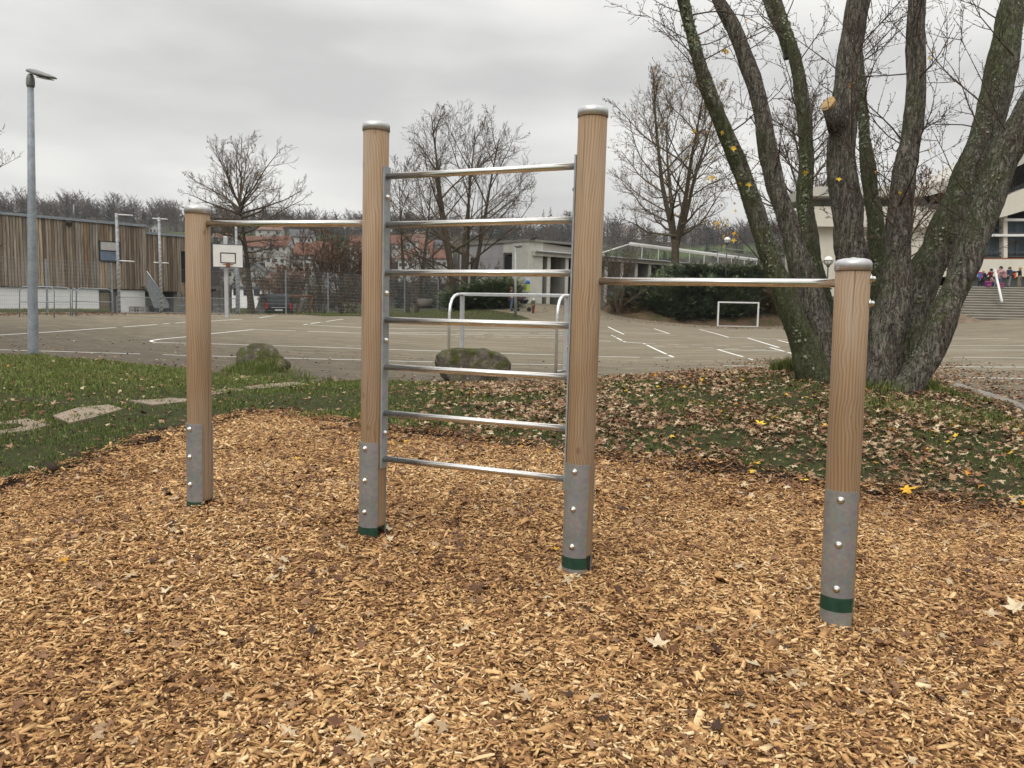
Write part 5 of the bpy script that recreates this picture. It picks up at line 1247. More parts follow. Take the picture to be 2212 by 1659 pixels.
d_ = windowp(fr, tb_, ad0+.02, ga1, zg+.3, zwb-.2, -.3, m_glass('warm_glass', (.15,.12,.085), .2), M_ANTH, .08, (), 'door', .06)
m = MB(); m.box(ga1+.02, ad1-.02, -.3, -.2, zg, zwb-.06, fr); part(m, 'door_panel', simple('mauve_panel', (.13,.11,.11), .6), d_)
m = MB(); cc = fr.px(145, 483); m.box(cc[0]-.06, cc[0]+.25, .02, .2, cc[1]-.12, cc[1]+.08, fr); part(m, 'camera', M_BLACKP, tb_)
# second, lower volume
f2 = Frame((fr.P(aR, -.5, 0)[0], fr.P(aR, -.5, 0)[1]), (fr.P(aR+8, -.5, 0)[0], fr.P(aR+8, -.5, 0)[1])); aE = f2.px(404, 600)[0] + .25; zt2 = f2.px(360, 506)[1]
tb2 = thing('timber_building', f2.P(aE, 0, zg), 'lower rear timber volume with a dark open undercroft and a dark balcony', 'building')
m = MB(); m.box(.0, aE, -8, -.06, zwb-.1, zt2-.1, f2); part(m, 'wall', M_DARK, tb2)
ba = f2.px(391, 550)[0]; bz1 = f2.px(395, 543)[1]; bz0 = f2.px(395, 610)[1]
part(boards(f2, .02, ba, zwb-.1, zt2-.12), 'cladding', M_PLANK, tb2)
m = boards(f2, ba, aE, bz1, zt2-.12); m2 = boards(f2, ba, aE, zwb-.25, bz0); 
part(m, 'cladding', M_PLANK, tb2); part(m2, 'cladding', M_PLANK, tb2)
m = MB(); m.box(.0, aE+.1, -8, .1, zt2-.12, zt2+.05, f2); part(m, 'roof_edge', M_GALV_D, tb2)
m = MB(); m.box(.0, aE, -6, -5.8, zg, zwb-.1, f2); m.box(aE-1.2, aE-.9, -2, -.4, zg, zwb-.1, f2); m.box(0, .2, -6, -.3, zg, zwb-.1, f2); part(m, 'undercroft_wall', M_CONC_D, tb2)
m = MB(); q = f2.px(376, 655); m.box(q[0]-.4, q[0]+1.1, -3, -2.2, zg, zg+1.0, f2); m.box(q[0]-1.2, q[0]+2.2, -2.6, -2.2, zg+.95, zg+1.1, f2); part(m, 'bench', M_GALV_D, tb2)
m = MB(); n_ = int((aE - ba) / .1)
for k in range(n_): m.box(ba + k*.1, ba + k*.1 + .03, .05, .08, bz0, bz0+1.0, f2)
m.box(ba, aE, .04, .09, bz0+1.0, bz0+1.06, f2); part(m, 'balcony_railing', M_ANTH, tb2)
# outdoor steel stairs
s0 = fr.px(317, 592, .2); s1 = f2.px(364, 664, 1.4)
sx0, sx1 = f2.px(317, 592, 1.4)[0], f2.px(364, 664, 1.4)[0]; zt_ = f2.px(317, 616, 1.4)[1]; zb_ = f2.px(364, 662, 1.4)[1]
sr = thing('steel_stairs', f2.P(sx1, 1.4, zb_-.3), 'galvanised outdoor stairs with solid sheet parapet against the timber building', 'stairs')
for b_ in (1.4,):
    m = MB(); m.prism([(sx0, zt_+1.1), (sx0, zt_-.35), (sx1-1.15, zb_-.12), (sx1+.02, zb_-.12), (sx1+.02, zb_+.2)], b_, b_+.03, f2); part(m, 'parapet', M_GALV, sr)
m = MB(); 
for k in range(8): t = k/8; m.box(sx0 + (sx1-sx0)*t, sx0 + (sx1-sx0)*(t+.16), .55, 1.38, zt_ + (zb_-zt_)*t - .08, zt_ + (zb_-zt_)*t - .04, f2)
part(m, 'treads', M_GALV_D, sr)
m = MB(); m.tube([f2.P(sx0, 1.43, zt_+1.03), f2.P(sx1, 1.43, zb_+.3)], .03, 6); part(m, 'handrail', M_ALUG, sr)

# ---- grey pavilion with concrete fins, centre
CNR = pt(1142, 645, 60); far = pt(1660, 655, 84); lf = pt(1000, 645, 66)
fp = Frame(CNR[:2], far[:2]); fl = Frame(lf[:2], CNR[:2])
zc = fl.px(1140, 520)[1]; zgp = g1(CNR.x, CNR.y) - .4; zcan = fp.px(1145, 545)[1]; zcol = fp.px(1145, 551)[1]
print('pavilion', zc, zcan, zgp, fp.len, fl.len)
pv = thing('school_pavilion', CNR.copy(), 'grey flat roofed school pavilion with concrete fins and dark windows', 'building')
m = MB(); m.box(-.5, fl.len-3.0, -8, 0, zgp, zc-.05, fl); wl = part(m, 'wall', M_SLAB, pv)
m = MB(); jx = MB()
for z_ in np.arange(zgp+.9, zc-.3, .95): jx.box(-.4, fl.len-3.0, .002, .006, z_, z_+.035, fl)
for i_, z_ in enumerate(np.arange(zgp+.9, zc-.3, .95)):
    for a_ in np.arange(.2 + (i_ % 2)*1.1, fl.len-3.2, 2.2): jx.box(a_, a_+.03, .002, .006, z_+.036, z_+.95, fl)
part(jx, 'panel_joints', M_CONC_D, wl)
m = MB(); m.box(fl.len-3.0, fl.len-1.9, -6, -.5, zgp, zc-.8, fl); part(m, 'dark_recess', M_DARK, pv)
windowp(fl, pv, fl.len-2.9, fl.len-2.0, zgp+.3, zc-1.4, -.49, M_GLASS, M_ALU, .07, (.72,))
m = MB(); m.box(fl.len-1.9, fl.len-.05, -1.4, .05, zgp, zc-.05, fl); m.box(fl.len-3.0, fl.len-1.9, -.3, .0, zc-.8, zc-.05, fl); part(m, 'corner_pier', M_CONC, pv)
m = MB(); m.box(-.6, fl.len+.1, -8.2, .12, zc-.05, zc+.12, fl); part(m, 'roof_edge', M_CONC_D, pv)
# sloping fascia above the canopy
a1_, z1_ = fp.px(1237, 533); a2_ = fp.px(1310, 540)[0]
m = MB(); m.prism([(.05, zc-.02), (a2_, z1_ - .25), (a2_, z1_-.75), (.05, zc-1.0)], -.6, -.1, fp); part(m, 'sloping_fascia', M_FASC, pv)
m = MB(); m.box(.3, fp.len, -7, .25, zcan-.05, zcan+.14, fp); m.box(.3, fp.len, .25, .33, zcan-.0, zcan+.1, fp); part(m, 'canopy', M_FASC, pv)
m = MB(); m.box(.3, fp.len, -.05, .22, zcol-.02, zcan-.05, fp); part(m, 'canopy_beam', M_CONC, pv)
m = MB(); m.tube([fp.P(.35, .42, zcan+.1), fp.P(fp.len, .42, zcan+.06)], .07, 8); part(m, 'gutter', M_GALV, pv)
cols = [1148, 1185, 1224, 1267, 1309, 1343, 1374, 1403, 1431, 1458, 1484, 1508, 1532]
ca = [fp.px(c, 600)[0] for c in cols]
for k, a in enumerate(ca):
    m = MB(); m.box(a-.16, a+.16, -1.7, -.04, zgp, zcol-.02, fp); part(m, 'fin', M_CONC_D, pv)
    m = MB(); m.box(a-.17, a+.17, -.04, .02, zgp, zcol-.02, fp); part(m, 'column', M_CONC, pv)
for k in range(len(ca)-1):
    a0, a1 = ca[k]+.2, ca[k+1]-.2; w_ = a1 - a0
    if k < 4: windowp(fp, pv, a0+w_*.35, a1, zgp+.5, zcol-.1, -1.65, M_GLASS, M_BLACKP, .07, (.8, .35)); m = MB(); m.box(a0, a0+w_*.35, -1.7, -1.6, zgp, zcol-.1, fp); part(m, 'wall_panel', M_CONC_D, pv)
    else: windowp(fp, pv, a0, a0+w_*.35, zgp+.5, zcol-.1, -1.65, M_GLASS, M_BLACKP, .07, (.8,)); m = MB(); m.box(a0+w_*.35, a1, -1.7, -1.6, zgp, zcol-.1, fp); part(m, 'wall_panel', M_CONC_D, pv)
m = MB(); m.box(ca[0], fp.len, -7, -1.9, zgp, zcol+.0, fp); part(m, 'back_wall', M_DARK, pv)
m = MB(); a0, _ = fp.px(1525, 590); m.box(a0, fp.len, -1.5, -.2, zgp, zcol-.05, fp); part(m, 'plain_wall', M_SLAB, pv)
# door by the corner
windowp(fp, pv, .25, ca[0]-.3 if ca[0]-.3 > .9 else 1.1, zgp+.1, zcol-.15, -.6, M_GLASS, M_ALU, .08, (.75, .4), 'door')
# white roof pipes on the corridor roof
m = MB(); b0 = fp.px(1393, 530); b1_ = fp.px(1660, 566)
k0 = fp.P(b0[0], -1.6, fp.px(1393, 530, -1.6)[1]); k1 = fp.P(fp.len, -1.6, fp.px(1660, 564, -1.6)[1])
m.tube([k0, k1], .15, 8); m.tube([fp.P(ca[4]-.5, -.4, zcan+.35), k0], .06, 6); 
for t in np.linspace(0.08, 1, 9): 
    p = k0.lerp(k1, t); m.tube([p, Vector((p.x, p.y, zcan+.1))], .04, 6)
part(m, 'roof_pipes', M_ALU, pv)
m = MB(); q0, q1 = fp.px(1585, 546, -4), fp.px(1640, 547, -4); m.box(q0[0]-2, q1[0]+6, -5, -4, q0[1]-.55, q0[1], fp); m.tube([fp.P(q0[0]-2, -3.9, q0[1]+.35), fp.P(q1[0]+6, -3.9, q0[1]+.35)], .05, 6); part(m, 'roof_box', M_CONC_D, pv)
# timber palisade stakes on top of the bank
for i, px in enumerate([1491, 1510, 1527, 1543, 1558, 1573, 1587, 1601, 1616, 1628]):
    p = pt(px, 585, 64.5); t = pw(px, [562,566,560,568,565,558,554,564,560,566][i], p.y); m = MB(); m.lathe((p.x, p.y, p.z-1.2), (0,0,1), [(.09,0),(.09,t.z-p.z+1.15),(.07,t.z-p.z+1.2)], 8)
    tag(m.build('timber_stake', M_PALING, loc=Vector((p.x, p.y, p.z-1.2))), 'one of the grey timber stakes standing along the top of the bank', 'stake', 'timber stakes along the bank')
# earth bank under the junipers
X, Y, F = grid(5.5, 24, 55.5, 70, .5); cpx, cpy, _ = proj(np.stack([X, Y, np.zeros(len(X))], 1))
toe = 57.5 + .05 * (X - 10); hgt = 2.9 * ss(0, 6.5, Y - toe) * ss(6.5, 10.5, X) * ss(24, 21.5, X)
keep = (hgt > -1)[F].all(1); tag(mesh_np('earth_bank', np.stack([X, Y, g(X, Y) - .1 + hgt + .25 * (vnoise(X, Y, .7, 3) - .5) * (hgt > .1)], 1), F, M_SLOPE, smooth=True), kind='structure')

# ---- cream concrete hall on the right
hY = 58.0
fh = Frame((15.0, hY), (60.0, hY))
def hp_(px, py, off=0.0): return fh.px(px, py, off)
hl = thing('concrete_hall', Vector((32, hY, .5)), 'large cream concrete school hall with sweeping parapet and curtained windows', 'building')
def poly(name, pts, b0, b1, mat, par=None):
    m = MB(); m.prism([hp_(x, y, b1) for x, y in pts], b0, b1, fh); return part(m, name, mat, par or hl)
poly('main_wall', [(1757,640),(1757,446),(2000,446),(2040,470),(2074,489),(2074,640)], -6, 0, M_CREAM)
poly('upper_wall', [(1757,447),(1757,415),(1998,415),(2012,423),(2300,423),(2300,447)], -6, -2.4, M_CONC)
poly('roof_fascia', [(1750,423),(1750,403),(1998,402),(2060,386),(2110,358),(2159,329),(2330,240),(2330,300),(2170,372),(2120,392),(2052,410),(1998,424)], -7, .6, M_FASC)
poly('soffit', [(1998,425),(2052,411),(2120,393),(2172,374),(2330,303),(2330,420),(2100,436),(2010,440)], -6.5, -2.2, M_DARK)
poly('balcony_parapet', [(1757,489),(1757,452),(1965,453),(2030,453),(2090,449),(2140,440),(2172,424),(2215,407),(2330,375),(2330,442),(2212,455),(2175,466),(2140,475),(2080,489),(2030,491)], -.5, .7, M_CREAM)
m = MB()
for px in np.arange(1985, 2110, 3.4): a, z = hp_(px, 453 if px < 2060 else 450, .3); m.box(a-.015, a+.015, .28, .31, z-.1, z+.42, fh)
for px in np.arange(2145, 2300, 3.4): a, z = hp_(px, 436 - (px-2145)*.42, .3); m.box(a-.015, a+.015, .28, .31, z-.15, z+.42, fh)
part(m, 'railing', M_ANTH, hl)
# glazed front
poly('window_wall', [(2074,640),(2074,489),(2140,475),(2212,455),(2330,440),(2330,640)], -6, -.9, M_DARK)
curt = MB(); 
for (x0, x1, y0, y1) in [(2082,2166,474,506),(2082,2166,511,552),(2178,2300,478,506),(2178,2300,511,552)]:
    a0, z1_ = hp_(x0, y0, -.4); a1, z0_ = hp_(x1, y1, -.4); a = a0
    while a < a1: w = random.uniform(.12, .3); curt.box(a, min(a+w, a1), -.78, -.70 + random.uniform(-.05, .05), z0_, z1_, fh, 0, random.random()); a += w
part(curt, 'curtains', M_CURT, hl)
for (x0, x1, y0, y1) in [(2078,2168,489,506),(2078,2168,511,557),(2176,2300,478,506),(2176,2300,511,557)]:
    a0, z1_ = hp_(x0, y0, -.3); a1, z0_ = hp_(x1, y1, -.3); m = MB(); f_ = .1
    m.box(a0,a1,-.45,-.3,z0_,z0_+f_,fh); m.box(a0,a1,-.45,-.3,z1_-f_*.6,z1_,fh); m.box(a0,a0+f_,-.45,-.3,z0_+f_,z1_-f_*.6,fh); m.box(a1-f_,a1,-.45,-.3,z0_+f_,z1_-f_*.6,fh)
    if y1 > 540: zz_ = z0_ + (z1_-z0_)*.25; m.box(a0+f_, a1-f_, -.44, -.32, zz_-.04, zz_+.04, fh)
    w = part(m, 'window', M_ANTH, hl)
    gm = MB(); gm.box(a0+.05, a1-.05, -.5, -.46, z0_+.05, z1_-.05, fh)
for (x0, x1, y0, y1) in [(2168,2176.5,466,560)]: poly('pillar', [(x0,y1),(x0,y0),(x1,y0),(x1,y1)], -.6, -.05, M_CREAM)
poly('pillar', [(2072,560),(2072,492),(2078,490),(2078,560)], -.6, -.05, M_CREAM)
poly('white_bar', [(2074,510.5),(2074,505.5),(2300,505.5),(2300,510.5)], -.3, .15, M_ALU); poly('white_bar', [(2170,477),(2170,472),(2300,472),(2300,477)], -.3, .15, M_ALU)
poly('window_ledge', [(2074,560),(2074,557),(2300,557),(2300,560)], -.5, .05, M_RUST)
poly('lower_parapet', [(1960,598),(1960,560),(2300,560),(2300,597)], -.5, .3, M_CREAM)
poly('plinth', [(1960,626),(1960,598.3),(2300,597.3),(2300,626)], -.5, -.0, M_ANTH)
poly('wall_window', [(1872,585),(1872,500),(1884,500),(1884,585)], -.2, .03, M_GLASS)
# terrace + stairs
zT = hp_(2150, 619.5, 4.0)[1]; tf = Frame((20.0, 50.6), (60.0, 50.6))
st_ = thing('concrete_stairs', Vector((34, 50.6, .5)), 'wide flight of dark concrete steps with pale nosings below the hall', 'stairs')
aS = tf.px(2046, 640)[0]; zB = tf.px(2130, 691)[1]; n_ = 13; rise = (zT - zB) / n_; print('stairs', zT, zB, rise)
m = MB(); nm = MB(); aSl = tf.px(1990, 640)[0]
for k in range(n_):
    z1_ = zB + rise * (k + 1); b_ = -.30 * k; al = aS - .02*k
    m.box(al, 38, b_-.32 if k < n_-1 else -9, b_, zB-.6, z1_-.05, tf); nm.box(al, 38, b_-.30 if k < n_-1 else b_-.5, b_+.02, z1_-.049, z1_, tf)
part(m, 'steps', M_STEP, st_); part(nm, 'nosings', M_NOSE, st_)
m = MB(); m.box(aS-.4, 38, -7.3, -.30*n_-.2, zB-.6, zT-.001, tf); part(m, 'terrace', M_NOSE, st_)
hr = thing('handrail', tf.P(tf.px(2160, 655)[0], -.8, zB), 'white sloping handrail in the middle of the concrete steps', 'handrail')
m = MB(); p0 = tf.P(tf.px(2149, 582, -3.6)[0], -3.6, tf.px(2149, 582, -3.6)[1]); p1 = tf.P(tf.px(2164.5, 652, -.6)[0], -.6, tf.px(2164.5, 652, -.6)[1]); m.tube([p0, p1], .075, 8); part(m, 'rail', M_ALU, hr)
for p, dz in ((p0.lerp(p1, .12), 1.0), (p0.lerp(p1, .75), 1.0)):
    m = MB(); m.tube([p, p - Vector((0,0,dz))], .03, 6); part(m, 'post', M_GALV_D, hr)
# rocky slope left of the stairs
X, Y, F = grid(19, 29.5, 45, 56, .35); h_ = 1.0 * ss(47.5, 52, Y) * ss(29.4, 27.5, X) * ss(19, 22, X)
tag(mesh_np('sandy_slope', np.stack([X, Y, g(X, Y) - .12 + h_ + .3*(vnoise(X, Y, .9, 4)-.5)], 1), F, simple('sandy_earth', (.16,.115,.078), .95, 0, .45, 2.0), smooth=True), kind='structure')

def rock(name, c, size, seed, mat, label, cat='boulder', group=None, cuts=5, sub=4, sq=1.0, cr_=(.5, .85)):
    bm = bmesh.new(); bmesh.ops.create_icosphere(bm, subdivisions=sub, radius=1.0); r = random.Random(seed)
    planes = [(Vector((r.gauss(0,1), r.gauss(0,1), r.gauss(0,.8))).normalized(), r.uniform(*cr_)) for _ in range(cuts*2)]
    for v in bm.verts:
        p = v.co.copy(); p = Vector([math.copysign(abs(c_) ** sq, c_) for c_ in p])
        for n_, d_ in planes:
            k = p.dot(n_) - d_
            if k > 0: p -= n_ * k * .97
        p += p.normalized() * (noise.fractal(p*2.2 + Vector((seed,0,0)), .9, 2.1, 5) * .11)
        v.co = Vector((p.x*size[0], p.y*size[1], p.z*size[2]))
    for f in bm.faces: f.smooth = True
    me = bpy.data.meshes.new(name); bm.to_mesh(me); bm.free(); me.materials.append(mat); o = bpy.data.objects.new(name, me); COL.objects.link(o); o.location = c
    return tag(o, label, cat, group)
b = hit(1015, 824); rock('boulder', b + Vector((0, .4, .22)), (.80, .55, .47), 18, M_ROCK1, 'angular mossy boulder in front of the silver handball goal', cuts=5, sq=.7, cr_=(.72, 1.0))
b = hit(566, 800); rock('boulder', b + Vector((-.1, .3, .16)), (.60, .52, .38), 12, M_ROCK1, 'rounded dark boulder overgrown with grass beside the left post', cuts=5, sq=.95, cr_=(.66, .95))
rock('boulder', pt(1968, 607, 47), (.30, .4, .72), 13, M_ROCK2, 'upright grey boulder behind the maple in front of the hall', cuts=2)
for i, (px, py, s, lb) in enumerate([(2003,652,.35,'dark rock highest on the sandy slope left of the steps'),(1995,668,.3,'dark rock halfway up the sandy slope beside the maple stem'),(2018,700,.45,'flat pale rock at the foot of the sandy slope by the steps'),(2040,708,.35,'small pale rock right of the flat rock by the steps'),(1940,690,.5,'rock at the slope foot glimpsed between two leaning maple stems'),(1700,640,.45,'large dark rock left of the right hand post behind the maple'),(1780,625,.5,'dark rock just left of the right hand post top')]):
    b = pt(px, py, 46.5 if px > 1900 else 52); rock('slope_rock', b, (s*1.3, s, s*.7), 20+i, M_ROCK2, lb, 'rock', 'rocks on the slopes')
# stepping stones
for i, (q, lb) in enumerate([([(-40,925),(0,912),(60,904),(107,913),(60,927),(0,937),(-40,942)],'sandstone stepping slab cut by the left picture edge'),([(113,899),(170,888),(235,882),(266,889),(205,903),(150,911)],'second stepping slab from the left edge, with a few leaves'),
        ([(280,871),(340,860),(370,856),(408,862),(400,872),(330,881)],'third stepping slab, beside the left hand post'),([(448,850),(470,842),(505,838),(534,842),(500,849),(452,855)],'stepping slab just right of the left hand post'),([(528,837),(580,831),(640,827),(655,829),(600,835),(540,839.5)],'farthest stepping slab below the grassy boulder')]):
    P_ = [hit(*p) for p in q]; m = MB(); zs_ = [float(near_z(np.array([p.x]), np.array([p.y]))[0]) for p in P_]; n_ = len(P_); top = [(p.x, p.y, z+.016) for p, z in zip(P_, zs_)]; bot = [(p.x, p.y, z-.06) for p, z in zip(P_, zs_)]
    m.face(top); 
    for k in range(n_): m.face([bot[k], bot[(k+1)%n_], top[(k+1)%n_], top[k]])
    tag(m.build('stepping_stone', M_STONE, bevel=.006), lb, 'stepping stone', 'stepping stones across the lawn')
# kerb on the right: two rows of setts
kp = [hit(x, y) for x, y in [(2036,827),(2060,836),(2100,848),(2150,866),(2212,888),(2300,925),(2420,975)]]; m = MB(); L_ = []
for a, b in zip(kp[:-1], kp[1:]):
    d = (b - a); d.z = 0; n_ = max(1, int(d.length / .17))
    for k in range(n_): L_.append((a.lerp(b, k/n_), a.lerp(b, (k+1)/n_)))
for a, b in L_:
    d = (b - a); d.z = 0; d.normalize(); s = Vector((d.y, -d.x, 0)); 
    if s.x < 0: s = -s
    for row in (0, 1):
        o = [a + s*(.17*row) + d*.006, b + s*(.17*row) - d*.006, b + s*(.17*row+.16) - d*.006, a + s*(.17*row+.16) + d*.006]; z = g1(a.x, a.y) + .03 - .02*row + random.uniform(-.006,.006)
        m.hexa([(p.x, p.y, z-.2) for p in o] + [(p.x, p.y, z) for p in o])
tag(m.build('kerb', m_concrete('kerb_sett', (.24,.22,.19), .25, 6, .3), bevel=.01), kind='structure')

# ---- village houses
def house(px, py_base, d, wpx, wall_h, roof_h, rot, wall, roofm, label, depth_m=None, flatroof=False, nwin=3):
    c = pt(px, py_base, d); k = d / FPX; w = wpx * k; dp = depth_m or max(6, w*.8); o = thing('house', Vector((c.x, c.y, c.z)), label, 'house', None)
    u = Vector((math.cos(rot), math.sin(rot), 0)); f = Frame((c.x, c.y), (c.x+1, c.y)); f.u = u; f.n = Vector((u.y, -u.x, 0)); f.O = Vector((c.x, c.y, 0)) 
    z0 = c.z; z1 = z0 + wall_h; m = MB(); e = .5
    if flatroof:
        m.box(-w/2, w/2, -dp, 0, z0-4, z1, f); m.build('wall', wall, o); m = MB(); m.box(-w/2-.2, w/2+.2, -dp-.2, .2, z1, z1+.3, f); m.build('roof', roofm, o)
    elif roof_h > 0:                      # ridge parallel to the viewed front
        m.prism([(0, z0-4), (0, z1), (-dp/2, z1+roof_h), (-dp, z1), (-dp, z0-4)], -w/2, w/2, type('T', (), {'P': lambda s, a, b, c_: f.P(b, a, c_)})()); m.build('wall', wall, o)
        m = MB(); rf = type('T', (), {'P': lambda s, a, b, c_: f.P(b, a, c_)})()
        m.prism([(e, z1-e*roof_h/(dp/2)+.1), (e, z1-e*roof_h/(dp/2)+.35), (-dp/2, z1+roof_h+.35), (-dp-e, z1-e*roof_h/(dp/2)+.35), (-dp-e, z1-e*roof_h/(dp/2)+.1), (-dp/2, z1+roof_h+.1)], -w/2-.4, w/2+.4, rf); r_ = m.build('roof', roofm, o)
        m = MB(); m.box(w*.18, w*.18+.7, -dp/2-.9, -dp/2-.3, z1+roof_h*.7, z1+roof_h+1.0, f); m.build('chimney', M_RUST, r_)
    else:                                 # gable faces the viewer
        rh = -roof_h
        m.prism([(-w/2, z0-4), (w/2, z0-4), (w/2, z1), (0, z1+rh), (-w/2, z1)], -dp, 0, f); m.build('wall', wall, o)
        m = MB(); s_ = rh/(w/2); m.prism([(-w/2-e, z1-e*s_+.1), (-w/2-e, z1-e*s_+.4), (0, z1+rh+.4), (w/2+e, z1-e*s_+.4), (w/2+e, z1-e*s_+.1), (0, z1+rh+.1)], -dp-.5, .5, f); m.build('roof', roofm, o)
    for k_ in range(nwin):
        a = -w/2 + w*(k_+.5)/nwin; ww = min(.5, w/nwin*.3); zz_ = z0 + wall_h*.55
        m = MB(); m.box(a-ww, a+ww, .0, .06, zz_-.5, zz_+.55, f); m.build('window', M_GLASS, o)
    return o
R_RED = m_concrete('red_tiles', (.16,.078,.056), .25, 1.5, .2); R_SAL = m_concrete('faded_tiles', (.2,.125,.1), .2, 1.5, .2); R_GREY = m_concrete('slate', (.10,.10,.105), .2, 1.5, .2); R_BRN = m_concrete('brown_tiles', (.17,.105,.08), .25, 1.5, .2); W2 = m_concrete('house_render', (.42,.41,.385), .08)
HS = [ # px, base py, depth, width px, wall h, roof h, rot, wall, roof, label
 (549,614,200,62,2.6,-4.2,.1,W2,R_GREY,'white gabled house with dark roof, left of the oak trunk'),(597,640,165,52,1.6,5.0,-.15,W2,R_SAL,'house with big faded pink roof directly right of the oak trunk'),
 (640,632,175,40,3.0,3.0,.2,W2,R_SAL,'low pink roofed house behind the brown thicket'),(533,640,120,66,1.4,.0,0,M_WHITE,R_GREY,'flat roofed carport with white fascia behind the hoop pole'),
 (497,560,300,40,5,4,.1,W2,R_GREY,'slate roofed house above the basketball backboard, far left'),(545,545,310,60,3,5.5,.05,W2,R_RED,'long red roofed house behind the backboard and the oak'),(600,548,315,44,4,5.2,-.2,W2,R_RED,'red roofed house just right of the oak trunk, upper row'),
 (650,530,330,52,4.5,4.2,.1,W2,R_GREY,'white house with dark solar roof above the shrub tops'),(662,565,260,58,3,5.2,-.1,W2,R_RED,'orange roofed house glimpsed through the brown thicket'),(595,575,250,44,4,.0,.1,W2,W2,'white flat block right of the oak trunk at middle height'),
 (650,586,225,40,4,.0,0,W2,R_GREY,'white flat roofed house in the middle of the thicket'),(715,600,200,38,5,4,.2,W2,R_BRN,'pale house with brown roof behind the tallest thicket'),(773,552,280,34,4.5,4.5,0,W2,R_RED,'red roofed house touching the left edge of the second post'),
 (334,506,420,22,4,-3,.2,W2,R_GREY,'lone white house high on the hillside over the timber building'),(478,525,380,40,3,3,0,W2,R_BRN,'brown roofed row house on the slope left of the hoop mast'),(580,508,380,54,3,3,.1,W2,R_BRN,'pale row house high on the slope right of the hoop mast'),
 (862,545,330,32,4.5,4.8,.15,W2,R_RED,'red roofed house seen directly right of the second post'),(920,560,310,32,5,4.5,-.1,W2,R_RED,'red roofed white house behind the bare trees, centre'),(948,585,250,34,5,3.5,.1,W2,R_RED,'orange roofed house left of the grey pavilion'),(876,590,260,34,6,3.5,-.2,W2,R_SAL,'tall white house low behind the fence right of the second post'),
 (960,560,290,36,5,4,.2,W2,R_GREY,'white house with grey roof behind the multi stemmed tree'),(895,540,320,40,4.5,4,-.1,W2,R_BRN,'brown roofed house in the upper village row, right of the second post'),(480,607,210,46,4,3.6,.1,W2,R_GREY,'dark roofed house behind the hoop pole, left of the white gable'),(700,560,290,40,4,4.4,.1,W2,R_RED,'red roofed house behind the top of the tallest thicket'),(455,590,230,36,5,4,0,W2,R_SAL,'pink roofed house between the left post and the hoop')]
for h in HS: house(*h[:4], h[4]*.8, h[5]*.68, *h[6:], flatroof=(h[5] == 0))
# dark balcony block with vertical railing right of the left post
bb_ = Frame(pt(440,640,70)[:2], pt(484,640,72)[:2]); o = thing('balcony_block', bb_.P(0,0,0), 'grey annex with slatted balcony railing right of the left hand post', 'building')
a0, z1_ = bb_.px(445, 586); a1, z0_ = bb_.px(481, 619); m = MB(); m.box(a0, a1, -3, -.3, z0_-.2, z1_+2.6, bb_); m.build('wall', R_GREY, o)
m = MB(); a = a0
while a < a1: m.box(a, a+.06, .0, .04, z0_, z1_, bb_); a += .13
m.box(a0, a1, -.02, .06, z1_, z1_+.08, bb_); m.box(a0, a1, -3, .05, z0_-.25, z0_, bb_); m.build('railing', M_PALING, o)
m = MB(); m.box(a0, a1, -2.8, -.4, -1, z0_-.3, bb_); m.build('under_wall', M_PLANK, o)
# ================================================================== paling fences, vehicles, playground frame
def paling(pts, htop, d, label, step=.13, mat=M_PALING):
    P_ = [pt(x, y, d_) for (x, y), d_ in zip(pts, d)]; o = thing('paling_fence', P_[0].copy(), label, 'fence'); rr_ = random.Random(2)
    m = MB(); rl = MB()
    for i in range(len(P_)-1):
        a, b = P_[i], P_[i+1]; ta, tb = pw(pts[i][0], htop[i], a.y), pw(pts[i+1][0], htop[i+1], b.y); L_ = (b-a).length; n = max(2, int(L_/step)); u = (b-a)/L_
        for k in range(n):
            p = a.lerp(b, k/n); t = ta.lerp(tb, k/n); q = p + u*step*.72; m.hexa([p, q, q+Vector((0,.03,0)), p+Vector((0,.03,0)), t, t+u*step*.72, t+u*step*.72+Vector((0,.03,0)), t+Vector((0,.03,0))], 0, rr_.random())
        for f in (.25, .8): s0, s1 = a.lerp(ta, f), b.lerp(tb, f); rl.hexa([s0+Vector((0,.035,0)), s1+Vector((0,.035,0)), s1+Vector((0,.08,0)), s0+Vector((0,.08,0)), s0+Vector((0,.035,.1)), s1+Vector((0,.035,.1)), s1+Vector((0,.08,.1)), s0+Vector((0,.08,.1))])
    m.build('palings', mat, o); rl.build('rails', mat, o); return o
paling([(454,676),(478,676),(501,676)], [633,623,613], [60,62,64], 'tall stepped grey paling fence behind the basketball pole')
paling([(620,676),(700,677),(790,677)], [652,653,654], [72,73,74], 'low grey garden fence behind the mesh fence and shrubs')
paling([(278,674),(318,675)], [663,664], [50,50], 'low dark paling below the white base of the timber building', .16)
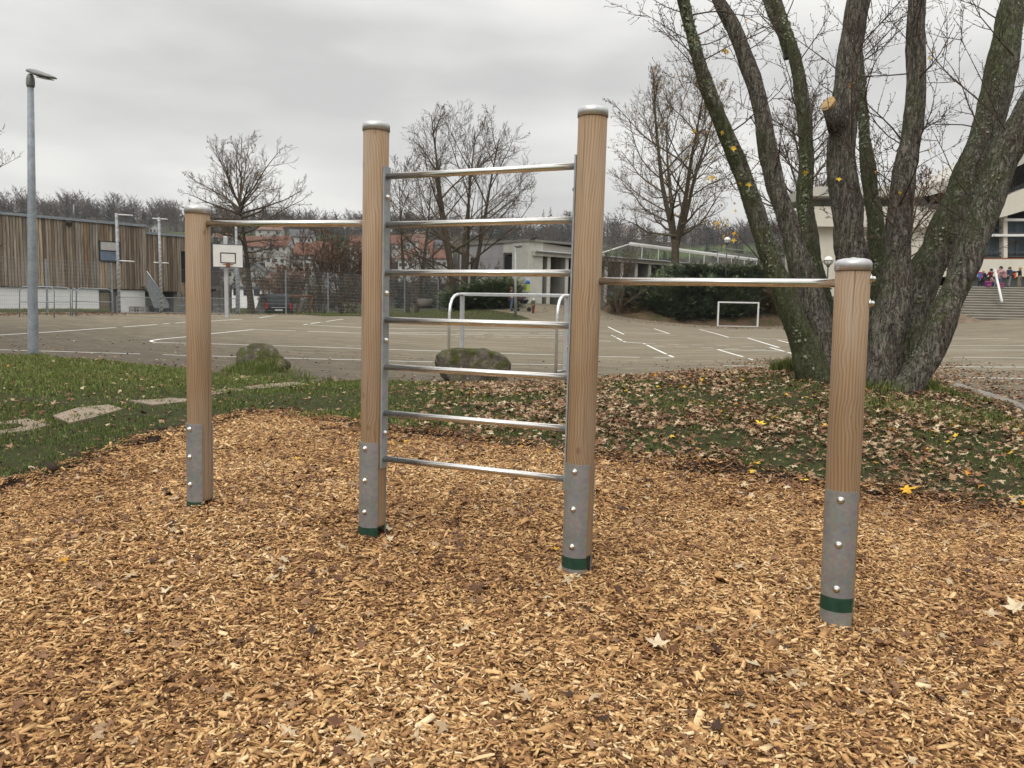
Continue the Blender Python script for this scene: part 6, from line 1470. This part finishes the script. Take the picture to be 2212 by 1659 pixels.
def vehicle(name, c, yaw, L_, W_, prof, paint, label, cat, glassprof, wheels, lampz, plate=None):
    """prof: (x along, z) side outline; x = 0 is the rear"""
    o = thing(name, c, label, cat); ux = Vector((math.cos(yaw), math.sin(yaw), 0)); uy = Vector((-ux.y, ux.x, 0)); F_ = type('T', (), {'P': lambda s, a, b, z: c + ux*a + uy*b + Vector((0,0,z))})()
    n = len(prof); m = MB(); ins = [0 if z < 1.0 else (z-1.0)*.17 for _, z in prof]
    l_ = [F_.P(x, -W_/2+i, z) for (x, z), i in zip(prof, ins)]; r_ = [F_.P(x, W_/2-i, z) for (x, z), i in zip(prof, ins)]
    m.face(l_); m.face(list(reversed(r_)))
    for k in range(n): j = (k+1) % n; m.face([l_[k], l_[j], r_[j], r_[k]])
    m.build('body', paint, o, bevel=.05)
    for nm, q in glassprof:
        m = MB()
        if nm == 'side_window':
            for s in (-1, 1):
                pts = [F_.P(x, s*(W_/2 - (max(0, z-1.0)*.17) + .012), z) for x, z in q]; m.face(pts)
        else:
            (x0, z0), (x1, z1), hw = q; m.face([F_.P(x0, -hw, z0), F_.P(x0, hw, z0), F_.P(x1, hw*.92, z1), F_.P(x1, -hw*.92, z1)])
        m.build(nm, M_GLASS, o)
    for x in wheels:
        for s in (-1, 1):
            w = MB(); w.lathe(F_.P(x, s*(W_/2-.2), .33), uy*s, [(.2,0),(.33,.02),(.33,.2),(.26,.215)], 20); wo_ = w.build('wheel', M_BLACKP, o); w = MB(); w.lathe(F_.P(x, s*(W_/2-.02), .33), uy*s, [(.21,0),(.2,.035),(.05,.04)], 14); w.build('rim', M_ALUG, wo_)
    for s in (-1, 1):
        m = MB(); m.box(-.03, .08, s*W_/2*.98-(.16 if s > 0 else 0), s*W_/2*.98+(0 if s > 0 else .16), lampz[0], lampz[1], F_); m.build('tail_light', simple('tail_red', (.4,.01,.015), .3), o)
    if plate: m = MB(); m.box(-.05, -.01, -.26, .26, plate, plate+.11, F_); m.build('number_plate', M_BOARD, o)
    return o, F_, uy, ux
BLK = simple('black_car_paint', (.02,.022,.026), .22, .2, .1, 4, .6)
vp = pt(602, 672, 58); vp.z = pt(602, 635, 58).z - 1.93
vo, VF, vy, vx = vehicle('van', vp, math.radians(115), 4.9, 1.9, [(0,.35),(4.85,.35),(4.95,.8),(4.2,1.05),(3.5,1.82),(3.2,1.93),(.15,1.93),(.0,1.75),(-.03,.9)], BLK, 'black van parked behind the mesh fence, rear window facing the yard', 'van',
  [('side_window', [(.25,1.08),(2.0,1.08),(2.0,1.72),(.35,1.72)]), ('side_window', [(2.1,1.08),(3.75,1.08),(3.3,1.72),(2.1,1.72)]), ('rear_window', ((-.035,1.12),(-.01,1.68),.78))], (.85,4.0), (.85,1.3), .72)
m = MB(); m.box(-.06, -.035, -.5, .5, .93, .98, VF); m.build('chrome_strip', M_ALUG, vo)
cp = pt(488, 676, 66); cp.z = pt(488, 657, 66).z - 1.42
vehicle('car', cp, math.radians(168), 4.1, 1.72, [(0,.35),(4.1,.35),(4.1,.75),(3.0,.92),(2.35,1.40),(.5,1.42),(.02,.95)], simple('white_car_paint', (.7,.7,.7), .25, 0, .03, 4, .6), 'white car whose roof shows between the fence and the hoop pole', 'car', [('side_window', [(.45,.95),(2.8,.95),(2.3,1.34),(.65,1.34)]), ('rear_window', ((.02,1.0),(.42,1.36),.62))], (.75,3.3), (.7,.95), .6)
# wooden swing frame near the van
p = pt(628, 673, 60); o = thing('swing_frame', p, 'reddish wooden play frame standing right of the black van', 'play frame'); k = 60 / FPX
for i, (a, b) in enumerate([((620,640),(612,676)),((620,640),(634,676)),((620,640),(676,640))]):
    m = MB(); m.tube([pt(*a, 60), pt(*b, 60 if i < 2 else 61)], .07, 8); m.build(['leg','leg','top_beam'][i], M_RUST, o)
m = MB(); m.tube([pt(676,640,61), pt(668,676,61)], .07, 8); m.build('leg', M_RUST, o)
# flag banner, planter at the pavilion
bn = pt(1139.5, 634, 58.5); o = thing('banner', bn, 'feather banner, blue and white above lime green, at the pavilion corner', 'banner'); k = 58.5/FPX
zs_ = [pw(1139, y, bn.y).z for y in (600, 606, 609, 614, 628)]
m = MB(); m.tube([Vector((bn.x-.18, bn.y, bn.z-.2)), Vector((bn.x-.18, bn.y, zs_[0]+.1))], .02, 6); m.build('pole', M_ALUG, o)
for (a, b, c_, nm) in [(0,1,(.55,.6,.7),'white_field'),(1,2,(.1,.25,.55),'blue_field'),(2,3,(.03,.1,.4),'blue_field'),(3,4,(.45,.62,.05),'green_field')]:
    m = MB(); m.hexa([Vector((bn.x-.16, bn.y-.01, zs_[b])), Vector((bn.x+.16, bn.y+.04, zs_[b])), Vector((bn.x+.16, bn.y+.06, zs_[b])), Vector((bn.x-.16, bn.y+.01, zs_[b])), Vector((bn.x-.16, bn.y-.01, zs_[a])), Vector((bn.x+.16, bn.y+.04, zs_[a])), Vector((bn.x+.16, bn.y+.06, zs_[a])), Vector((bn.x-.16, bn.y+.01, zs_[a]))]); m.build(nm, flat('cloth_%s_%d' % (nm, a), c_), o)
# litter tub on the turf, crow on the pavilion roof
p = pt(918, 662, 60); o = thing('planter_tub', p, 'round grey tub on the turf behind the mesh fence', 'tub'); m = MB(); m.lathe(p - Vector((0,0,.1)), (0,0,1), [(.5,0),(.55,.3),(.56,.62),(.5,.66),(.48,.5)], 18); m.build('tub', M_PALING, o); m = MB(); m.lathe(p + Vector((0,0,.3)), (0,0,1), [(.3,0),(.49,.2)], 12); m.build('soil', M_DARK, o)
cr_ = fl.P(fl.len-.1, -.2, zc+.12) if False else pw(1154, 517, 60.2)
bm_v = [(-.20,0,.0),(-.08,0,.05),(.06,0,.09),(.14,0,.17),(.17,0,.22),(.25,0,.2),(-.34,0,-.03),(0,.04,-.02),(0,.04,-.12),(0,-.04,-.02),(0,-.04,-.12)]
me = bpy.data.meshes.new('crow'); me.from_pydata([tuple(cr_ + Vector(v)) for v in bm_v], [(0,1),(1,2),(2,3),(3,4),(4,5),(0,6),(2,7),(7,8),(2,9),(9,10)], []); o = bpy.data.objects.new('crow', me); COL.objects.link(o)
mo = o.modifiers.new('Skin', 'SKIN'); 
for i, r_ in enumerate([.05,.09,.09,.06,.055,.012,.03,.02,.012,.02,.012]): me.skin_vertices[0].data[i].radius = (r_, r_)
me.skin_vertices[0].data[2].use_root = True; o.modifiers.new('s', 'SUBSURF').render_levels = 1; me.materials.append(M_BLACKP); tag(o, 'black crow perched on the roof edge of the grey pavilion', 'crow')

# ================================================================== PEOPLE
SKIN = flat('skin', (.5,.32,.24), .55)
def skinmesh(name, V, E, R, mat, root, parent, loc, lv=2):
    me = bpy.data.meshes.new(name); me.from_pydata(V, E, []); o = bpy.data.objects.new(name, me); COL.objects.link(o); o.parent = parent
    o.modifiers.new('Skin', 'SKIN'); sv = me.skin_vertices[0].data
    for i, r_ in enumerate(R): sv[i].radius = (r_, r_) if not hasattr(r_, '__len__') else r_
    sv[root].use_root = True; s = o.modifiers.new('Subdivision', 'SUBSURF'); s.levels = 1; s.render_levels = lv; me.materials.append(mat)
    for p in me.polygons: p.use_smooth = True
    return o
def person(base, H, yaw, label, coat, legs, hair, hat=None, arms=((.2,.02),(.2,.02)), lean=0.0, crouch=False, step=.03, group=None, coat_len=.40, hood=False):
    """arms: per side (forward reach, raise) as fractions of height"""
    o = thing('person', base, label, 'person', group); o.rotation_euler = (0, 0, yaw); h = H
    V, E, R = [], [], []
    def v(x, y, z, r, par=None):
        V.append((x*h, y*h, z*h)); R.append(r*h if not hasattr(r, '__len__') else (r[0]*h, r[1]*h)); i = len(V)-1
        if par is not None: E.append((par, i))
        return i
    pz = .49 if not crouch else .20; l = lean
    pel = v(0, 0 if not crouch else -.06, pz, .075); sp = v(0, l*.3, pz+.13, .07, pel); ch = v(0, l*.7, pz+.25, (.085,.07), sp); nk = v(0, l, pz+.345, .035, ch); hd = v(0, l+.008, pz+.40, .062, nk); tp = v(0, l+.005, pz+.47, .05, hd)
    v(0, l+.075, pz+.415, .011, hd); 
    for s in (-1, 1): v(s*.072, l, pz+.415, .010, hd)
    hips, hands = [], []
    for s, st_ in ((-1, step), (1, -step)):
        hp2 = v(s*.05, pel and (0 if not crouch else -.06), pz-.02, .058, pel)
        if crouch: kn = v(s*.08, .16, .24, .042, hp2); an = v(s*.07, .04, .045, .028, kn)
        else: kn = v(s*.055, st_*.6+.01, .26, .042, hp2); an = v(s*.058, st_*1.4-.01, .045, .028, kn)
        ft = v(s*.062, (0.10 if crouch else st_*1.4+.07), .022, .024, an); hips.append((hp2, kn, an, ft))
    for s, (fw, up) in ((-1, arms[0]), (1, arms[1])):
        sh = v(s*.105, l*.9, pz+.30, .042, ch); el = v(s*.135, l*.9+fw*.35, pz+.16+up*.4, .034, sh); wr = v(s*.115, l*.9+fw+.02, pz+.045+up, .023, el); pm = v(s*.11, l*.9+fw+.055, pz+.03+up, (.022,.013), wr)
        hands.append((sh, el, wr))
        for f, (dx, ln) in enumerate([(-.014,.036),(-.005,.042),(.005,.04),(.014,.032)]):
            a = v(s*.11+dx, l*.9+fw+.055+ln*.6, pz+.022+up, .0052, pm); v(s*.11+dx, l*.9+fw+.055+ln, pz+.005+up, .0045, a)
        v(s*.11-s*.024, l*.9+fw+.075, pz+.03+up, .0058, pm)
    skinmesh('body', V, E, R, SKIN, pel, o, base)
    def sub(idx_edges, dr, name, mat, root, extra=None):
        ids = sorted({i for e in idx_edges for i in e}); mp_ = {i: k for k, i in enumerate(ids)}
        V2 = [V[i] for i in ids]; E2 = [(mp_[a], mp_[b]) for a, b in idx_edges]; R2 = [tuple(q + dr*h for q in (R[i] if hasattr(R[i], '__len__') else (R[i], R[i]))) for i in ids]
        if extra: extra(V2, E2, R2, mp_)
        return skinmesh(name, V2, E2, R2, mat, mp_[root], o, base)
    ce = [(pel, sp), (sp, ch)] + [x for sh, el, wr in hands for x in ((ch, sh), (sh, el), (el, wr))]
    def skirt(V2, E2, R2, mp_):
        V2.append((0, V[pel][1]/1, max(.1*h, (pz+.0 - (coat_len-.35) )*h))); E2.append((mp_[pel], len(V2)-1)); R2.append((.098*h, .085*h))
    sub(ce, .016, 'coat', coat, pel, skirt)
    le = [x for hp2, kn, an, ft in hips for x in ((pel, hp2), (hp2, kn), (kn, an))]; sub(le, .010, 'trousers', legs, pel)
    for hp2, kn, an, ft in hips: sub([(an, ft)], .012, 'shoe', M_BLACKP, an)
    # hair or hat: a cap over the crown and nape
    m = MB(); c = Vector(V[hd]) + Vector((0, -.012*h, .012*h)); pr = [(.078*math.cos(t)*h, .085*math.sin(t)*h) for t in np.linspace(-.35, PI/2-.05, 8)]
    m.lathe(c, (0, -.25, 1), pr, 16); m.build('hair', hat or hair, None, loc=Vector((0,0,0))).parent = o
    if hat or hood: m = MB(); m.lathe(c - Vector((0,0,.03*h)), (0, -.2, 1), [(.08*h, 0), (.085*h, .03*h), (.08*h, .045*h)], 16); m.build('hat_band', hat or coat, None, loc=Vector((0,0,0))).parent = o
    m = MB()
    for s in (-1, 1): e = Vector(V[hd]) + Vector((s*.024*h, .06*h, .018*h)); m.lathe(e, (0,1,0), [(.007*h,0),(.006*h,.004*h)], 8)
    m.build('eyes', M_BLACKP, None, loc=Vector((0,0,0))).parent = o
    return o
def pack(p, yaw, w, hgt, c1, c2, label, cat='backpack'):
    o = thing('backpack' if cat == 'backpack' else 'bag', p, label, cat); o.rotation_euler = (0, 0, yaw); z0 = Vector((0,0,0))
    def b(x0,x1,y0,y1,z_0,z_1,nm,mt):
        q = MB(); q.box(x0,x1,y0,y1,z_0,z_1); ob = q.build(nm, mt, None, loc=z0, bevel=.03); ob.parent = o
    b(-w/2,w/2,-w*.42,0,0,hgt,'shell',c1); b(-w*.36,w*.36,-w*.6,-w*.42,hgt*.08,hgt*.5,'pocket',c2); b(-w*.5,w*.5,-w*.46,.01,hgt*.72,hgt*1.02,'flap',c2)
    q = MB(); q.tube([Vector((-.05,-.05,hgt*1.0)), Vector((0,-.05,hgt*1.1)), Vector((.05,-.05,hgt*1.0))], .012, 6); q.build('handle', M_BLACKP, None, loc=z0).parent = o
    return o
cl = {n: flat('cloth_' + n, c) for n, c in dict(dark=(.016,.017,.022), navy=(.02,.035,.07), pink=(.42,.24,.25), red=(.17,.022,.025), purple=(.12,.02,.12), khaki=(.2,.17,.12), jeans=(.08,.1,.15), grey=(.22,.22,.22), white=(.7,.68,.62), blond=(.45,.28,.12), brown=(.09,.045,.02), blackh=(.012,.01,.01), orange=(.65,.13,.03), blue=(.05,.12,.42), magenta=(.3,.06,.16), salmon=(.38,.22,.2), olive=(.06,.07,.045)).items()}
KG = 'school children at the top of the steps'
def kp_(px, d=51.6 + 4.1 - 3.3):
    p = pt(px, 619, 54.3); p.z = zT; return p
def kid(px, hpx, yaw, *a, dy=0, **k):
    p = kp_(px); p.y += dy; return person(p, hpx * 54.3 / FPX, yaw, *a, group=KG, **k), p
kid(2122, 36, -.5, 'child in dark coat with blond hair, leftmost on the steps', cl['dark'], cl['dark'], cl['blond'], arms=((.18,.1),(.15,.05)))
kid(2131, 36, 2.9, 'child in grey jacket and white hat behind the leftmost child', cl['grey'], cl['dark'], cl['brown'], cl['white'], dy=.8)
kid(2135, 36, -1.9, 'child in pale pink jacket crouching over the bags', cl['pink'], cl['navy'], cl['blackh'], crouch=True, arms=((.22,.02),(.2,.0)), dy=-.3)
kid(2146, 41, .3, 'child with black hair in dark red jacket, left of the handrail', cl['red'], cl['dark'], cl['blackh'], dy=.4)
kid(2159, 46, 1.9, 'taller child in long pink coat and dark hat by the handrail', cl['pink'], cl['jeans'], cl['blackh'], cl['dark'], arms=((.2,.16),(.18,.14)))
kid(2178, 45, 1.9, 'child in navy jacket and grey trousers, second from the right', cl['navy'], cl['grey'], cl['brown'], arms=((.15,.03),(.12,.0)))
kid(2201, 45, .9, 'blond child in long dark coat and khaki trousers with raised arms', cl['dark'], cl['khaki'], cl['blond'], arms=((.12,.22),(.14,.24)), coat_len=.5)
def wp(px, up, dy, *a): p = kp_(px); p.z += up; p.y += dy; return pack(p, *a)
wp(2112, .55, -.1, .5, .32, .42, cl['blue'], cl['magenta'], 'blue and magenta satchel on the back of the leftmost child')
wp(2166.5, .62, -.1, -1.2, .34, .42, cl['salmon'], cl['pink'], 'pink satchel on the back of the taller child in the pink coat')
wp(2187.5, .62, -.1, -1.2, .30, .45, cl['orange'], cl['navy'], 'orange and navy satchel on the back of the navy child')
wp(2124, .0, -.4, .2, .42, .36, cl['purple'], cl['magenta'], 'purple school bag standing on the top step at the left')
wp(2150, .0, -.4, .1, .46, .26, cl['red'], cl['magenta'], 'red school bag lying on the top step by the handrail')
# adult and child with a pram at the pavilion
p = pt(1152, 664, 53.5); p.z = g1(p.x, p.y) - .03
person(p, 1.0, 2.6, 'small child in olive coat, red leggings and pale hat near the pram', cl['olive'], cl['red'], cl['brown'], cl['white'])
p = pt(1104.5, 662, 54.5); p.z = g1(p.x, p.y) - .03
person(p, 1.66, -1.2, 'adult in dark brown coat beside the pram, behind the goal bar', flat('cloth_brown_coat', (.06,.03,.02)), cl['jeans'], cl['brown'], arms=((.24,.04),(.24,.04)))
p = pt(1133, 658, 54.5); p.z = g1(p.x, p.y) - .03
o = thing('pram', p, 'black pram with dark hood beside the small child in red leggings', 'pram')
m = MB(); c = p + Vector((-.05,0,.72)); hh = [(.01,-.22),(.2,-.2),(.3,-.08),(.33,.05),(.31,.08)]; m.lathe(c, (0,0,1), [(r_, z_) for r_, z_ in hh], 14); m.build('carrycot', cl['dark'], o)
m = MB(); m.lathe(c + Vector((-.13,0,.06)), (-.35,0,1), [(.3*math.cos(t), .34*math.sin(t)) for t in np.linspace(0, 1.5, 7)], 14); m.build('hood', flat('cloth_maroon', (.05,.025,.025)), o)
m = MB(); m.tube([p + Vector((-.42,0,.14)), p + Vector((.1,0,.55)), p + Vector((.55,0,1.02)), p + Vector((.62,0,1.03))], .018, 6); m.tube([p + Vector((.4,0,.14)), p + Vector((-.1,0,.5))], .018, 6); m.build('frame', M_ALUG, o)
for x_, y_, r_ in ((-.42,-.2,.1),(-.42,.2,.1),(.32,-.25,.15),(.32,.25,.15)):
    m = MB(); m.lathe(p + Vector((x_, y_-.02, r_)), (0,1,0), [(r_*.6,0),(r_,.005),(r_,.04),(r_*.6,.045)], 16); m.build('wheel', M_BLACKP, o)

# a few leaves that stand out singly
def lone_leaf(px, py, s, r_, sd_, label, onbed):
    p = hit(px, py); z = float(np.maximum(bed_z(np.array([p.x]), np.array([p.y]))[0] if onbed else -9, near_z(np.array([p.x]), np.array([p.y]))[0])) + .045
    P, T = LV[sd_ % 8]; q = random.Random(sd_); R_ = Matrix.Rotation(q.uniform(0, 6.28), 3, 'Z') @ Matrix.Rotation(q.uniform(-.35, .35), 3, 'X') @ Matrix.Rotation(-.35, 3, 'Y'); m = MB()
    Q = [Vector((p.x, p.y, z)) + R_ @ Vector(v * s) for v in P]
    for t in T: m.face([Q[i] for i in t], 0, r_)
    tag(m.build('maple_leaf', M_LEAF, loc=Vector((p.x, p.y, z))), label, 'leaf', 'maple leaves that stand out on the ground')
lone_leaf(1640, 931, .17, 1.0, 1, 'bright yellow maple leaf on the leafy grass between the two right hand posts', False)
lone_leaf(1955, 1076, .19, .96, 2, 'yellow maple leaf on the dug edge just right of the right hand post', True)
lone_leaf(1420, 1412, .13, .885, 3, 'cream maple leaf lying alone on the chips in the right foreground', True)
lone_leaf(2192, 1336, .16, .89, 4, 'large pale maple leaf on the chips by the right picture edge', True)
lone_leaf(1302, 1350, .09, .88, 5, 'small pale leaf on the chips in front of the taller right ladder post', True)
lone_leaf(2175, 992, .16, .97, 6, 'yellow maple leaf on the lawn near the right picture edge', False)
lone_leaf(1030, 1292, .14, .12, 7, 'dark brown curled leaf on the chips in front of the wall bars', True)

# ================================================================== wooded ridge
rg = random.Random(8)
def ridge_tree(m, b, h, kind, r, fine=False):
    if kind == 'con':
        tn = r.uniform(.9, 1)
        for k in range(34):
            t = k/34; a = k*2.4; z = h*(.08+.92*t); rr_ = h*.24*(1-t)+.15; d = Vector((math.cos(a), math.sin(a), -.35)); s = Vector((-d.y, d.x, 0))
            m.face([b+Vector((0,0,z+h*.06)), b+Vector((0,0,z))+d*rr_-s*rr_*.5, b+Vector((0,0,z))+d*rr_+s*rr_*.5], 0, tn + r.uniform(-.02, .02) if tn + .02 < 1 else tn)
        return
    tn = r.uniform(.05, .85)
    def spike(p, d, ln, w): 
        s = d.cross(Vector((r.gauss(0,1), r.gauss(0,1), .3))).normalized() * w; m.face([p-s, p+s, p+d*ln], 0, min(.86, max(0, tn + r.uniform(-.12,.12))))
    spike(b, Vector((0,0,1)), h, h*.02)
    nb = 10 if not fine else 18
    for k in range(nb):
        t = .25 + .6*k/nb; p = b + Vector((0,0,h*t)); a = k*2.4 + r.random(); d = Vector((math.cos(a)*(1.1-t*.6), math.sin(a)*(1.1-t*.6), .35+t*.8)).normalized(); ln = h*.44*(1.15-.75*abs(t-.4)); spike(p, d, ln, h*.012)
        for j in range(4 if not fine else 9):
            q = p + d*ln*r.uniform(.25,.95); e = (d + Vector((r.gauss(0,.6), r.gauss(0,.6), r.gauss(.15,.5)))).normalized(); spike(q, e, ln*r.uniform(.25,.55), h*.010)
FM = MB(); cnt = 0
def skyx(px, d): p = pt(px, 640, d); p.z = b1(p.x, p.y); return p
r_ = random.Random(4)
for _ in range(5200):
    px = r_.uniform(-350, 2400); d = r_.choice([r_.uniform(470, 560), r_.uniform(520, 640), r_.uniform(540, 640), r_.uniform(400, 500), r_.uniform(440, 500)])
    p = skyx(px, d)
    v_ = float(vnoise(np.array([p.x]), np.array([p.y]), .02, 9)[0])
    if d < 475 and (v_ > .42 or r_.random() < .45): continue
    h = (r_.uniform(6, 13) if d > 490 else r_.uniform(4, 9)) * (.65 + .75 * float(vnoise(np.array([px * .02]), np.array([d * .01]), 1.0, 13)[0]))
    con = r_.random() < (.3 if px > 1050 and px < 1300 else .12)
    ridge_tree(FM, p - Vector((0,0,.8)), h, 'con' if con else 'dec', r_); cnt += 1
for _ in range(2400):     # gardens and hedges between the houses
    px = r_.choice([r_.uniform(-200, 1700), r_.uniform(440, 1010)]); d = r_.choice([r_.uniform(130, 400), r_.uniform(280, 480)]); p = skyx(px, d); ridge_tree(FM, p - Vector((0,0,.5)), r_.uniform(3, 7), 'con' if r_.random() < .25 else 'dec', r_)
tag(FM.build('woodland', M_RIDGE), 'bare brown woodland with a few dark conifers along the ridge', 'woodland', kind='stuff')
sk = [(205,640,17,'broad bare tree standing highest on the ridge over the timber building'),(145,640,13,'bare tree on the ridge between lamp post and the broad ridge tree'),(378,640,17,'tall reddish bare tree on the ridge above the left ball stop masts'),(320,640,13,'pale bare tree on the ridge right of the broad ridge tree'),(700,640,12,'dark bare tree on the ridge left of the second post'),(772,640,15,'bare tree on the ridge touching the second post'),(880,630,17,'round reddish ridge tree behind the wall bars, left'),(1110,630,15,'bare ridge tree behind the wall bars, second rung gap, centre right'),(1225,620,18,'slim poplar like ridge tree just left of the third post')]
for i, (px, d, h, lb) in enumerate(sk):
    p = skyx(px, d); m = MB()
    for _ in range(3): ridge_tree(m, p - Vector((0,0,.5)), h * rg.uniform(.9, 1.02), 'dec', rg, True)
    tag(m.build('ridge_tree', M_RIDGE, loc=p), lb, 'tree', 'bare trees standing out on the ridge')
cp_ = skyx(241, 470); m = MB(); ridge_tree(m, cp_ - Vector((0,0,.5)), 11, 'con', rg); tag(m.build('conifer', M_RIDGE, loc=cp_), 'single dark conifer on the meadow above the timber building', 'tree')
for px, d, h, lb in ((1170,560,19,'dark spruce in the wood right of the wall bars trees'),(1185,600,21,'taller dark spruce beside the other, left of the third post')):
    cp_ = skyx(px, d); m = MB(); ridge_tree(m, cp_ - Vector((0,0,.5)), h, 'con', rg); tag(m.build('conifer', M_RIDGE, loc=cp_), lb, 'tree')

# ================================================================== air
HZB = MB(); HZB.box(-1450, 1450, -250, 1000, -14, 120)
hm = bpy.data.materials.new('air'); hm.use_nodes = True; nt = hm.node_tree; nt.nodes.clear(); oo = nt.nodes.new('ShaderNodeOutputMaterial'); pv_ = nt.nodes.new('ShaderNodeVolumePrincipled')
pv_.inputs['Color'].default_value = (.86, .88, .92, 1); pv_.inputs['Density'].default_value = .0002; nt.links.new(pv_.outputs[0], oo.inputs['Volume'])
tag(HZB.build('haze', hm), kind='stuff')
